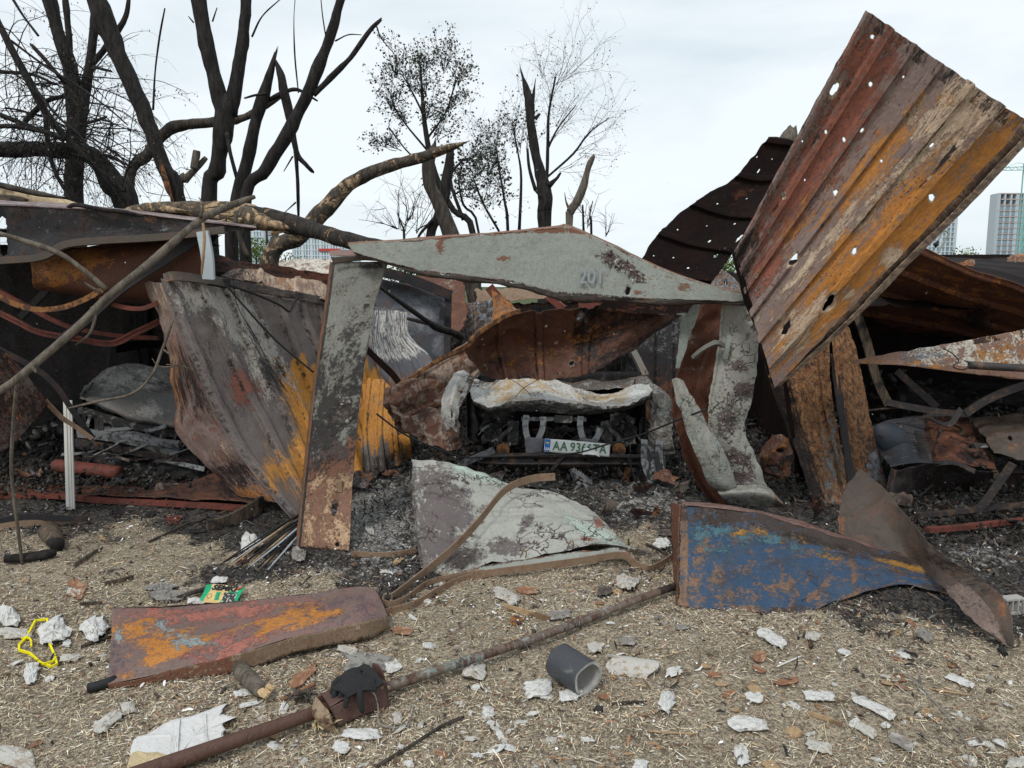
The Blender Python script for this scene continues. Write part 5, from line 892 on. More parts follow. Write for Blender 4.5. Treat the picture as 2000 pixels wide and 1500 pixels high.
sheet('pale_curl', [[(1312, 742, 4.85), (1322, 738, 4.8), (1334, 744, 4.85)], [(1322, 785, 4.8), (1340, 782, 4.78), (1352, 775, 4.8)], [(1345, 850, 4.8), (1368, 845, 4.77), (1386, 835, 4.8)], [(1368, 905, 4.8), (1395, 905, 4.78), (1415, 885, 4.82)], [(1384, 945, 4.85), (1410, 948, 4.82), (1436, 940, 4.88)], [(1410, 960, 4.9), (1425, 960, 4.9), (1440, 960, 4.9)]], STEEL_P, 40, 120, t, noise=((.006, 5),), edge=.008, mask=lambda x, y, u, v: (.35 * ((u < .08) | (u > .93)), .35 * blob(x, y, 1340, 800, 12, 12) + .0 * u, .45 * (y > 780), .28 + 0 * u))
sheet('rolled_end', [[(1400, 950, 4.95), (1450, 948, 4.95), (1495, 950, 4.95), (1525, 978, 4.95)], [(1405, 965, 4.85), (1455, 962, 4.85), (1498, 965, 4.85), (1530, 984, 4.9)], [(1420, 985, 4.95), (1460, 988, 4.95), (1500, 990, 4.95), (1532, 990, 4.95)]], STEEL_P, 50, 30, t, noise=((.006, 5),), mask=lambda x, y, u, v: (.3 + .25 * (u > .8), 0 * u, .4 + 0 * u, .25 + .2 * (v > .7)))
sheet('blue_grey_sheet', [[(1330, 590, 5.5), (1350, 592, 5.5), (1368, 592, 5.5)], [(1326, 650, 5.5), (1340, 655, 5.5), (1352, 655, 5.5)], [(1320, 720, 5.5), (1322, 720, 5.5), (1326, 720, 5.5)]], STEEL_P, 20, 40, t, mask=lambda x, y, u, v: (0 * u, .2 * (u > .4), 1 + 0 * u))
MB().bar([P(1355, 698, 4.95), P(1375, 680, 4.88), P(1398, 668, 4.85), P(1412, 676, 4.9)], .025, .035, (0, 0, 1), 6).build('handle', STEEL_Q, t)
MB().bar([P(1424, 655, 4.88), P(1420, 680, 4.88), P(1416, 700, 4.9)], .02, .03, (0, 1, 0), 4).build('hinge', STEEL_G, t)
wire('black_cable', 'long black cable sagging across the burnt white car front to the crumpled post', [(735, 808, 5.2), (790, 848, 5.2), (850, 875, 5.25), (905, 893, 5.4), (960, 892, 5.55), (1060, 889, 5.6), (1130, 884, 5.58), (1185, 868, 5.5), (1250, 850, 5.3), (1330, 818, 4.85), (1378, 800, 4.72)], .0065, BLACKP, cat_='cable')
# tan flaking panels
t = thing('flaking_panel', 'tall leaning panel pair of flaking tan rust under the big tilted sheet', 'metal panel', G(1660, 975))
sheet('left_face', [[(1470, 620, 6.0), (1540, 640, 5.8), (1622, 640, 5.5)], [(1500, 740, 5.9), (1560, 740, 5.7), (1624, 740, 5.5)], [(1545, 860, 5.8), (1590, 860, 5.65), (1640, 860, 5.5)], [(1590, 985, 5.75), (1625, 985, 5.6), (1672, 985, 5.5)]], TANM, 90, 120, t, ribs=[(.8, .03, -.03), (.4, .04, .02)], noise=((.02, 2), (.006, 10)), mask=lambda x, y, u, v: (.55 * ss(u, .25, .5) + .12, .2 * (u > .4), .5 * blob(x, y, 1625, 900, 14, 60), .9 * (1 - ss(u, .1, .4))))
sheet('right_face', [[(1620, 632, 5.48), (1640, 632, 5.46), (1660, 640, 5.5)], [(1632, 740, 5.48), (1660, 740, 5.46), (1684, 740, 5.5)], [(1648, 850, 5.48), (1680, 850, 5.46), (1706, 850, 5.5)], [(1664, 975, 5.48), (1700, 975, 5.46), (1738, 972, 5.5)]], TANM, 50, 140, t, ribs=[(.03, .02, .02)], noise=((.01, 3), (.004, 12)), edge=.006, mask=lambda x, y, u, v: (.78 * (1 - .6 * ss(y, 820, 870) * ss(u, .3, .6)), .2 + 0 * u, .6 * ss(y, 870, 900) * (u > .55), 0 * u))
sheet('dark_gap', [[(1620, 690, 5.52), (1634, 690, 5.5)], [(1660, 985, 5.52), (1678, 985, 5.5)]], STEEL_D, 6, 30, t)
S('rusty_bracket', 'orange rusty plate with two torn holes on the ground behind the crumpled post', [[(1485, 872, 5.55), (1520, 852, 5.5), (1545, 862, 5.5)], [(1478, 895, 5.5), (1515, 892, 5.42), (1552, 888, 5.5)], [(1490, 925, 5.5), (1515, 938, 5.45), (1540, 925, 5.5)]], RUST_R, 'metal plate', nu=60, nv=60, noise=((.02, 5), (.02, 6, 1)), edge=.03, holes=[(.62, .36, .035, .45), (.42, .78, .05, .3)], mask=lambda x, y, u, v: (.42 + 0 * u, .3 + 0 * u, .3 + 0 * u, .5 * (v > .5)))
# ---------------------------------------------------------------- right garage
S('roof_overhang', 'dark brown ribbed roof sheet hanging over the right garage, seen from below', [[(1785, 478, 5.3), (1900, 526, 5.15), (2000, 562, 5.0), (2120, 612, 4.8)], [(1735, 530, 5.7), (1860, 575, 5.55), (2000, 620, 5.4), (2120, 660, 5.2)], [(1690, 590, 6.2), (1840, 620, 6.1), (2000, 668, 6.0), (2120, 700, 5.9)], [(1660, 640, 6.8), (1840, 660, 6.8), (2000, 700, 6.8), (2120, 720, 6.8)]], RUST_R, nu=160, nv=110, rib_ax='v', ribs=[(.03, .05, .03), (.3, .06, .03), (.55, .06, .03), (.78, .06, .03)], noise=((.02, 2), (.004, 9)), edge=.01, holes=[(.53, .52, .028, .7), (.22, .42, .018, .7), (.19, .46, .012, .7)], mask=lambda x, y, u, v: (.25 + .2 * blob(x, y, 1870, 560, 80, 20, 20), 0 * u, 0 * u, mxx(.95 * blob(x, y, 1912, 606, 22, 12), .8 * blob(x, y, 1900, 630, 40, 8, 15), .6 * ss(v, .55, 1), .7 * blob(x, y, 1815, 620, 16, 5, 10))))
t = thing('pointed_beam', 'long pointed beam with flaking white and orange paint at the right edge', 'metal beam', P(1850, 740, 4.6))
sheet('beam_face', [[(1664, 703, 4.75), (1760, 687, 4.68), (1880, 666, 4.62), (2000, 644, 4.58), (2100, 626, 4.55)], [(1664, 706, 4.75), (1760, 700, 4.68), (1880, 698, 4.62), (2000, 694, 4.58), (2100, 690, 4.55)], [(1664, 709, 4.75), (1760, 713, 4.68), (1880, 728, 4.62), (2000, 741, 4.58), (2100, 752, 4.55)]], LINT, 120, 40, t, noise=((.006, 4), (.002, 14)), edge=.006, mask=lambda x, y, u, v: (.55 * ss(x, 1740, 1800) * (y < 715), .55 * mxx(blob(x, y, 1960, 690, 40, 30), blob(x, y, 1820, 715, 60, 10), blob(x, y, 1690, 705, 30, 8)), .5 * blob(x, y, 1800, 696, 30, 16), .35 * (v < .15) * (x > 1900)))
sheet('lower_flange', [[(1664, 709, 4.75), (1760, 713, 4.68), (1880, 728, 4.62), (2000, 741, 4.58), (2100, 752, 4.55)], [(1675, 708, 4.9), (1765, 712, 4.85), (1880, 725, 4.8), (2000, 737, 4.78), (2100, 747, 4.75)]], TRUST, 80, 6, t, noise=((.004, 6),), mask=lambda x, y, u, v: (.5 + 0 * u,))
tag(MB().tube([P(1893, 713, 4.5), P(1940, 716, 4.48), P(2000, 719, 4.45), P(2090, 722, 4.42)], .024, 12, sub=3).build('thin_pipe', BEAM, smooth=True), 'thin brown pipe wired along the pointed beam at the right edge', 'pipe')
wire('tie_wire', 'dark twisted tie wire holding the thin pipe to the pointed beam', [(1842, 680, 4.56), (1862, 692, 4.54), (1872, 705, 4.53), (1862, 716, 4.53), (1880, 722, 4.45), (1896, 712, 4.44), (1884, 704, 4.5)], .004, BLACKP)
for lab, pts, w in (('rusty upright bar inside the right garage, beside the tan panel', [(1668, 600, 5.9), (1690, 660, 5.9), (1712, 740, 5.9), (1735, 790, 5.9)], .07), ('brown bar lying level above the crushed car in the right garage', [(1730, 785, 5.8), (1780, 795, 5.75), (1840, 805, 5.7), (1890, 808, 5.7)], .05), ('bent brown bar rising right above the crushed car', [(1885, 808, 5.6), (1920, 785, 5.6), (1970, 762, 5.55), (2060, 735, 5.5)], .06), ('dark diagonal bar behind the level bar in the right garage', [(1752, 725, 6.3), (1790, 760, 6.3), (1830, 795, 6.3)], .06)):
    single('rusty_bar', lab, 'metal bar', pts, w, .02, ROTW if 'upright' in lab else BEAM)
t = thing('crushed_car', 'crushed rust brown car with louvred wing, dark inside the right garage', 'car', G(1850, 960))
sheet('bonnet', [[(1800, 812, 6.2), (1850, 806, 6.2), (1905, 820, 6.2)], [(1808, 855, 5.7), (1865, 852, 5.7), (1925, 870, 5.7)], [(1820, 905, 5.4), (1880, 905, 5.4), (1945, 918, 5.4)]], RUST_R, 70, 70, t, ribs=[(.12, .04, .02), (.8, .04, .02)], noise=((.015, 4), (.015, 4, 1)), mask=lambda x, y, u, v: (.12 + 0 * u, 0 * u, 0 * u, .42 + .2 * (v < .2)))
sheet('left_wing', [[(1700, 830, 6.2), (1750, 815, 6.2), (1805, 812, 6.2)], [(1704, 868, 5.7), (1755, 845, 5.6), (1810, 850, 5.7)], [(1740, 912, 5.3), (1775, 905, 5.3), (1822, 904, 5.35)]], metal('blue_black_wing', (.055, .06, .07), [(.14, .07, .04), (.2, .2, .2)], pits=.3, hue=.4), 50, 50, t, noise=((.015, 4),), mask=lambda x, y, u, v: (.15 + 0 * u, .2 + 0 * u))
sheet('front_panel', [[(1742, 915, 5.3), (1760, 918, 5.28), (1822, 905, 5.33), (1945, 920, 5.38), (2080, 925, 5.4)], [(1720, 985, 5.4), (1745, 990, 5.35), (1822, 960, 5.7), (1945, 960, 5.7), (2080, 960, 5.7)]], STEEL_D, 60, 24, t, noise=((.03, 4),), mask=lambda x, y, u, v: (.35 * (u < .2), .1 + 0 * u, 0 * u, .6 * (u > .2)))
Vb, Fb = [], []
cc_ = P(1742, 858, 5.52); nn = 20
for a in range(7):
    for b in range(nn):
        th = a / 6 * math.pi * .5; ph = b / nn * 2 * math.pi; Vb.append(cc_ + np.array((.15 * math.sin(th) * math.cos(ph), -.07 * math.cos(th), .12 * math.sin(th) * math.sin(ph) - .05 * math.sin(th) * math.cos(ph))))
for a in range(6):
    for b in range(nn): Fb.append((a * nn + b, a * nn + (b + 1) % nn, (a + 1) * nn + (b + 1) % nn, (a + 1) * nn + b))
mesh_obj('headlamp_bowl', Vb, Fb, metal('blue_black_bowl', (.05, .06, .075), [], pits=.1, rough=.45, hue=.1), t, smooth=True)
for k in range(10):
    y = 842 + k * 4.4; MB().bar([P(1786 + k * 1.1, y, 5.45 - .012 * k), P(1808 + k * 1.1, y + 3, 5.45 - .012 * k)], .008, .028, (0, 0, 1), 2).build('louvre', BEAM, t)
for k in range(26):
    x = g.uniform(1720, 2040); a = P(x, g.uniform(800, 960), g.uniform(5.35, 5.9)); d = g.normal(0, 1, 3) * (.14, .06, .05); MB().bar([a - d, a + g.normal(0, .03, 3), a + d], g.uniform(.012, .05), .008, (0, 1, .3), 4, g.uniform(-1.5, 1.5)).build('mangled_part', [BEAM, CHAR2, ROTW, BEAM][k % 4], t)
sheet('right_wing', [[(1895, 815, 6.0), (1960, 812, 5.9), (2080, 815, 5.8)], [(1918, 848, 5.6), (1975, 846, 5.5), (2080, 850, 5.5)], [(1940, 882, 5.4), (1990, 899, 5.35), (2080, 905, 5.3)]], BACKM, 90, 70, t, linear=True, noise=((.01, 4), (.006, 12), (.018, 4, 1)), holes=[(.45, .6, .02, 1.3)], edge=.012, mask=lambda x, y, u, v: (.25 + 0 * u, .0 * u, .15 + 0 * u, .3 * (v < .3)))
sheet('roof', [[(1750, 760, 7.6), (1900, 745, 7.6), (2080, 750, 7.6)], [(1760, 790, 6.6), (1900, 790, 6.6), (2080, 790, 6.6)]], CHAR, 30, 20, t, noise=((.06, 3),))
single('leaning_bar', 'red brown flat bar leaning out of the right garage rubble', 'metal bar', [tuple(P(1978, 905, 4.75)), tuple(P(1950, 945, 4.8)), tuple(P(1915, 990, 4.85)), tuple(G(1885, 1022, .03))], .05, .015, BEAM, world=True)
t = thing('rust_red_rail', 'pair of rust red rails lying across the right garage entrance', 'metal beam', G(1900, 1030))
MB().bar([G(1790, 1035, .10), G(1860, 1028, .10), G(2000, 1018, .12), G(2120, 1010, .12)], .03, .035, (0, 0, 1), 4).build('rail', BEAM, t)
MB().bar([G(1810, 1050, .05), G(1880, 1044, .05), G(2000, 1030, .05), G(2120, 1022, .05)], .03, .04, (0, 0, 1), 4).build('rail', RRUST, t)
# roofs at the far right
for k, (lab, ctrl, mat) in enumerate([('buckled corrugated tan sheet on the burnt roofs at far right', [[(1965, 505, 8.5), (2000, 500, 8.5), (2060, 505, 8.5)], [(1958, 545, 8.3), (2000, 548, 8.3), (2060, 550, 8.3)]], TRUST), ('pinkish red sheet lying on the burnt roofs at far right, topmost', [[(1950, 512, 9.4), (1990, 498, 9.4), (2070, 500, 9.4)], [(1905, 540, 9.0), (1980, 525, 9.0), (2070, 520, 9.0)]], PINKM), ('black bent roof sheet behind the right garage overhang', [[(1925, 522, 7.6), (1950, 530, 7.6), (1990, 545, 7.6), (2070, 570, 7.6)], [(1905, 530, 7.2), (1950, 545, 7.2), (1990, 565, 7.2), (2070, 590, 7.2)]], RUST_DK), ('pale whitish sheets on the burnt roofs just left of the pink one', [[(1885, 518, 10.5), (1930, 512, 10.5), (1975, 520, 10.5)], [(1880, 545, 10.2), (1930, 545, 10.2), (1975, 545, 10.2)]], LINT), ('small brown sheet corner sticking up behind the roof overhang', [[(1862, 512, 7.6), (1905, 508, 7.6)], [(1870, 535, 7.5), (1898, 545, 7.5)]], RUST_R)]):
    S('roof_sheet', lab, ctrl, mat, nu=50, nv=20, ribs=[(q, .05, .03) for q in (.1, .25, .4, .55, .7, .85)] if 'corrugated' in lab else (), noise=((.02, 3), (.01, 9)), edge=.02, mask=lambda x, y, u, v: (.6 + 0 * u, .3 + 0 * u))
t = thing('bent_lamp_arm', 'thin bent lamp arm standing against the pale high rise', 'street lamp', P(1826, 500, 9)); MB().tube([P(1826, 505, 9), P(1845, 470, 9), P(1852, 455, 9), P(1842, 452, 9), P(1832, 470, 9)], .012, 6, sub=5).build('arm', STEEL_G, t); MB().tube([P(1832, 470, 9), P(1828, 478, 9), P(1827, 484, 9)], [.01, .03, .005], 8).build('lamp_holder', BLACKP, t)
S('speckled_gable', 'rust speckled bluish gable piece behind the lintel tip, below the green tree', [[(1400, 520, 7.0), (1425, 535, 7.0), (1450, 560, 7.0)], [(1375, 560, 6.9), (1410, 575, 6.9), (1450, 590, 6.9)]], TANM, nu=30, nv=30, holes=[(.5, .4, .02)], mask=lambda x, y, u, v: (.5 + 0 * u, .3 + 0 * u, .5 + 0 * u))
# ---------------------------------------------------------------- burnt white car in the middle
t = thing('burnt_white_car', 'burnt out car with a warped white bonnet in the middle garage', 'car', G(1095, 960))
sheet('bonnet', [[(918, 742, 6.6), (965, 750, 6.75), (1012, 720, 6.8), (1065, 731, 6.8), (1120, 757, 6.7), (1175, 775, 6.65), (1230, 757, 6.75), (1268, 750, 6.5)], [(913, 760, 6.2), (950, 772, 6.25), (1008, 758, 6.3), (1065, 763, 6.3), (1125, 784, 6.25), (1180, 790, 6.2), (1235, 774, 6.25), (1274, 762, 6.2)], [(925, 786, 5.98), (956, 801, 5.86), (1000, 787, 5.86), (1060, 783, 5.86), (1120, 791, 5.86), (1175, 797, 5.86), (1228, 792, 5.86), (1266, 776, 5.98)], [(934, 792, 6.02), (960, 804, 5.92), (1008, 801, 5.9), (1060, 804, 5.9), (1120, 809, 5.9), (1175, 808, 5.9), (1230, 798, 5.92), (1260, 785, 6.02)]], WHOOD, 240, 110, t, linear=True, noise=((.008, 5), (.003, 12), (.0015, 40), (.012, 4.2, 1), (.004, 14, 1)), edge=.008, holes=[(.33, .42, .008), (.9, .55, .009), (.6, .5, .006), (.55, .93, .03, .4), (.3, .95, .02, .4)],
    mask=lambda x, y, u, v: (mxx(blob(x, y, 1010, 752, 60, 16), blob(x, y, 1180, 775, 60, 12), blob(x, y, 990, 775, 40, 12)) * .8, .85 * (v > .72) + .3 * blob(x, y, 1150, 765, 40, 8), mxx(blob(x, y, 930, 770, 16, 22), blob(x, y, 1250, 770, 22, 14)) * .9, mxx(blob(x, y, 938, 746, 26, 9) * 1.0, .9 * (v > .66), .4 * blob(x, y, 1160, 776, 30, 6), .4 * blob(x, y, 1060, 770, 20, 5))))  # front lip darkened: underside shade put into the mask
sheet('scuttle', [[(1085, 742, 7.0), (1160, 740, 7.05), (1220, 738, 7.05), (1265, 735, 6.9)], [(1090, 760, 6.75), (1160, 765, 6.75), (1220, 760, 6.75), (1265, 752, 6.6)]], BACKM, 50, 16, t, noise=((.03, 4), (.01, 10)), mask=lambda x, y, u, v: (0 * u, 0 * u, .4 + 0 * u))
sheet('left_wing', [[(886, 730, 5.75), (905, 724, 5.75), (922, 735, 5.8)], [(870, 765, 5.45), (890, 752, 5.4), (912, 762, 5.5)], [(862, 800, 5.3), (880, 790, 5.25), (897, 800, 5.3)], [(870, 840, 5.3), (880, 834, 5.25), (892, 844, 5.3)]], WHOOD, 70, 90, t, linear=True, noise=((.006, 5), (.003, 12), (.008, 4, 1)), edge=.016, holes=[(.75, .38, .022, 1.8), (.6, .8, .02, 1.6)], mask=lambda x, y, u, v: (.2 + 0 * u, .4 * (v > .8), .4 + 0 * u, .5 * (u > .8) + .6 * blob(x, y, 912, 735, 12, 8)))
sheet('right_wing', [[(1262, 735, 6.7), (1280, 745, 6.6), (1300, 770, 6.5)], [(1272, 770, 6.3), (1290, 785, 6.2), (1308, 800, 6.2)], [(1275, 830, 6.1), (1295, 840, 6.0), (1308, 845, 6.0)], [(1285, 880, 6.1), (1298, 885, 6.0), (1310, 880, 6.0)]], metal('burnt_grey_wing', (.13, .125, .115), [(.05, .045, .04), (.3, .29, .26)], pits=.4), 40, 60, t, noise=((.04, 4), (.02, 10), (.04, 4, 1)), edge=.03, mask=lambda x, y, u, v: (.45 + 0 * u, .5 + 0 * u))
MB().bar([P(1215, 655, 7.9), P(1238, 690, 7.4), P(1262, 738, 6.9)], .07, .06, (0, 1, 0), 6).build('windscreen_pillar', metal('ashy_pillar', (.12, .115, .10), [(.3, .28, .24)], pits=.4), t)
MB().bar([P(985, 660, 7.9), P(950, 700, 7.4), P(925, 738, 6.9)], .07, .06, (0, 1, 0), 6).build('windscreen_pillar', CHAR2, t)
def wsheet(nm, ctrl, mat, nu, nv, **k): return sheet(nm, ctrl, mat, nu, nv, t, world=True, **k)
xl, xr = -.44, 1.25
wsheet('roof', [[(xl + .2, 9.4, 1.15), (.4, 9.4, 1.2), (xr - .2, 9.4, 1.15)], [(xl + .15, 8.4, 1.25), (.4, 8.4, 1.22), (xr - .15, 8.4, 1.25)], [(xl + .15, 7.7, 1.2), (.4, 7.7, 1.15), (xr - .15, 7.7, 1.2)]], CHAR2, 30, 24, noise=((.03, 2),))
wsheet('firewall', [[(xl, 7.0, .8), (.4, 7.0, .8), (xr, 7.0, .8)], [(xl, 7.0, .1), (.4, 7.0, .1), (xr, 7.0, .1)]], CHAR, 24, 16, noise=((.05, 5),))
for sx, nm in ((xl, 'left_side'), (xr, 'right_side')):
    wsheet('body_side', [[(sx, 6.9, .82), (sx, 8, .9), (sx, 9.9, .85)], [(sx, 6.9, .2), (sx, 8, .2), (sx, 9.9, .25)]], CHAR2, 30, 16, noise=((.03, 3),))
    wsheet('inner_wing', [[(sx + (.15 if sx < 0 else -.15), 6.05, .62), (sx + (.12 if sx < 0 else -.12), 6.9, .75)], [(sx + (.22 if sx < 0 else -.22), 6.05, .12), (sx + (.2 if sx < 0 else -.2), 6.9, .12)]], CHAR, 16, 16, noise=((.05, 5),))
mb = MB(); mb.box((.42, 6.7, .38), (.75, .4, .42), .1).box((.2, 6.55, .5), (.3, .25, .25), -.2).box((.7, 6.6, .3), (.3, .3, .3), .3); mb.build('engine_block', CHAR, t)
def br(nm, pts, w, th, mat, up=(0, 1, 0), tw=0, sub=5): MB().bar([P(*p) for p in pts], w, th, up, sub, tw).build(nm, mat, t)
br('upper_crossmember', [(1018, 818, 5.95), (1080, 818, 5.95), (1145, 819, 5.95)], .03, .03, ALU, (0, 0, 1))
br('latch', [(1083, 817, 5.92), (1117, 818, 5.92)], .06, .05, CHAR2, (0, 0, 1))
for pts in ([(1028, 811, 5.9), (1026, 835, 5.88), (1031, 858, 5.86)], [(1061, 814, 5.9), (1060, 835, 5.88), (1051, 858, 5.86)], [(1134, 813, 5.9), (1133, 835, 5.88), (1139, 858, 5.86)], [(1172, 836, 5.9), (1168, 850, 5.88), (1158, 864, 5.86)]): br('bumper_bracket', pts, .012, .048, ALU)
for x, y, w, h in ((1042, 870, .17, .12), (1150, 862, .13, .05)):
    sheet('bracket_plate', [[(x - w * 120, y - h * 110, 5.85), (x, y - h * 125, 5.83), (x + w * 125, y - h * 110, 5.85)], [(x - w * 95, y + h * 130, 5.85), (x, y + h * 115, 5.83), (x + w * 100, y + h * 130, 5.85)]], metal('blue_grey_plate', (.17, .17, .19), [(.08, .06, .05)], pits=.6), 16, 16, t, noise=((.008, 9),), edge=.012)
for x0, x1, s_ in ((1003, 985, -1), (1184, 1206, 1)):
    br('chassis_bracket', [(x0, 822, 6.0), (x0 + s_ * 1, 845, 6.0), (x0 + s_ * 2, 868, 6.0)], .02, .09, CHAR2)
    br('chassis_bracket', [(x0, 822, 5.98), (x0 + s_ * 8, 838, 5.96), (x0 + s_ * 24, 852, 5.94), (x0 + s_ * 26, 862, 5.94)], .012, .03, CHAR2)
    MB().tube([P(x1 + s_ * 3, 878, 6.1), P(x1 + s_ * 3, 878, 5.93)], [.055, .055], 14).build('crush_can', ORUST, t)
    br('chassis_rail', [(x1 + s_ * 4, 862, 6.3), (x1 + s_ * 4, 868, 5.97)], .14, .03, CHAR2, (1, 0, 0))
sheet('bumper_beam', [[(932, 886, 5.95), (1000, 884, 5.86), (1095, 884, 5.83), (1190, 885, 5.86), (1256, 889, 5.95)], [(933, 892, 5.92), (1000, 891, 5.83), (1095, 891, 5.80), (1190, 892, 5.83), (1256, 895, 5.92)], [(934, 898, 5.95), (1000, 898, 5.86), (1095, 898, 5.83), (1190, 899, 5.86), (1256, 901, 5.95)], [(936, 904, 5.90), (1000, 906, 5.81), (1095, 906, 5.78), (1190, 906, 5.81), (1256, 907, 5.90)], [(938, 910, 5.95), (1000, 914, 5.86), (1095, 914, 5.83), (1190, 913, 5.86), (1254, 912, 5.95)]], BEAM, 120, 40, t, noise=((.006, 5), (.002, 18)), edge=.004, holes=[(.38, .5, .012, 1), (.44, .5, .006), (.54, .5, .006), (.62, .5, .012)])
br('tow_strut', [(1226, 912, 5.9), (1222, 935, 5.88), (1214, 957, 5.85)], .02, .05, ORUST)
br('tow_strut', [(955, 910, 5.95), (950, 932, 5.9), (962, 955, 5.9)], .02, .04, ORUST)
br('tow_strut', [(975, 910, 6.0), (982, 930, 5.95)], .02, .04, BEAM)
br('undertray_rim', [(1050, 955, 5.75), (1110, 966, 5.6), (1180, 970, 5.6), (1220, 962, 5.6), (1243, 946, 5.6)], .05, .02, ALU, (0, 0, 1))
br('undertray_rim', [(1020, 948, 5.85), (1080, 944, 5.8), (1135, 948, 5.8)], .05, .015, CHAR2, (0, 0, 1))
sheet('undertray', [[(1010, 935, 6.1), (1100, 930, 6.1), (1210, 935, 6.1)], [(1030, 955, 5.75), (1110, 960, 5.7), (1220, 958, 5.7)]], CHAR2, 50, 30, t, noise=((.03, 5), (.012, 14)))
for k in range(9): sheet('radiator_fin', [[(1110 + k * 5, 918 + k * 2.2, 5.82), (1122 + k * 4, 914 + k * 2.5, 5.8)], [(1122 + k * 3, 945 + k, 5.8), (1134 + k * 3, 940 + k, 5.78)]], ALU, 4, 6, t, noise=((.008, 9),))
for k in range(12):
    x = 1262 + g.uniform(-8, 26); br('torn_liner', [(x, 862 + g.uniform(-5, 20), 5.9), (x + g.uniform(-4, 12), 905, 5.8), (x + g.uniform(0, 22), 945 + g.uniform(-10, 10), 5.7)], .006, g.uniform(.03, .08), [CHAR2, ALU, CHAR2][k % 3], (0, 1, 0), g.uniform(-.8, .8))
br('grille_strip', [(885, 925, 5.75), (905, 905, 5.8), (940, 890, 5.85), (965, 878, 5.9)], .05, .02, ALU, (0, 0, 1))
wire('bent_wire', 'thin rusty wire crossing over the warped white bonnet', [(972, 728, 6.1), (1000, 742, 5.95), (1023, 758, 5.9), (1038, 774, 5.85)], .0025, BEAM); wire('bent_wire', 'second thin wire crossing the bonnet the other way', [(1075, 730, 6.0), (1045, 745, 5.93), (1023, 758, 5.88), (1006, 776, 5.84)], .0025, BEAM)
for k in range(52):
    x = g.uniform(930, 1270); y = g.uniform(825, 955); Yd = 6.0 if y < 885 else 5.75; a = P(x, y, Yd + g.uniform(0, .25)); d = g.normal(0, 1, 3) * (.09, .05, .07); MB().bar([a - d, a + g.normal(0, .03, 3), a + d], g.uniform(.012, .05), .006, (0, 1, .3), 4, g.uniform(-2, 2)).build('mangled_bracket', [CHAR2, ALU, BEAM, CHAR2][k % 4], t)
for k in range(14):
    x = g.uniform(940, 1240); a = P(x, g.uniform(815, 850), 6.1); b = P(x + g.uniform(-60, 60), g.uniform(860, 950), g.uniform(5.8, 6.1)); MB().tube([a, (a + b) / 2 + g.normal(0, .06, 3), (a * .3 + b * .7) + g.normal(0, .05, 3), b], .0035, 5, sub=5).build('burnt_wire', BLACKP if k % 3 else BEAM, t)
for sx in (962, 1218): sheet('lamp_housing', [[(sx - 24, 812, 6.0), (sx, 806, 6.05), (sx + 22, 812, 6.0)], [(sx - 22, 838, 6.05), (sx, 838, 6.2), (sx + 22, 838, 6.05)], [(sx - 18, 862, 5.98), (sx, 866, 6.05), (sx + 18, 862, 5.98)]], CHAR2, 40, 40, t, noise=((.02, 6), (.03, 6, 1)), edge=.03, holes=[(.5, .5, .05, .8)])
sheet('radiator_support', [[(985, 838, 6.15), (1090, 834, 6.2), (1195, 838, 6.15)], [(985, 872, 6.15), (1090, 872, 6.2), (1195, 872, 6.15)]], STEEL_D, 80, 30, t, noise=((.015, 5), (.02, 6, 1)), edge=.03, holes=[(.25, .5, .05, .7), (.6, .5, .06, .6), (.85, .4, .03)], mask=lambda x, y, u, v: (.3 + 0 * u, .45 + 0 * u))
# number plate
PW = plain('plate_white', (.70, .71, .68), .45, .08, 20, .0005, (.42, .40, .35), (.62, .70)); PG = plain('plate_green', (.05, .16, .08), .5, .1, 10, 0); PB = plain('plate_blue', (.03, .16, .50), .5, .1, 10, 0); PY = plain('plate_yellow', (.8, .62, .05), .5, .1, 10, 0)
c = P(1127, 874, 5.77); a = P(1064, 868, 5.77); b = P(1191, 876, 5.79); ang = math.atan2(b[2] - a[2], b[0] - a[0]); Lp = np.linalg.norm(b - a)
e = bpy.data.objects.new('number_plate', None); COL.objects.link(e); e.location = Vector(c) - wloc(t); e.parent = t; e.rotation_euler = (R(-4), -ang, 0)
def pl(nm, x, z, w, h, mat, y=0, th=.002):
    mb = MB(); mb.box((0, 0, 0), (w, th, h)); o = link(nm, fastmesh(nm, mb.v, mb.f), mat, None, (x, y, z)); o.parent = e; return o
me_ = sheet('plate_tmp', [[(-Lp / 2, 0, .052), (-Lp / 4, 0, .054), (0, -.002, .053), (Lp / 4, .002, .050), (Lp / 2, -.004, .048)], [(-Lp / 2, 0, -.052), (-Lp / 4, 0, -.052), (0, -.002, -.050), (Lp / 4, .002, -.052), (Lp / 2, -.004, -.056)]], PW, 30, 8, None, world=True, noise=((.0015, 9),), edge=.002, thick=.002)
me_.name = 'plate_sheet'; me_.parent = e; me_.location = (0, 0, -.056)
pl('blue_band', -Lp / 2 + .024, .001, .044, .098, PB, -.0035); pl('flag_stripe', -Lp / 2 + .024, .022, .026, .010, PY, -.0055)
def pt(nm, s, x, z, size, mat, sx=1):
    o = textobj(nm, s, mat, None, (0, 0, 0), (R(90), 0, 0), size, .0008, sx, .0015); o.parent = e; o.location = (x, -.0065, z); return o
pt('plate_letter', 'UA', -Lp / 2 + .024, -.028, .032, PW)
for s, x in (('A', -.165), ('A', -.105), ('9', -.035), ('3', .010), ('6', .053), ('6', .096), ('T', .150), ('A', .205)): pt('plate_letter', s, x, -.001, .098, PG, .85)
sheet('peeled_film', [[(1140, 876, 5.75), (1156, 879, 5.74), (1170, 882, 5.75)], [(1138, 890, 5.74), (1155, 888, 5.72), (1172, 893, 5.75)]], PW, 20, 12, e, noise=((.006, 12),), edge=.01)
o_ = bpy.data.objects['peeled_film']; o_.parent = t; o_.location = Vector(o_.location) + e.location

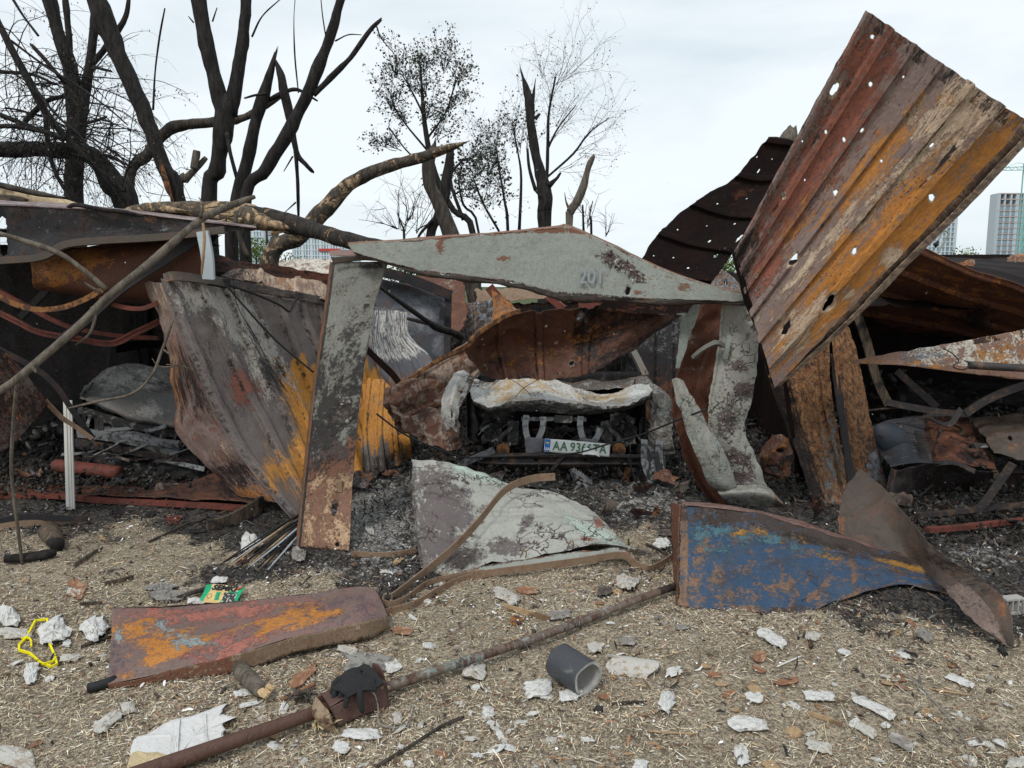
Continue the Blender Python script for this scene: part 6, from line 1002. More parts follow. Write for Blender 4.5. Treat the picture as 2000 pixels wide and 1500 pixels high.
g = np.random.default_rng(44)
for k, (x, y) in enumerate([(1275, 925), (1300, 945), (1330, 960), (1260, 960), (905, 925), (925, 905), (1190, 1000), (1260, 1010), (960, 940), (1350, 1010), (1560, 985), (1600, 1010), (700, 950), (760, 930), (1760, 985), (1840, 1000), (240, 945), (60, 935), (330, 960)]):
    c = GP(x, y, .04); Yd = c[1]; w = g.uniform(.10, .22); h = g.uniform(.05, .12); a = g.uniform(-.7, .7); ex_ = np.array((math.cos(a), math.sin(a), g.uniform(-.2, .2))); ey_ = np.array((-math.sin(a) * .6, .5, g.uniform(.3, .9)))
    rows = [[tuple(c + ex_ * w * (i - 1) / 2 + ey_ * h * (j) / 2 + g.normal(0, .012, 3)) for i in range(3)] for j in range(3)]
    o = sheet('twisted_scrap', rows, [STEEL_D, RUST_R, BACKM, RUST_DK][k % 4], 26, 22, None, world=True, noise=((.01, 7), (.02, 7, 1)), edge=.02, mask=lambda x, y, u, v: (.4 + 0 * u, .35 + 0 * u, 0 * u, .2 + 0 * u))
    tag(o, 'small twisted burnt metal scrap lying in the ash of the garage bays', 'metal scrap', 'twisted scraps in the ash')
# ---------------------------------------------------------------- foreground
# fallen timber on the roofs
t = thing('fallen_tree', 'long charred tree fallen across the roofs, its torn middle showing pale splinters', 'tree', P(480, 420, 6.6))
limb('bark_log', [(275, 412, 6.9, 14), (330, 412, 6.85, 20), (400, 414, 6.8, 20), (455, 410, 6.7, 18), (500, 418, 6.6, 19)], PEELT, t, 14, .1, .12, 3)
limb('charred_log', [(478, 412, 6.55, 12), (510, 424, 6.5, 20), (560, 436, 6.4, 20), (620, 452, 6.2, 17), (680, 470, 5.9, 16), (760, 485, 5.7, 14)], peel_mat('charred_log_bark', (.014, .012, .011), (.045, .038, .032), (.34, .22, .12), (.12, .075, .045), .57, .60), t, 14, 0, .12, 8)
limb('torn_wood', [(415, 424, 6.6, 4), (450, 424, 6.5, 13), (485, 428, 6.42, 17), (520, 434, 6.35, 12), (575, 446, 6.28, 3)], PEELT, t, 14, .3, .45, 9)
limb('torn_wood', [(235, 414, 6.8, 3), (270, 410, 6.78, 10), (310, 408, 6.74, 11), (350, 412, 6.7, 3)], PEELT, t, 9, .2, .35, 10)
g = np.random.default_rng(31); mb = MB()
for k in range(46):
    x = g.uniform(430, 600); y = 412 + (x - 430) * .28 + g.uniform(-14, 16); a = P(x, y, 6.36 + g.uniform(-.05, .1)); d = np.array((g.uniform(.04, .16) * random.choice((-1, 1)), -.02, g.uniform(-.05, .03)))
    mb.tube([a, a + d], [.012, .002], 4)
o = mb.build('splinter', SPLINT, t); o['kind'] = 'stuff'
tag(limb('stripped_log', [(-60, 366, 6.3, 14), (30, 382, 6.3, 18), (90, 396, 6.3, 20), (160, 414, 6.3, 16), (230, 432, 6.3, 10)], LOGW, None, 12, .2, .06, 4), 'pale barkless log lying on the left garage roof above the sooty beam', 'log')
tag(limb('bark_log', [(-60, 392, 6.2, 14), (10, 394, 6.2, 15), (48, 398, 6.2, 13)], ROTW, None, 10, .05, .15, 5), 'short brown bark covered log at the left edge, on the pale barkless one', 'log')
tag(limb('thin_branch', [(-40, 352, 6.1, 5), (60, 375, 6.1, 6), (115, 385, 6.1, 3)], BARK2, None, 7, .1, .1, 6), 'thin grey branch resting on top of the pale barkless log', 'branch')
tag(limb('thin_branch', [(133, 405, 5.0, 4), (150, 400, 4.98, 5), (200, 409, 4.95, 4), (240, 413, 4.95, 4), (278, 422, 4.95, 2)], BARK, None, 7, 0, .1, 7), 'crooked dark branch lying along the top edge of the sooty beam', 'branch')
def branch(label, main, subs, mat=BARK3):
    t = thing('fallen_branch', label, 'branch', P(*main[0][:3])); limb('stem', main, mat, t, 10, .03, .07, 3, 5)
    for s in subs: limb('side_twig', s, mat, t, 6, 0, .05, 4, 4)
branch('long forked grey branch slanting from the fallen trunk down to the left edge', [(498, 384, 4.75, 4), (470, 394, 4.7, 7), (400, 424, 4.5, 7), (345, 468, 4.3, 7.5), (285, 520, 4.15, 8), (210, 580, 4.0, 8.5), (150, 640, 3.9, 8), (62, 716, 3.8, 8.5), (20, 750, 3.75, 8), (-40, 785, 3.7, 7)],
    [[(208, 566, 4.0, 6), (170, 533, 4.0, 5), (120, 497, 4.0, 5.5), (70, 478, 4.0, 6), (20, 462, 4.0, 5), (-40, 444, 4.0, 4)], [(197, 571, 3.98, 3), (180, 562, 3.97, 3), (165, 552, 3.96, 2)], [(180, 600, 3.96, 5), (186, 615, 3.95, 4), (176, 650, 3.93, 3), (148, 674, 3.92, 2)], [(62, 716, 3.78, 5), (72, 728, 3.77, 3)], [(392, 425, 4.45, 5), (396, 400, 4.44, 2), (388, 385, 4.43, 1)]])
branch('thin upright stick leaning at the left edge, standing in the ash', [tuple((*px_of(G(45, 1112, .0)), 4.15, 3.0)), (32, 1010, 4.1, 3.5), (22, 920, 4.1, 3.5), (26, 830, 4.05, 4), (34, 745, 3.95, 4.5)], [])
branch('hooked twig hanging over the left burnt car from the ribbed sheet edge', [(338, 625, 4.95, 2.5), (318, 680, 4.9, 3), (295, 735, 4.85, 3), (255, 770, 4.8, 3), (195, 783, 4.8, 3), (135, 797, 4.8, 2)], [[(318, 682, 4.9, 2), (340, 700, 4.85, 2), (338, 715, 4.85, 2), (310, 715, 4.85, 1.5), (297, 700, 4.85, 1)], [(325, 712, 4.85, 1.5), (360, 716, 4.9, 1.5), (395, 735, 4.93, 1)]], BARK3)
branch('short dangling twig from the torn trunk over the grey prop', [(394, 420, 4.6, 3), (399, 460, 4.6, 3), (397, 500, 4.6, 3), (394, 535, 4.65, 2)], [], CHIPW)
branch('charred stick with a knob slanting behind the pale post to the speckled sheet', [(738, 558, 5.6, 3), (790, 596, 6.2, 5), (835, 628, 6.8, 6), (855, 640, 7.0, 9), (880, 648, 7.2, 8), (902, 658, 7.4, 8)], [[(850, 636, 7.0, 3), (820, 628, 7.0, 4), (795, 622, 7.0, 3)]], BARK)
branch('dark branch stub hanging under the torn part of the fallen trunk', [(462, 415, 6.2, 5), (460, 440, 6.1, 5), (470, 470, 6.1, 5), (484, 502, 6.1, 5)], [], BARK2)
# crumpled pale sheet
t = thing('crumpled_pale_sheet', 'crumpled pale green grey door sheet with cracked paint, lying before the burnt white car', 'metal sheet', G(1000, 1095))
CRS = metal('cracked_green_grey_paint', (.36, .36, .325), [(.22, .09, .06), (.125, .10, .10), (.42, .50, .44), (.05, .038, .035)], w=1.0, sc=7, pits=.5, pitsc=60, hue=.35, hueb=(.27, .245, .22), rough=.6, crack=8, var=.3, sharp=6)
sheet('door_skin', [[(806, 899, 5.0), (880, 908, 5.0), (945, 928, 5.0), (1010, 952, 4.98), (1080, 962, 4.93), (1130, 985, 4.85), (1172, 1018, 4.7)],
    [(803, 950, 4.78), (870, 962, 4.72), (945, 985, 4.68), (1010, 993, 4.66), (1085, 1000, 4.64), (1150, 1026, 4.55), (1204, 1052, 4.45)],
    [(808, 1020, 4.5), (870, 1034, 4.42), (945, 1052, 4.38), (1015, 1046, 4.36), (1090, 1046, 4.36), (1160, 1056, 4.34), (1220, 1068, 4.3)],
    [(822, 1108, 4.16), (875, 1118, 4.1), (950, 1104, 4.12), (1020, 1093, 4.16), (1095, 1081, 4.18), (1165, 1072, 4.2), (1242, 1080, 4.2)]], CRS, 170, 120, t,
    rib_ax='v', ribs=[(.40, .05, -.03), (.74, .04, -.028)], noise=((.015, 2.4), (.005, 7), (.016, 3.1, 1)), edge=.01,
    mask=lambda x, y, u, v: (mxx(blob(x, y, 1150, 1050, 16, 8), blob(x, y, 1170, 1020, 10, 12), blob(x, y, 1180, 1066, 26, 4)) * .9, mxx(blob(x, y, 862, 1000, 62, 56), blob(x, y, 845, 940, 40, 30), blob(x, y, 856, 1066, 40, 44), blob(x, y, 990, 1070, 34, 16), blob(x, y, 1030, 1020, 12, 30, 30) * .8) * .98, mxx(blob(x, y, 930, 925, 60, 10, 20), blob(x, y, 1160, 1040, 60, 14, 25)) * .95, mxx(blob(x, y, 900, 1090, 50, 20) * .8, .5 * (u < .02))))
sheet('rolled_edge', [[(858, 1126, 4.05), (950, 1104, 4.1), (1020, 1093, 4.14), (1095, 1081, 4.16), (1165, 1074, 4.17), (1215, 1072, 4.18), (1246, 1094, 4.12)], [(845, 1146, 3.98), (930, 1128, 4.02), (1020, 1106, 4.08), (1095, 1095, 4.12), (1165, 1086, 4.15), (1210, 1088, 4.16), (1238, 1108, 4.12)]], STEEL_G, 90, 10, t, noise=((.006, 5),), mask=lambda x, y, u, v: (.45 * (v < .3), .35 * (v < .2), 0 * u, .4 * (v < .15)))
def strip(nm, pts, w, th, mat, up=(0, 0, 1), tw=0): return MB().bar([PS(*p, .02) for p in pts], w, th, up, 8, tw).build(nm, mat, t)
strip('curved_strip', [(1084, 931, 4.92), (1045, 934, 4.88), (1008, 945, 4.75), (978, 965, 4.62), (935, 1018, 4.36), (888, 1068, 4.16), (825, 1120, 3.98), (765, 1168, 3.85)], .05, .008, TRUST)
strip('lower_strip', [(1312, 1088, 4.2), (1290, 1102, 4.14), (1262, 1112, 4.08), (1238, 1098, 4.1), (1212, 1084, 4.12), (1130, 1096, 4.06), (1040, 1108, 4.0), (930, 1124, 3.97), (870, 1146, 3.9), (810, 1180, 3.76), (748, 1198, 3.70)], .04, .008, TRUST)
strip('lower_strip', [(946, 1118, 3.99), (880, 1128, 3.97), (835, 1140, 3.93), (795, 1168, 3.82), (765, 1180, 3.76), (748, 1176, 3.78), (752, 1164, 3.84)], .035, .006, TRUST)
for x, y, Yd in ((1114, 1064, 4.2), (1022, 1082, 4.12)): MB().bar([P(x - 6, y + 6, Yd), P(x, y - 6, Yd - .01), P(x + 6, y - 4, Yd - .01), P(x + 5, y + 7, Yd)], .012, .006, (0, 1, 0), 4).build('tab', TRUST, t)
flakes(t, 'door_skin', [(935, 1015, 20, 16), (1050, 1030, 40, 16, 20), (870, 950, 50, 30), (900, 1060, 30, 30), (1035, 1065, 20, 12)], 80, .034, FLK, 12, .55)
for k in range(5):
    pass
single('rust_strip', 'thin rusty strip lying between the pale post foot and the crumpled sheet', 'metal bar', [GP(686, 1078, .03), GP(760, 1078, .03), GP(812, 1076, .03)], .03, .01, RUST_DK if False else TRUST, world=True)
# mottled red panel
t = thing('mottled_panel', 'flat mottled red and orange box panel lying in the left foreground', 'metal panel', G(480, 1290))
bk = [(220, 1188, .06), (350, 1184, .09), (480, 1175, .11), (600, 1160, .115), (690, 1147, .11), (726, 1150, .10), (744, 1172, .09)]
fr = [(212, 1338, .02), (330, 1310, .05), (450, 1280, .085), (560, 1247, .10), (660, 1226, .10), (715, 1214, .10), (758, 1204, .08)]
rows = [[tuple(GP(a[0] + (b[0] - a[0]) * s, a[1] + (b[1] - a[1]) * s, a[2] + (b[2] - a[2]) * s + .01 * math.sin(s * 3.1))) for a, b in zip(bk, fr)] for s in (0, .33, .66, 1)]
sheet('top_face', rows, PINKM, 160, 70, t, world=True, noise=((.006, 3), (.002, 12)), edge=.004, mask=lambda x, y, u, v: (mxx(blob(x, y, 560, 1212, 70, 20, -14), blob(x, y, 280, 1235, 50, 26), blob(x, y, 340, 1265, 60, 22, -10), blob(x, y, 250, 1320, 18, 6), blob(x, y, 620, 1195, 40, 9)) * .95, mxx(blob(x, y, 430, 1200, 120, 12, -6), blob(x, y, 450, 1262, 60, 22, -14), blob(x, y, 330, 1200, 60, 10)) * .92, mxx(blob(x, y, 320, 1232, 30, 14), blob(x, y, 370, 1256, 36, 12, 8), blob(x, y, 232, 1245, 8, 14)) * .85, mxx(.5 * blob(x, y, 660, 1190, 70, 26), .55 * blob(x, y, 230, 1300, 30, 40), .4 * blob(x, y, 300, 1190, 80, 6))))
f2 = [tuple(GP(p[0], p[1], p[2])) for p in fr]; f3 = [(q[0] + .004, q[1] + .004, float(gz(np.array([q[0]]), np.array([q[1]]))[0]) + (.002 if k < 3 else .02)) for k, q in enumerate(f2)]
sheet('front_edge', [f2, f3], TRUST, 100, 8, t, world=True, noise=((.003, 6),), mask=lambda x, y, u, v: (1.0 * (1 - ss(x, 440, 470)), .3 + 0 * u, 0 * u, .4 * (v > .8)))
sheet('back_edge', [[tuple(GP(*p)) for p in bk], [tuple(GP(p[0], p[1], p[2]) + (0, .01, -p[2] + .01)) for p in bk]], RUST_DK, 60, 6, t, world=True)
tag(MB().tube([GP(172, 1344, .022), GP(200, 1337, .022), GP(226, 1328, .02)], .02, 10, sub=2).build('black_pole', BLACKP, smooth=True), 'black pole end poking out from under the mottled red panel', 'pole')
# long pipe and rusty box with the glove
t = thing('long_pipe', 'long weathered steel pipe lying diagonally across the foreground', 'pipe', G(760, 1330))
pp_ = [GP(200, 1535, .05), GP(330, 1490, .05), GP(500, 1432, .05), GP(620, 1390, .05), GP(760, 1341, .05), GP(900, 1294, .05), GP(1080, 1234, .05), GP(1220, 1180, .05), GP(1318, 1145, .05)]
o = MB().tube(pp_, [.026, .026, .025, .023, .021, .020, .0195, .019, .019], 20, sub=6).build('pipe_body', PIPEM, t, smooth=True)
c_ = path(pp_, 6); V = np.array([v.co[:] for v in o.data.vertices]) + np.array(wloc(o)); px, py = px_of(V)
a_ = o.data.color_attributes['mask']; q = np.zeros((len(V), 4)); q[:, 0] = .75 * blob(px, py, 850, 1310, 100, 30) + .4 * blob(px, py, 1100, 1220, 60, 20); q[:, 1] = .55 * (px < 640) + .3; q[:, 2] = .3 * (px > 980); q[:, 3] = .8 * (px > 1285); a_.data.foreach_set('color', q.ravel())
l_ = o.data.uv_layers.new(name='UVMap'); vi = np.empty(len(o.data.loops), np.int32); o.data.loops.foreach_get('vertex_index', vi); l_.data.foreach_set('uv', (V[vi][:, :2]).ravel())
dirv = (pp_[4] - pp_[3]); yaw = math.atan2(dirv[1], dirv[0])
t = thing('rusty_box', 'crushed brown metal box around the long pipe, its left end torn open', 'metal box', GP(680, 1380, 0))
BOXM = metal('brown_box', (.095, .05, .04), [(.3, .2, .12)], pits=.3, hue=.4, hueb=(.08, .045, .035), rough=.55)
cb = GP(690, 1366, .05) - np.array((0, 0, .05)); ex = np.array((math.cos(yaw), math.sin(yaw), 0)); ey = np.array((-math.sin(yaw), math.cos(yaw), 0)); ez = np.array((0, 0, 1.))
def bx3(a, b, c): return tuple(cb + ex * a + ey * b + ez * c)
Lx, Ly, Hz = .115, .048, .098
sheet('top_plate', [[bx3(-Lx, -Ly, Hz - .015), bx3(0, -Ly, Hz), bx3(Lx, -Ly, Hz + .005)], [bx3(-Lx * .9, Ly, Hz - .01), bx3(0, Ly, Hz), bx3(Lx, Ly, Hz)]], BOXM, 30, 14, t, world=True, noise=((.008, 9),), edge=.004)
sheet('front_plate', [[bx3(-Lx, -Ly, Hz - .015), bx3(0, -Ly, Hz), bx3(Lx, -Ly, Hz + .005)], [bx3(-Lx * .8, -Ly - .02, .01), bx3(0, -Ly - .012, .01), bx3(Lx, -Ly - .01, .0)]], BOXM, 30, 14, t, world=True, noise=((.006, 9),), edge=.004)
sheet('back_plate', [[bx3(-Lx, Ly, Hz - .01), bx3(Lx, Ly, Hz)], [bx3(-Lx, Ly, .005), bx3(Lx, Ly, .0)]], BOXM, 12, 8, t, world=True)
sheet('end_plate', [[bx3(Lx + .004, -Ly - .012, Hz * .62), bx3(Lx + .006, -.005, Hz + .04), bx3(Lx + .004, Ly + .02, Hz + .035)], [bx3(Lx + .004, -Ly - .02, .01), bx3(Lx + .006, 0, .0), bx3(Lx + .004, Ly + .02, .0)]], BOXM, 14, 14, t, world=True, noise=((.004, 9),), edge=.005)
sheet('torn_petal', [[bx3(-Lx, Ly * .6, Hz), bx3(-Lx - .03, .0, Hz + .015), bx3(-Lx - .01, -Ly - .01, Hz * .85)], [bx3(-Lx - .03, Ly * .3, .07), bx3(-Lx - .055, -.03, .06), bx3(-Lx - .01, -Ly - .04, .05)], [bx3(-Lx + .01, -.02, .02), bx3(-Lx - .015, -.06, .005), bx3(-Lx + .01, -Ly - .05, .0)]], metal('tan_petal', (.24, .17, .11), [(.42, .33, .2), (.1, .05, .03)], pits=.4, hue=.6, rough=.5), 30, 30, t, world=True, noise=((.008, 8),), edge=.006, mask=lambda x, y, u, v: (.5 + 0 * u, .4 + 0 * u))
for a, b in ((Lx - .02, -Ly + .005), (Lx + .0, -Ly - .015)): MB().tube([bx3(a, b, Hz * .9), bx3(a, b - .012, Hz * .9)], .006, 6).build('rivet', TRUST, t)
t = thing('knit_glove', 'black knitted glove draped over the rusty box', 'glove', bx3(0, 0, Hz))
sheet('palm', [[bx3(-.055, .075, Hz + .012), bx3(0, .085, Hz + .02), bx3(.06, .08, Hz + .018)], [bx3(-.075, .02, Hz + .016), bx3(-.01, .02, Hz + .034), bx3(.062, .02, Hz + .022)], [bx3(-.07, -.03, Hz + .018), bx3(-.005, -.03, Hz + .03), bx3(.066, -.04, Hz + .022)], [bx3(-.05, -.062, Hz + .004), bx3(0, -.07, Hz + .012), bx3(.06, -.075, Hz - .005)]], GLOVE, 50, 50, t, world=True, noise=((.008, 16), (.003, 40)), thick=.008, edge=.003)
for k, (a, b, dx) in enumerate(((-.055, .04, -.022), (-.052, .015, -.030), (-.045, -.012, -.022), (-.03, -.036, -.026))):
    MB().tube([bx3(a + .03, b, Hz + .022), bx3(a, b - .005, Hz + .022), bx3(a + dx * .5, b - .012, Hz + .012), bx3(a + dx, b - .02, Hz - .012), bx3(a + dx * 1.15, b - .026, Hz - .03)], [.011, .012, .0115, .010, .007], 8, bark=.12, sub=3).build('finger', GLOVE, t, smooth=True)
MB().tube([bx3(.0, -.05, Hz + .02), bx3(-.01, -.075, Hz + .005), bx3(-.012, -.088, Hz - .03), bx3(-.006, -.09, Hz - .055)], [.013, .013, .011, .008], 8, bark=.12, sub=3).build('thumb', GLOVE, t, smooth=True)
sheet('cuff', [[bx3(.058, .082, Hz + .022), bx3(.09, .078, Hz + .03)], [bx3(.06, .02, Hz + .028), bx3(.095, .015, Hz + .034)], [bx3(.06, -.07, Hz + .004), bx3(.092, -.072, Hz + .01)]], GLOVE, 14, 40, t, world=True, noise=((.006, 20),), thick=.01, edge=.003)
wire('bent_wire', 'thin pale wire curling from the rusty box onto the straw', [tuple(GP(705, 1348, .08)), tuple(GP(728, 1352, .09)), tuple(GP(738, 1378, .03)), tuple(GP(740, 1410, .015)), tuple(GP(765, 1422, .01)), tuple(GP(795, 1412, .01)), tuple(GP(806, 1385, .012)), tuple(GP(800, 1370, .015))], .0025, CLOTHM, world=True)
for k, (x, y, lab) in enumerate(((588, 1366, 'burnt brown fluffy tuft left of the rusty box'), (626, 1412, 'singed yellowish tuft hanging under the torn end of the rusty box'))):
    gg = np.random.default_rng(k); c = GP(x, y, .02); mbt = MB()
    for q in range(60): d = gg.normal(0, 1, 3) * (.022, .016, .016); d[2] = abs(d[2]); e = gg.normal(0, .018, 3); mbt.tube([c + d, c + d + e * .5 + (0, 0, .004), c + d + e], [.005, .004, .001], 4)
    tag(mbt.build('wool_tuft', [STONED, FOAMY][k], smooth=True), lab, 'wool')
# blue sheet
t = thing('twisted_blue_sheet', 'rust stained blue sheet twisted into a brown ribbon, right foreground', 'metal sheet', G(1560, 1190))
top = [(1328, 985, 3.98), (1400, 992, 3.98), (1480, 1004, 3.98), (1552, 1022, 4.0), (1620, 1045, 4.03), (1700, 1070, 4.06), (1775, 1092, 4.02), (1852, 1128, 3.95)]
bot = [(1322, 1184), (1400, 1191), (1480, 1197), (1560, 1197), (1612, 1183), (1680, 1164), (1755, 1146), (1850, 1160)]
b3 = [tuple(GP(a, b, .005)) for a, b in bot]; t3 = [tuple(P(*p)) for p in top]
mid = [tuple((np.array(a) * .5 + np.array(b) * .5) + (0, -.03 * math.sin(k * 1.1 + 1), 0)) for k, (a, b) in enumerate(zip(t3, b3))]
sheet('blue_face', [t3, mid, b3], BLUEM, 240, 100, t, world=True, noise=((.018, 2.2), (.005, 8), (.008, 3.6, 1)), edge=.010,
    mask=lambda x, y, u, v: (mxx(.15 + 0 * u, blob(x, y, 1365, 1080, 12, 90, 6) * .85, blob(x, y, 1395, 1140, 14, 26, 20), .8 * (blob(x, y, 1527, 1120, 5, 50)), .8 * blob(x, y, 1665, 1110, 6, 50, -6), blob(x, y, 1440, 1165, 90, 8) * .7, blob(x, y, 1580, 1150, 90, 20) * .52, .55 * (v > .93), .9 * (u < .03)), mxx(blob(x, y, 1480, 1050, 110, 12, 8), blob(x, y, 1390, 1040, 30, 30)) * .75, mxx(blob(x, y, 1465, 1038, 26, 9), blob(x, y, 1550, 1052, 30, 7), blob(x, y, 1770, 1108, 40, 10, 15), blob(x, y, 1630, 1080, 20, 8)) * .9, mxx(.11 + 0 * u, .95 * (1 - ss(v, .10, .24)), .85 * blob(x, y, 1600, 1060, 90, 8, 16), .8 * blob(x, y, 1578, 1117, 9, 8), .5 * blob(x, y, 1540, 1190, 60, 6), .7 * ss(x, 1770, 1840))))  # right end darkened: shade of the turned-away fold put into the mask
sheet('left_flange', [[tuple(P(1309, 981, 4.1)), t3[0]], [tuple(P(1312, 1080, 3.95)), tuple(np.array(t3[0]) * .5 + np.array(b3[0]) * .5)], [tuple(GP(1320, 1178, .005)), b3[0]]], RUST_R, 10, 60, t, world=True, noise=((.006, 6),), edge=.006, mask=lambda x, y, u, v: (.3 + 0 * u, .2 + 0 * u, 0 * u, .3 * (v > .4)))
sheet('top_flange', [[tuple(P(p[0] + 6, p[1] - (8 if k < 4 else 5), p[2] + .16)) for k, p in enumerate(top[:7])], t3[:7]], metal('pink_brown_flange', (.20, .125, .11), [(.12, .05, .035)], pits=.3), 140, 8, t, world=True, noise=((.010, 4),), edge=.012, mask=lambda x, y, u, v: (.4 + 0 * u,))
e1 = [(1681, 917, 5.1), (1737, 963, 5.0), (1790, 1026, 4.65), (1860, 1089, 4.22), (1930, 1138, 3.92), (1972, 1192, 3.6), (1978, 1262, 3.26)]
e2 = [(1634, 1042, 4.6), (1700, 1070, 4.3), (1775, 1090, 4.06), (1828, 1128, 3.93), (1862, 1172, 3.72), (1912, 1222, 3.45), (1970, 1265, 3.27)]
em = [((a[0] + b[0]) / 2 + (10 if k < 2 else 0), (a[1] + b[1]) / 2, (a[2] + b[2]) / 2 + (.12 if k < 3 else .03)) for k, (a, b) in enumerate(zip(e1, e2))]
Z1 = [.34, .31, .26, .22, .19, .15, .05]; Z2 = [.13, .08, .07, .08, .09, .07, .03]
rw = []
for k, (a, b) in enumerate(zip(e1, e2)):
    A_, B_ = GP(a[0], a[1], Z1[k]), GP(b[0], b[1], Z2[k]); rw.append([tuple(A_), tuple((A_ + B_) / 2 + (0, .10 if k < 3 else .03, 0)), tuple(B_)])
sheet('brown_ribbon', rw, BACKM, 90, 240, t, world=True, noise=((.010, 3), (.003, 10), (.014, 3.5, 1)), edge=.010, mask=lambda x, y, u, v: (.5 * mxx(blob(x, y, 1640, 1020, 14, 30), blob(x, y, 1960, 1200, 10, 60), .5 * (u > .93) * (v > .3)), .75 * ss(v, .5, .7) * (u > .4), 0 * u, .5 * ss(v, .3, .5) * (u < .5) * (1 - ss(v, .7, .8))))
# pipe pieces
def shell(nm, c, d, r, L_, th, a0, a1, mat_o, mat_i, parent, jag=0, n=40, m_=14, up=None, seed=1):
    d = np.array(d, float); d /= np.linalg.norm(d); s_ = np.cross(d, (0, 0, 1.)); s_ /= np.linalg.norm(s_); w = np.cross(s_, d); full = a1 - a0 > 359
    def ring(rad):
        A = []
        for i in range(m_ + 1):
            row = []
            for k in range(n + 1):
                a = R(a0 + (a1 - a0) * k / n); f = i / m_; e0 = jag * (vn(np.array([[math.cos(a) * 2, math.sin(a) * 2, seed]]))[0]); e1_ = jag * (vn(np.array([[math.cos(a) * 2, math.sin(a) * 2, seed + 9]]))[0])
                x = -L_ / 2 + e0 * (1 - f) + (L_ + e1_ - e0 * 0) * f; row.append(np.array(c) + d * x + (s_ * math.cos(a) + w * math.sin(a)) * rad)
            A.append(row)
        return np.array(A)
    O, I = ring(r), ring(r - th)
    def quads(o=0): return [(o + i * (n + 1) + k, o + i * (n + 1) + k + 1, o + (i + 1) * (n + 1) + k + 1, o + (i + 1) * (n + 1) + k) for i in range(m_) for k in range(n)]
    mesh_obj(nm + '_skin', O.reshape(-1, 3), quads(), mat_o, parent, smooth=True)
    V = list(I.reshape(-1, 3)); Fc = quads(); O2 = O * .999 + I * .001
    for i in (0, m_):
        b = len(V); V += list(O2[i]); Fc += [(b + k, b + k + 1, i * (n + 1) + k + 1, i * (n + 1) + k) for k in range(n)]
    if not full:
        for k in (0, n):
            b = len(V); V += list(O2[:, k]); Fc += [(b + i, b + i + 1, (i + 1) * (n + 1) + k, i * (n + 1) + k) for i in range(m_)]
    mesh_obj(nm + '_lining', V, Fc, mat_i, parent, smooth=False)
c = GP(1120, 1308, .078); t = thing('pipe_stub', 'short dark coated pipe stub with a pale open end, right of centre in the straw', 'pipe', c - (0, 0, .078))
shell('pipe', c, (.62, -.78, -.05), .072, .17, .011, 0, 360, TUBEO, TUBEI, t, .006)
c = GP(1236, 1305, .0); t = thing('pipe_shard', 'pale curved half pipe shard lying right of the dark pipe stub', 'pipe shard', c)
shell('shard', c - (0, 0, .035), (.95, -.3, .02), .075, .19, .01, 25, 140, PLAST2, TUBEI, t, .03, 20, 10)
# foam panel and chunks
def plate(nm, pts, th, mat, parent=None, z=0.004, sub=3, jag=3, rough=.004, seed=0, dome=0, ragged=True, sink=0):
    g = np.random.default_rng(seed); P0 = np.array(pts, float); n = len(P0); O = []
    for i in range(n):
        a, b = P0[i], P0[(i + 1) % n]
        for s in range(sub):
            q = a + (b - a) * s / sub; O.append(q + (g.normal(0, jag, 2) * np.array((1, .6)) if s or ragged else 0))
    O = np.array(O); C = O.mean(0); Sm = sum(np.roll(O, k_, 0) for k_ in range(-3, 4)) / 7.0; V = []; rings = [(1.0, 0), (1.0, th * .8), (.93, th), (.62, th + dome * .7), (.3, th + dome)]
    if sink: z = z - th * sink
    for k, (s, h) in enumerate(rings):
        for qi, q in enumerate(O):
            p = C + ((q - C) if k < 2 or not dome else ((q - C) * (.45 if k == 2 else .1) + (Sm[qi] - C) * (.55 if k == 2 else .9))) * s + (g.normal(0, .9, 2) if k > 2 and dome else 0); w = GP(p[0], p[1], z if k == 0 else z + h); V.append(w + np.array((0, 0, g.normal(0, rough) if k > 0 else 0)))
    V.append(GP(C[0], C[1], z + th + dome)); m_ = len(O); Fc = []
    for k in range(len(rings) - 1):
        for i in range(m_): j = (i + 1) % m_; Fc.append((k * m_ + i, k * m_ + j, (k + 1) * m_ + j, (k + 1) * m_ + i))
    b = (len(rings) - 1) * m_
    for i in range(m_): Fc.append((b + i, b + (i + 1) % m_, len(V) - 1))
    return mesh_obj(nm, V, Fc, mat, parent)
t = thing('foam_panel', 'large broken white foam panel with raised battens at the bottom left', 'foam board', GP(345, 1450, 0))
plate('board', [(250, 1512), (262, 1445), (300, 1425), (335, 1408), (390, 1395), (445, 1374), (428, 1396), (466, 1400), (432, 1412), (442, 1424), (434, 1438), (438, 1452), (400, 1470), (345, 1500), (310, 1520)], .028, FOAM, t, jag=2.5, rough=.0012, seed=4)
plate('batten', [(330, 1495), (336, 1408), (352, 1404), (347, 1490)], .036, FOAM, t, jag=.6, rough=.0008, sub=4, seed=5)
plate('batten', [(400, 1462), (396, 1394), (402, 1392), (407, 1460)], .034, FOAM, t, jag=.5, rough=.0008, sub=4, seed=6)
plate('yellowed_edge', [(244, 1515), (256, 1472), (268, 1466), (330, 1472), (322, 1484), (300, 1515)], .031, FOAMY, t, jag=1.5, rough=.002, seed=7)
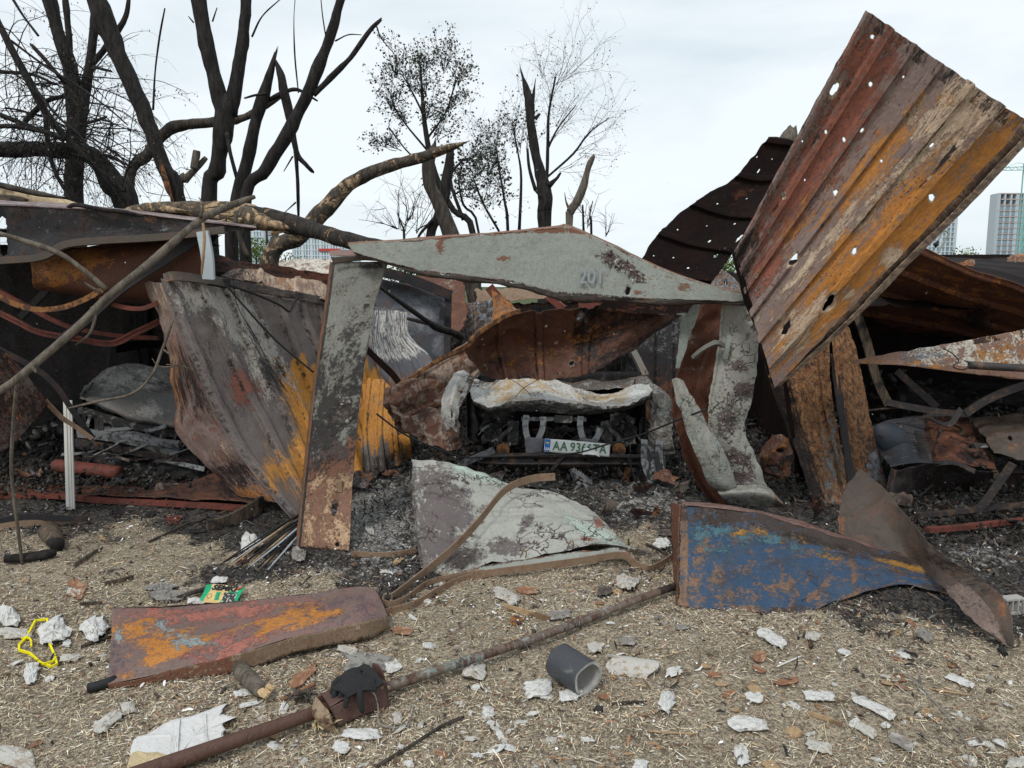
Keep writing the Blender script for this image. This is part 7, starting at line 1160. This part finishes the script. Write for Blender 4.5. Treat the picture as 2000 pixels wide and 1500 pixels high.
def chunk(label, px, py, w, h, ang, mat, nm='plaster_chunk', cat_='plaster', th=None, group=None, seed=0, n=8, dome=None):
    g = np.random.default_rng(seed + int(px * 3 + py)); pts = []
    for k in range(n):
        a = 2 * math.pi * (k + g.uniform(-.3, .3)) / n + .4; rr = g.uniform(.8, 1.12); x, y = np.sign(math.cos(a)) * abs(math.cos(a)) ** .55 * w / 2 * rr, np.sign(math.sin(a)) * abs(math.sin(a)) ** .55 * h / 2 * rr; c_, s_ = math.cos(R(ang)), math.sin(R(ang)); pts.append((px + x * c_ - y * s_, py + x * s_ + y * c_))
    Y = GP(px, py, 0)[1]; th = th or min(w, h) * Y / F * .42
    o = plate(nm, pts, th, mat, sub=3, jag=max(.6, min(w, h) * .07), rough=th * .12, sink=.3, seed=seed + int(px), dome=th * .35 if dome is None else dome)
    return tag(o, label, cat_, group)
CH = [
 ('pale textured slab at the left edge above the yellow loop', 19, 1203, 44, 38, 0, PLAST), ('greyish flat slab at the left edge, left of the yellow loop', 30, 1236, 66, 22, 5, PLAST2), ('jagged white slab lying over the right side of the yellow loop', 106, 1230, 62, 46, -25, PLAST),
 ('rounded white slab standing left of the mottled red panel', 184, 1227, 52, 44, -35, PLAST), ('bright white block just below the yellow loop', 61, 1312, 32, 46, 8, PLAST), ('flat pale flake right of the yellow loop', 140, 1284, 48, 16, -5, PLAST2), ('small white piece inside the yellow loop right rim', 131, 1256, 18, 16, 0, PLAST),
 ('pale stone on the brown board piece at left', 143, 1155, 27, 17, 10, PLAST2), ('cube like white block behind the burnt rods', 490, 1060, 46, 32, -20, PLAST), ('grey concrete lump against the pale post foot', 583, 1082, 32, 26, 10, CONC), ('white lump above the seed packet', 428, 1133, 36, 14, -8, PLAST),
 ('white lump left of the seed packet', 381, 1173, 36, 13, 0, PLAST), ('yellowish white crust at the upper edge of the pinkish slab', 678, 1268, 40, 16, 12, PLAST2), ('white crust to the right of the pinkish slab', 766, 1302, 34, 26, -20, PLAST), ('long lumpy white slab left of the foam panel', 212, 1406, 72, 30, -38, PLAST2), ('white lump with a stick just above the long lumpy slab', 252, 1382, 26, 26, -20, PLAST2),
 ('flat white stone below the mottled panel', 471, 1353, 36, 15, -8, PLAST), ('flat white sliver left of the broken log', 487, 1375, 44, 11, -14, PLAST), ('white block with sharp edges below the rusty box', 708, 1434, 82, 22, 4, PLAST), ('rounded white stone left below the sharp edged block', 666, 1460, 34, 26, 15, PLAST), ('white upright flake right of the rusty box', 776, 1401, 20, 30, 10, PLAST2),
 ('white and rust coloured block below the crumpled pale sheet', 991, 1164, 62, 26, 28, PLAST2), ('rough grey crusted chunk lying against the long pipe', 1090, 1201, 54, 18, -8, CONC), ('dark brown stone near the upper end of the long pipe', 1180, 1155, 28, 22, 0, STONED), ('white block with a brown top below the long pipe middle', 925, 1308, 52, 36, 8, PLAST2),
 ('jagged white slab left below the dark pipe stub', 1049, 1343, 62, 34, -10, PLAST), ('white slab touching the front of the dark pipe stub', 1115, 1356, 46, 24, -6, PLAST), ('lumpy white clod between the pipe stub and the long pipe', 1164, 1265, 32, 22, 0, PLAST2), ('grey triangular shard above the pale pipe shard', 1226, 1251, 36, 18, 6, CONC),
 ('upright leaf shaped white flake right of the pipe shard', 1303, 1370, 34, 42, 20, PLAST), ('curled white flake right of the pale pipe shard', 1318, 1310, 32, 20, -10, PLAST), ('ribbed white slab below the blue sheet', 1508, 1246, 66, 24, 30, PLAST), ('white flake with an orange patch below the blue sheet', 1587, 1241, 30, 18, 5, PLAST2),
 ('oval white stone left of the long white bar', 1601, 1359, 66, 22, 5, PLAST), ('long white plaster bar with a broken step at the right', 1708, 1381, 108, 22, 26, PLAST), ('flat white stone with grey edge above the largest white slab', 1475, 1362, 42, 20, 5, PLAST), ('largest oblong white slab in the lower right', 1460, 1414, 84, 28, 8, PLAST),
 ('pointed white flake alone at the far right', 1874, 1328, 60, 14, 20, PLAST), ('beige wedge below the long white bar', 1690, 1424, 54, 22, 35, PLAST2), ('pale grey crumpled flake at the lower right', 1600, 1456, 60, 22, 20, PLAST2), ('thin white upright shard at the bottom, right of centre', 1450, 1474, 24, 44, -18, PLAST), ('white lump at the bottom edge, right of centre', 1252, 1492, 32, 20, 0, PLAST),
 ('white oval stone right of the bent wire', 1764, 1279, 34, 15, 12, PLAST), ('pale flake inside the loop of the bent wire', 1650, 1273, 30, 12, 18, PLAST), ('grey curled shard near the tip of the brown ribbon', 1804, 1240, 34, 24, 30, CONC), ('small square white lump below the long pipe middle', 953, 1390, 26, 22, 0, PLAST),
 ('white frosty lump upper right of the crumpled sheet', 1227, 1138, 46, 30, 10, PLAST2), ('white curl beside the left flange of the blue sheet', 1292, 1060, 34, 22, 0, PLAST), ('brown stone on the ash left of the blue sheet', 1305, 1040, 40, 14, 0, STONED), ('grey rounded stone below the blue sheet left corner', 1331, 1224, 26, 13, 5, CONC), ('large dirty white slab at the bottom left corner', 30, 1478, 90, 44, 10, PLAST2),
 ('grey flat shard at the bottom right corner', 1760, 1448, 62, 22, 30, CONC), ('dirty white piece at the right edge bottom', 1985, 1490, 40, 26, 0, PLAST2), ('brown fibre board piece below the mottled panel, by the broken log', 590, 1322, 66, 22, -38, BRICKM), ('pinkish grey fibre slab behind the rusty box', 716, 1292, 100, 40, 4, CLOTHM), ('reddish board patch under the pale stone at left', 148, 1150, 36, 40, 20, BRICKM)]
for k, (lab, px, py, w, h, an, mt) in enumerate(CH):
    flat = ('slab' in lab and 'pinkish' in lab) or 'board' in lab or 'corner' in lab
    chunk(lab, px, py, w, h, an, mt, th=.014 if flat else None, dome=0 if flat else None, nm='fibre_board' if 'board' in lab or 'pinkish' in lab else ('stone' if 'stone' in lab else 'plaster_chunk'), cat_='board piece' if 'board' in lab or 'pinkish' in lab else ('stone' if 'stone' in lab else 'plaster'), seed=k)
g = np.random.default_rng(77); cnt = 0; base = []
def clus(w, s=1.6): return vn(np.array([[w[0] * s, w[1] * s, 3.1]]), 12)[0]
for k in range(6): base.append(chunk('small broken white plaster crumb scattered in the straw litter', 950 + k * 9, 1400 + k * 12, g.uniform(15, 24), g.uniform(9, 15), g.uniform(0, 90), PLAST if k % 2 else PLAST2, group='small plaster crumbs in the straw', seed=100 + k, nm='plaster_crumb'))
while cnt < 115:
    px, py = g.uniform(-20, 2020), g.uniform(1110, 1500); w = GP(px, py, 0)
    if charf(w[:1], w[1:2])[0] > g.uniform(.2, 1.0) or clus(w) < g.uniform(-.25, .5): continue
    if 200 < px < 780 and 1150 < py < 1340: continue
    if 1300 < px < 1900 and py < 1200: continue
    if 560 < px < 790 and 1270 < py < 1420 or 240 < px < 470 and py > 1370: continue
    if abs(py - (1145 + (1318 - px) * .352)) < 26 and px < 1330: continue
    b = base[cnt % 6]; o = b.copy(); COL.objects.link(o); o.location = Vector((w[0], w[1], w[2] - .001)); o.rotation_euler = (0, 0, g.uniform(0, 6.28)); s = g.uniform(.3, 1.0) ** 1.3; o.scale = (s * g.uniform(.8, 1.3), s, s); cnt += 1
# wood, sticks, odd bits
def stick(label, pts, r, mat, nm='stick', cat_='stick', n=7, bark=.12, jag=.01, group=None, sq=None):
    a = [GP(*p) for p in pts]
    o = MB().bar(a, sq[0], sq[1], (0, 0, 1), 4).build(nm, mat) if sq else MB().tube(a, r, n, True, jag, bark, int(pts[0][0]), 4).build(nm, mat, smooth=True)
    return tag(o, label, cat_, group)
t = thing('broken_log', 'short broken log with pale torn end, between the mottled panel and the foam', 'log', GP(495, 1335, 0))
MB().tube([GP(470, 1308, .03), GP(487, 1328, .03), GP(512, 1350, .03)], [.034, .034, .030], 12, True, .02, .1, 3, 4).build('bark_part', BARK3, t, smooth=True)
for k in range(7): MB().tube([GP(505 + k * 3, 1352 - k * 2, .03 + .006 * (k % 3)), GP(522 + k * 2.5, 1366 - k * 4, .03 + .01 * (k % 2))], [.012, .002], 5).build('splinter', SPLINT, t)
stick('weathered grey split plank lying against the threshold, pointing to the ribbed sheet', [(405, 1030, .03), (450, 1015, .04), (515, 980, .08)], .03, ROTW, 'plank', 'plank', sq=(.09, .03))
stick('blackened stump like wood block at the left, in the ash', [(95, 1036, .05), (112, 1068, .03)], .05, ROTW, 'wood_block', 'wood block', 9, .2)
stick('charred round log end below the blackened block at left', [(10, 1092, .03), (60, 1088, .03), (108, 1080, .03)], .028, BARK, 'charred_log', 'log')
stick('grey split stick lying in the straw at left', [(145, 1104, .012), (168, 1090, .012), (190, 1076, .012)], .01, BARK3, sq=(.03, .012))
stick('dark flat burnt board by the grey split stick', [(205, 1142, .01), (235, 1136, .012), (260, 1129, .01)], .01, ROTW, 'board', 'board', sq=(.035, .01))
stick('dark bent flake lying above the white rounded slab at left', [(155, 1182, .008), (180, 1181, .01), (200, 1180, .008)], .01, ROTW, 'board', 'board', sq=(.03, .008))
stick('thin black twig standing behind the mottled panel', [(272, 1180, .0), (276, 1178, .10)], .005, BARK)
stick('thin stick lying left of the mottled panel', [(158, 1262, .01), (190, 1252, .012), (216, 1244, .012)], .007, BARK2)
stick('short red brown stick left of the rusty box', [(550, 1366, .012), (585, 1350, .02), (615, 1335, .02)], .01, BRICKM)
stick('long thin dark stick at the bottom left of centre', [(738, 1496, .012), (800, 1458, .014), (860, 1420, .012), (905, 1400, .012)], .006, BARK2)
stick('brown twig lying right of the white slab by the pipe stub', [(1195, 1375, .008), (1225, 1372, .01), (1260, 1371, .008)], .006, BARK2)
stick('long pale strip of wood below the crumpled sheet', [(985, 1184, .012), (1020, 1194, .012), (1075, 1210, .012)], .01, CHIPW, sq=(.03, .008))
stick('thin white stick below the blue sheet', [(1518, 1302, .01), (1540, 1292, .012), (1566, 1281, .01)], .004, WHITEP)
stick('red brown stick in the lower right corner', [(1580, 1392, .008), (1610, 1402, .01), (1645, 1416, .008)], .007, CHIPW, sq=(.016, .008))
stick('long thin tan splinter right of the white oval stone', [(1815, 1345, .008), (1860, 1352, .01), (1895, 1358, .008)], .004, CHIPW)
stick('brown stick slanting behind the seed packet to the left', [(345, 1168, .02), (375, 1158, .03), (412, 1148, .03)], .012, BARK2)
stick('thin stick between the burnt plank and the red fragment', [(290, 1058, .012), (330, 1040, .02), (368, 1022, .02), (400, 1015, .02)], .008, BARK2)
stick('straight dry stick near the bottom right of centre', [(1268, 1428, .008), (1310, 1431, .01), (1362, 1433, .008)], .004, CHIPW)
stick('dark brown stick crossing the straw below the crumpled sheet corner', [(1262, 1062, .02), (1290, 1075, .02), (1312, 1090, .02)], .008, BARK2)
for k, (lab, x, y, w, h, an, mt) in enumerate([('grey cloth rag lying left of the seed packet', 325, 1162, 74, 22, 3, CLOTHM), ('woven grey mat scrap behind the grey rag', 312, 1147, 66, 12, -3, CLOTHM), ('rusty round disc in the straw above the long pipe', 1008, 1211, 28, 18, 0, ORUST), ('flat rust coloured triangle under the long pipe', 1028, 1252, 40, 18, -25, BRICKM), ('brown leaf like scrap under the mottled panel corner', 786, 1232, 46, 16, 8, BRICKM), ('grey sheet scrap under the mottled panel front edge', 470, 1292, 80, 14, -14, CONC), ('dark brown slab beside the rust and white block', 1030, 1152, 46, 16, 5, BRICKM), ('torn blackish sheet scrap on the ash by the threshold', 230, 1000, 40, 20, -10, STEEL_D), ('small red sheet scrap on the ash near the plank', 340, 1015, 34, 16, -20, RRUST), ('blue grey sheet scrap on the ash near the plank', 295, 1003, 26, 8, 0, STEEL_D), ('grey blue scrap right of the red scrap', 388, 1036, 38, 10, -6, STEEL_D), ('yellow brown shell piece near the long white bar', 1808, 1391, 18, 20, 20, CHIPW), ('small orange brown chip near the left threshold', 202, 1053, 22, 8, 35, CHIPW), ('rust brown scrap below the ribbed white slab', 1484, 1282, 30, 24, -40, BRICKM), ('light paper scrap on the ash right of the pale post', 722, 1036, 24, 12, 45, PLAST2), ('tan chip on the ash below the pale post', 778, 1096, 24, 10, -30, CHIPW), ('dark leaf shaped scrap among the straw at right centre', 1585, 1258, 12, 20, -20, ROTW), ('beige scrap with torn edge at right centre', 1538, 1330, 50, 14, -10, BRICKM)]):
    o = plate('scrap', [(x + math.cos(a) * w / 2 * (1 + .15 * math.sin(a * 3 + k)) * math.cos(R(an)) - math.sin(a) * h / 2 * math.sin(R(an)), y + math.cos(a) * w / 2 * math.sin(R(an)) + math.sin(a) * h / 2 * (1 + .2 * math.sin(a * 4 + k)) * math.cos(R(an))) for a in np.linspace(0, 2 * np.pi, 8, endpoint=False)], .008 if 'rag' not in lab else .02, mt, jag=1.2, rough=.002 if 'rag' not in lab else .008, seed=k + 300)
    tag(o, lab, 'scrap')
g = np.random.default_rng(78); bb = []
for k in range(4): bb.append(chunk('small reddish brown bark chip scattered in the straw litter', 1380 + k * 14, 1300 + k * 18, g.uniform(20, 34), g.uniform(9, 13), g.uniform(-40, 40), BRICKM if k % 2 else CHIPW, 'bark_chip', 'bark chip', th=.006, dome=0, group='bark chips in the straw', seed=200 + k))
cnt = 0
while cnt < 34:
    px, py = g.uniform(-20, 2020), g.uniform(1120, 1500); w = GP(px, py, 0)
    if charf(w[:1], w[1:2])[0] > .6 or (200 < px < 780 and 1150 < py < 1340) or (240 < px < 470 and py > 1370) or (1300 < px < 1900 and py < 1200): continue
    o = bb[cnt % 4].copy(); COL.objects.link(o); o.location = Vector((w[0], w[1], w[2])); o.rotation_euler = (g.uniform(-.15, .15), g.uniform(-.15, .15), g.uniform(0, 6.28)); s = g.uniform(.5, 1.2); o.scale = (s, s, 1); cnt += 1
# curved bands lying at the left
single('curved_band', 'curved dark metal band lying on the ash at the left edge, upper one', 'metal bar', [GP(-40, 1030, .05), GP(40, 1010, .08), GP(110, 1006, .08), GP(172, 1016, .05)], .04, .008, STEEL_D, world=True)
single('curved_band', 'curved rust brown band lying on the ash at the left edge, lower one', 'metal bar', [GP(-40, 1036, .03), GP(30, 1024, .05), GP(110, 1017, .05), GP(168, 1018, .04)], .035, .008, TRUST, world=True)
# burnt rods
t = thing('rod_bundle', 'bundle of thin burnt rods leaning beside the foot of the pale post', 'rods', GP(510, 1080, 0)); g = np.random.default_rng(6)
for k in range(15):
    a = GP(430 + k * 7 + g.uniform(-4, 4), 1100 + g.uniform(-4, 12), .012); b = P(586 + g.uniform(-6, 4), 1005 + k * 2.6, 4.68)
    MB().tube([a, (a + b) / 2 + g.normal(0, .006, 3), b], [.004, .006, .008], 6, sub=3).build('rod', [BLACKP, BARK, CHIPW, GREYP, ROTW][k % 5], t)
tag(plate('scrap', [(455, 1090), (485, 1078), (480, 1098), (466, 1104)], .01, RRUST, seed=3), 'small red scrap stuck among the burnt rods', 'scrap')
# yellow loop
t = thing('yellow_hook', 'bright yellow plastic frame with kinks lying in the straw at far left', 'plastic frame', GP(75, 1255, 0))
MB().bar([GP(92, 1236, .012), GP(92, 1209, .02), GP(69, 1212, .02), GP(51, 1246, .015), GP(37, 1260, .015), GP(37, 1269, .012), GP(58, 1276, .012), GP(80, 1295, .012), GP(100, 1302, .012), GP(111, 1297, .015), GP(107, 1281, .012), GP(96, 1256, .02)], .010, .008, (0, 0, 1), 2, spl=False).build('outer_frame', YELP, t)
MB().bar([GP(42, 1246, .016), GP(57, 1246, .016), GP(61, 1252, .016), GP(61, 1262, .016)], .009, .007, (0, 0, 1), 2, spl=False).build('inner_clip', YELP, t)
MB().bar([GP(86, 1297, .02), GP(104, 1291, .02), GP(109, 1284, .02)], .009, .007, (0, 0, 1), 2, spl=False).build('inner_clip', YELP, t)
# seed packet
t = thing('snack_packet', 'crumpled green and tan sunflower seed packet printed SEMKI, behind the mottled panel', 'packet', GP(432, 1165, 0))
A = [GP(404, 1141, .05), GP(440, 1143, .055), GP(478, 1149, .05)]; B = [GP(389, 1177, .01), GP(428, 1177, .015), GP(463, 1174, .01)]
o = sheet('foil', [[tuple(q) for q in A], [tuple((a + b) / 2 + (0, 0, .004)) for a, b in zip(A, B)], [tuple(q) for q in B]], LEAFM, 160, 80, t, world=True, noise=((.0022, 14), (.0012, 40)), thick=.001, edge=.002)
at_ = o.data.color_attributes['mask']; n_ = len(o.data.vertices); S_, N_, _, _, U_, V_ = SURF[o.name]; u_, v_ = U_.ravel(), V_.ravel()
colr = np.zeros((n_, 4)); colr[:, 3] = 1; colr[:, :3] = (.02, .34, .16)
mk = (u_ > .13 + .04 * np.sin(v_ * 5)) & (u_ < .62 - .25 * (v_ - .5)); colr[mk, :3] = (.62, .45, .2)
mk = (u_ > .55) & (u_ < .9) & (v_ > .45); colr[mk, :3] = (.05, .055, .05); mk = mk & (vn(np.stack([u_ * 26, v_ * 14, u_ * 0], -1)) > .35); colr[mk, :3] = (.45, .45, .42)
mk = (u_ > .2) & (u_ < .88) & (v_ < .36) & (v_ > .02); colr[mk, :3] = (.7, .6, .38)
mk = (u_ > .34) & (u_ < .46) & (v_ > .45) & (v_ < .85); colr[mk, :3] = (.03, .3, .14); mk = (np.hypot((u_ - .2) * 2, v_ - .68) < .13) & (np.hypot((u_ - .2) * 2, v_ - .68) > .09); colr[mk, :3] = (.25, .16, .05)
at_.data.foreach_set('color', colr.astype(np.float32).ravel())
ex_ = S_[18, 150] - S_[18, 20]; ex_ /= np.linalg.norm(ex_); ey_ = S_[2, 84] - S_[36, 84]; ey_ -= ex_ * ey_.dot(ex_); ey_ /= np.linalg.norm(ey_); ez_ = np.cross(ex_, ey_)
Mx = Matrix((ex_, ey_, ez_)).transposed().to_euler(); cc2 = S_[20, 84] + ez_ * .004
o = textobj('printed_name', 'SEMKI', BLACKP, t, cc2, Mx, .056, .0006, .9, .0022)
MB().bar([S_[22, 130] + (0, 0, .006), S_[12, 140] + (0, 0, .006), S_[6, 150] + (0, 0, .006)], .012, .001, (0, 1, 0), 2).build('red_flash', plain('red_print', (.7, .03, .03), .5, .1), t)
# wires
wire('bent_wire', 'long thin bent wire looping down to the bottom right corner', [tuple(GP(1655, 1310, .01)), tuple(GP(1632, 1265, .02)), tuple(GP(1617, 1225, .03)), tuple(GP(1617, 1198, .04)), tuple(GP(1632, 1202, .04)), tuple(GP(1680, 1248, .03)), tuple(GP(1735, 1295, .02)), tuple(GP(1785, 1330, .02)), tuple(GP(1830, 1375, .015)), tuple(GP(1870, 1425, .015)), tuple(GP(1890, 1465, .015)), tuple(GP(1892, 1520, .015))], .0024, CLOTHM, world=True)
rubble('debris_fragment', [(-1.4, -.3, 2.6, 4.2, .01), (-.6, .8, 2.5, 4.4, .01), (.2, 1.5, 3.7, 4.5, .02), (1.0, 2.6, 2.6, 3.6, .01), (-2.6, -1.2, 2.9, 4.3, .01)], 700, (.006, .022), np.array([(.3, .28, .25), (.12, .09, .07), (.5, .49, .46), (.2, .13, .08), (.05, .045, .04)]), 15, .4)
# machine part and black knob right of the ribbon tip
t = thing('metal_fitting', 'small cast metal fitting with slots lying at the right edge', 'fitting', GP(1975, 1180, 0))
mb = MB(); c = GP(1975, 1182, .04)
for k in range(4): mb.box(c + (-.04 + k * .028, 0, 0), (.008, .05, .07), .2)
mb.box(c + (0, 0, -.035), (.11, .06, .012), .2).box(c + (0, 0, .035), (.11, .05, .01), .2); mb.build('casting', TUBEI, t); MB().tube([c + (.04, 0, 0), c + (.1, -.02, .01)], .012, 8).build('spigot', PLAST2, t)
tag(MB().tube([GP(1955, 1268, .02), GP(1963, 1278, .015)], [.016, .013], 10, sub=2).build('rubber_plug', BLACKP), 'small black rubber plug by the tip of the brown ribbon', 'plug')
MBF = np.random.default_rng(91); V, Fc = [], []
for k in range(260):   # ash flakes drifting in the air
    Y = MBF.uniform(1.6, 5.2); p = P(MBF.uniform(0, 2000), MBF.uniform(250, 1000), Y); s = MBF.uniform(.0008, .0022); a, b = MBF.normal(0, 1, (2, 3)); a /= np.linalg.norm(a); b = np.cross(a, b); b /= np.linalg.norm(b); o_ = len(V); V += [p - a * s, p + b * s * .7, p + a * s, p - b * s * .7]; Fc.append((o_, o_ + 1, o_ + 2, o_ + 3))
o = mesh_obj('drifting_ash', V, Fc, PLAST); o['kind'] = 'stuff'
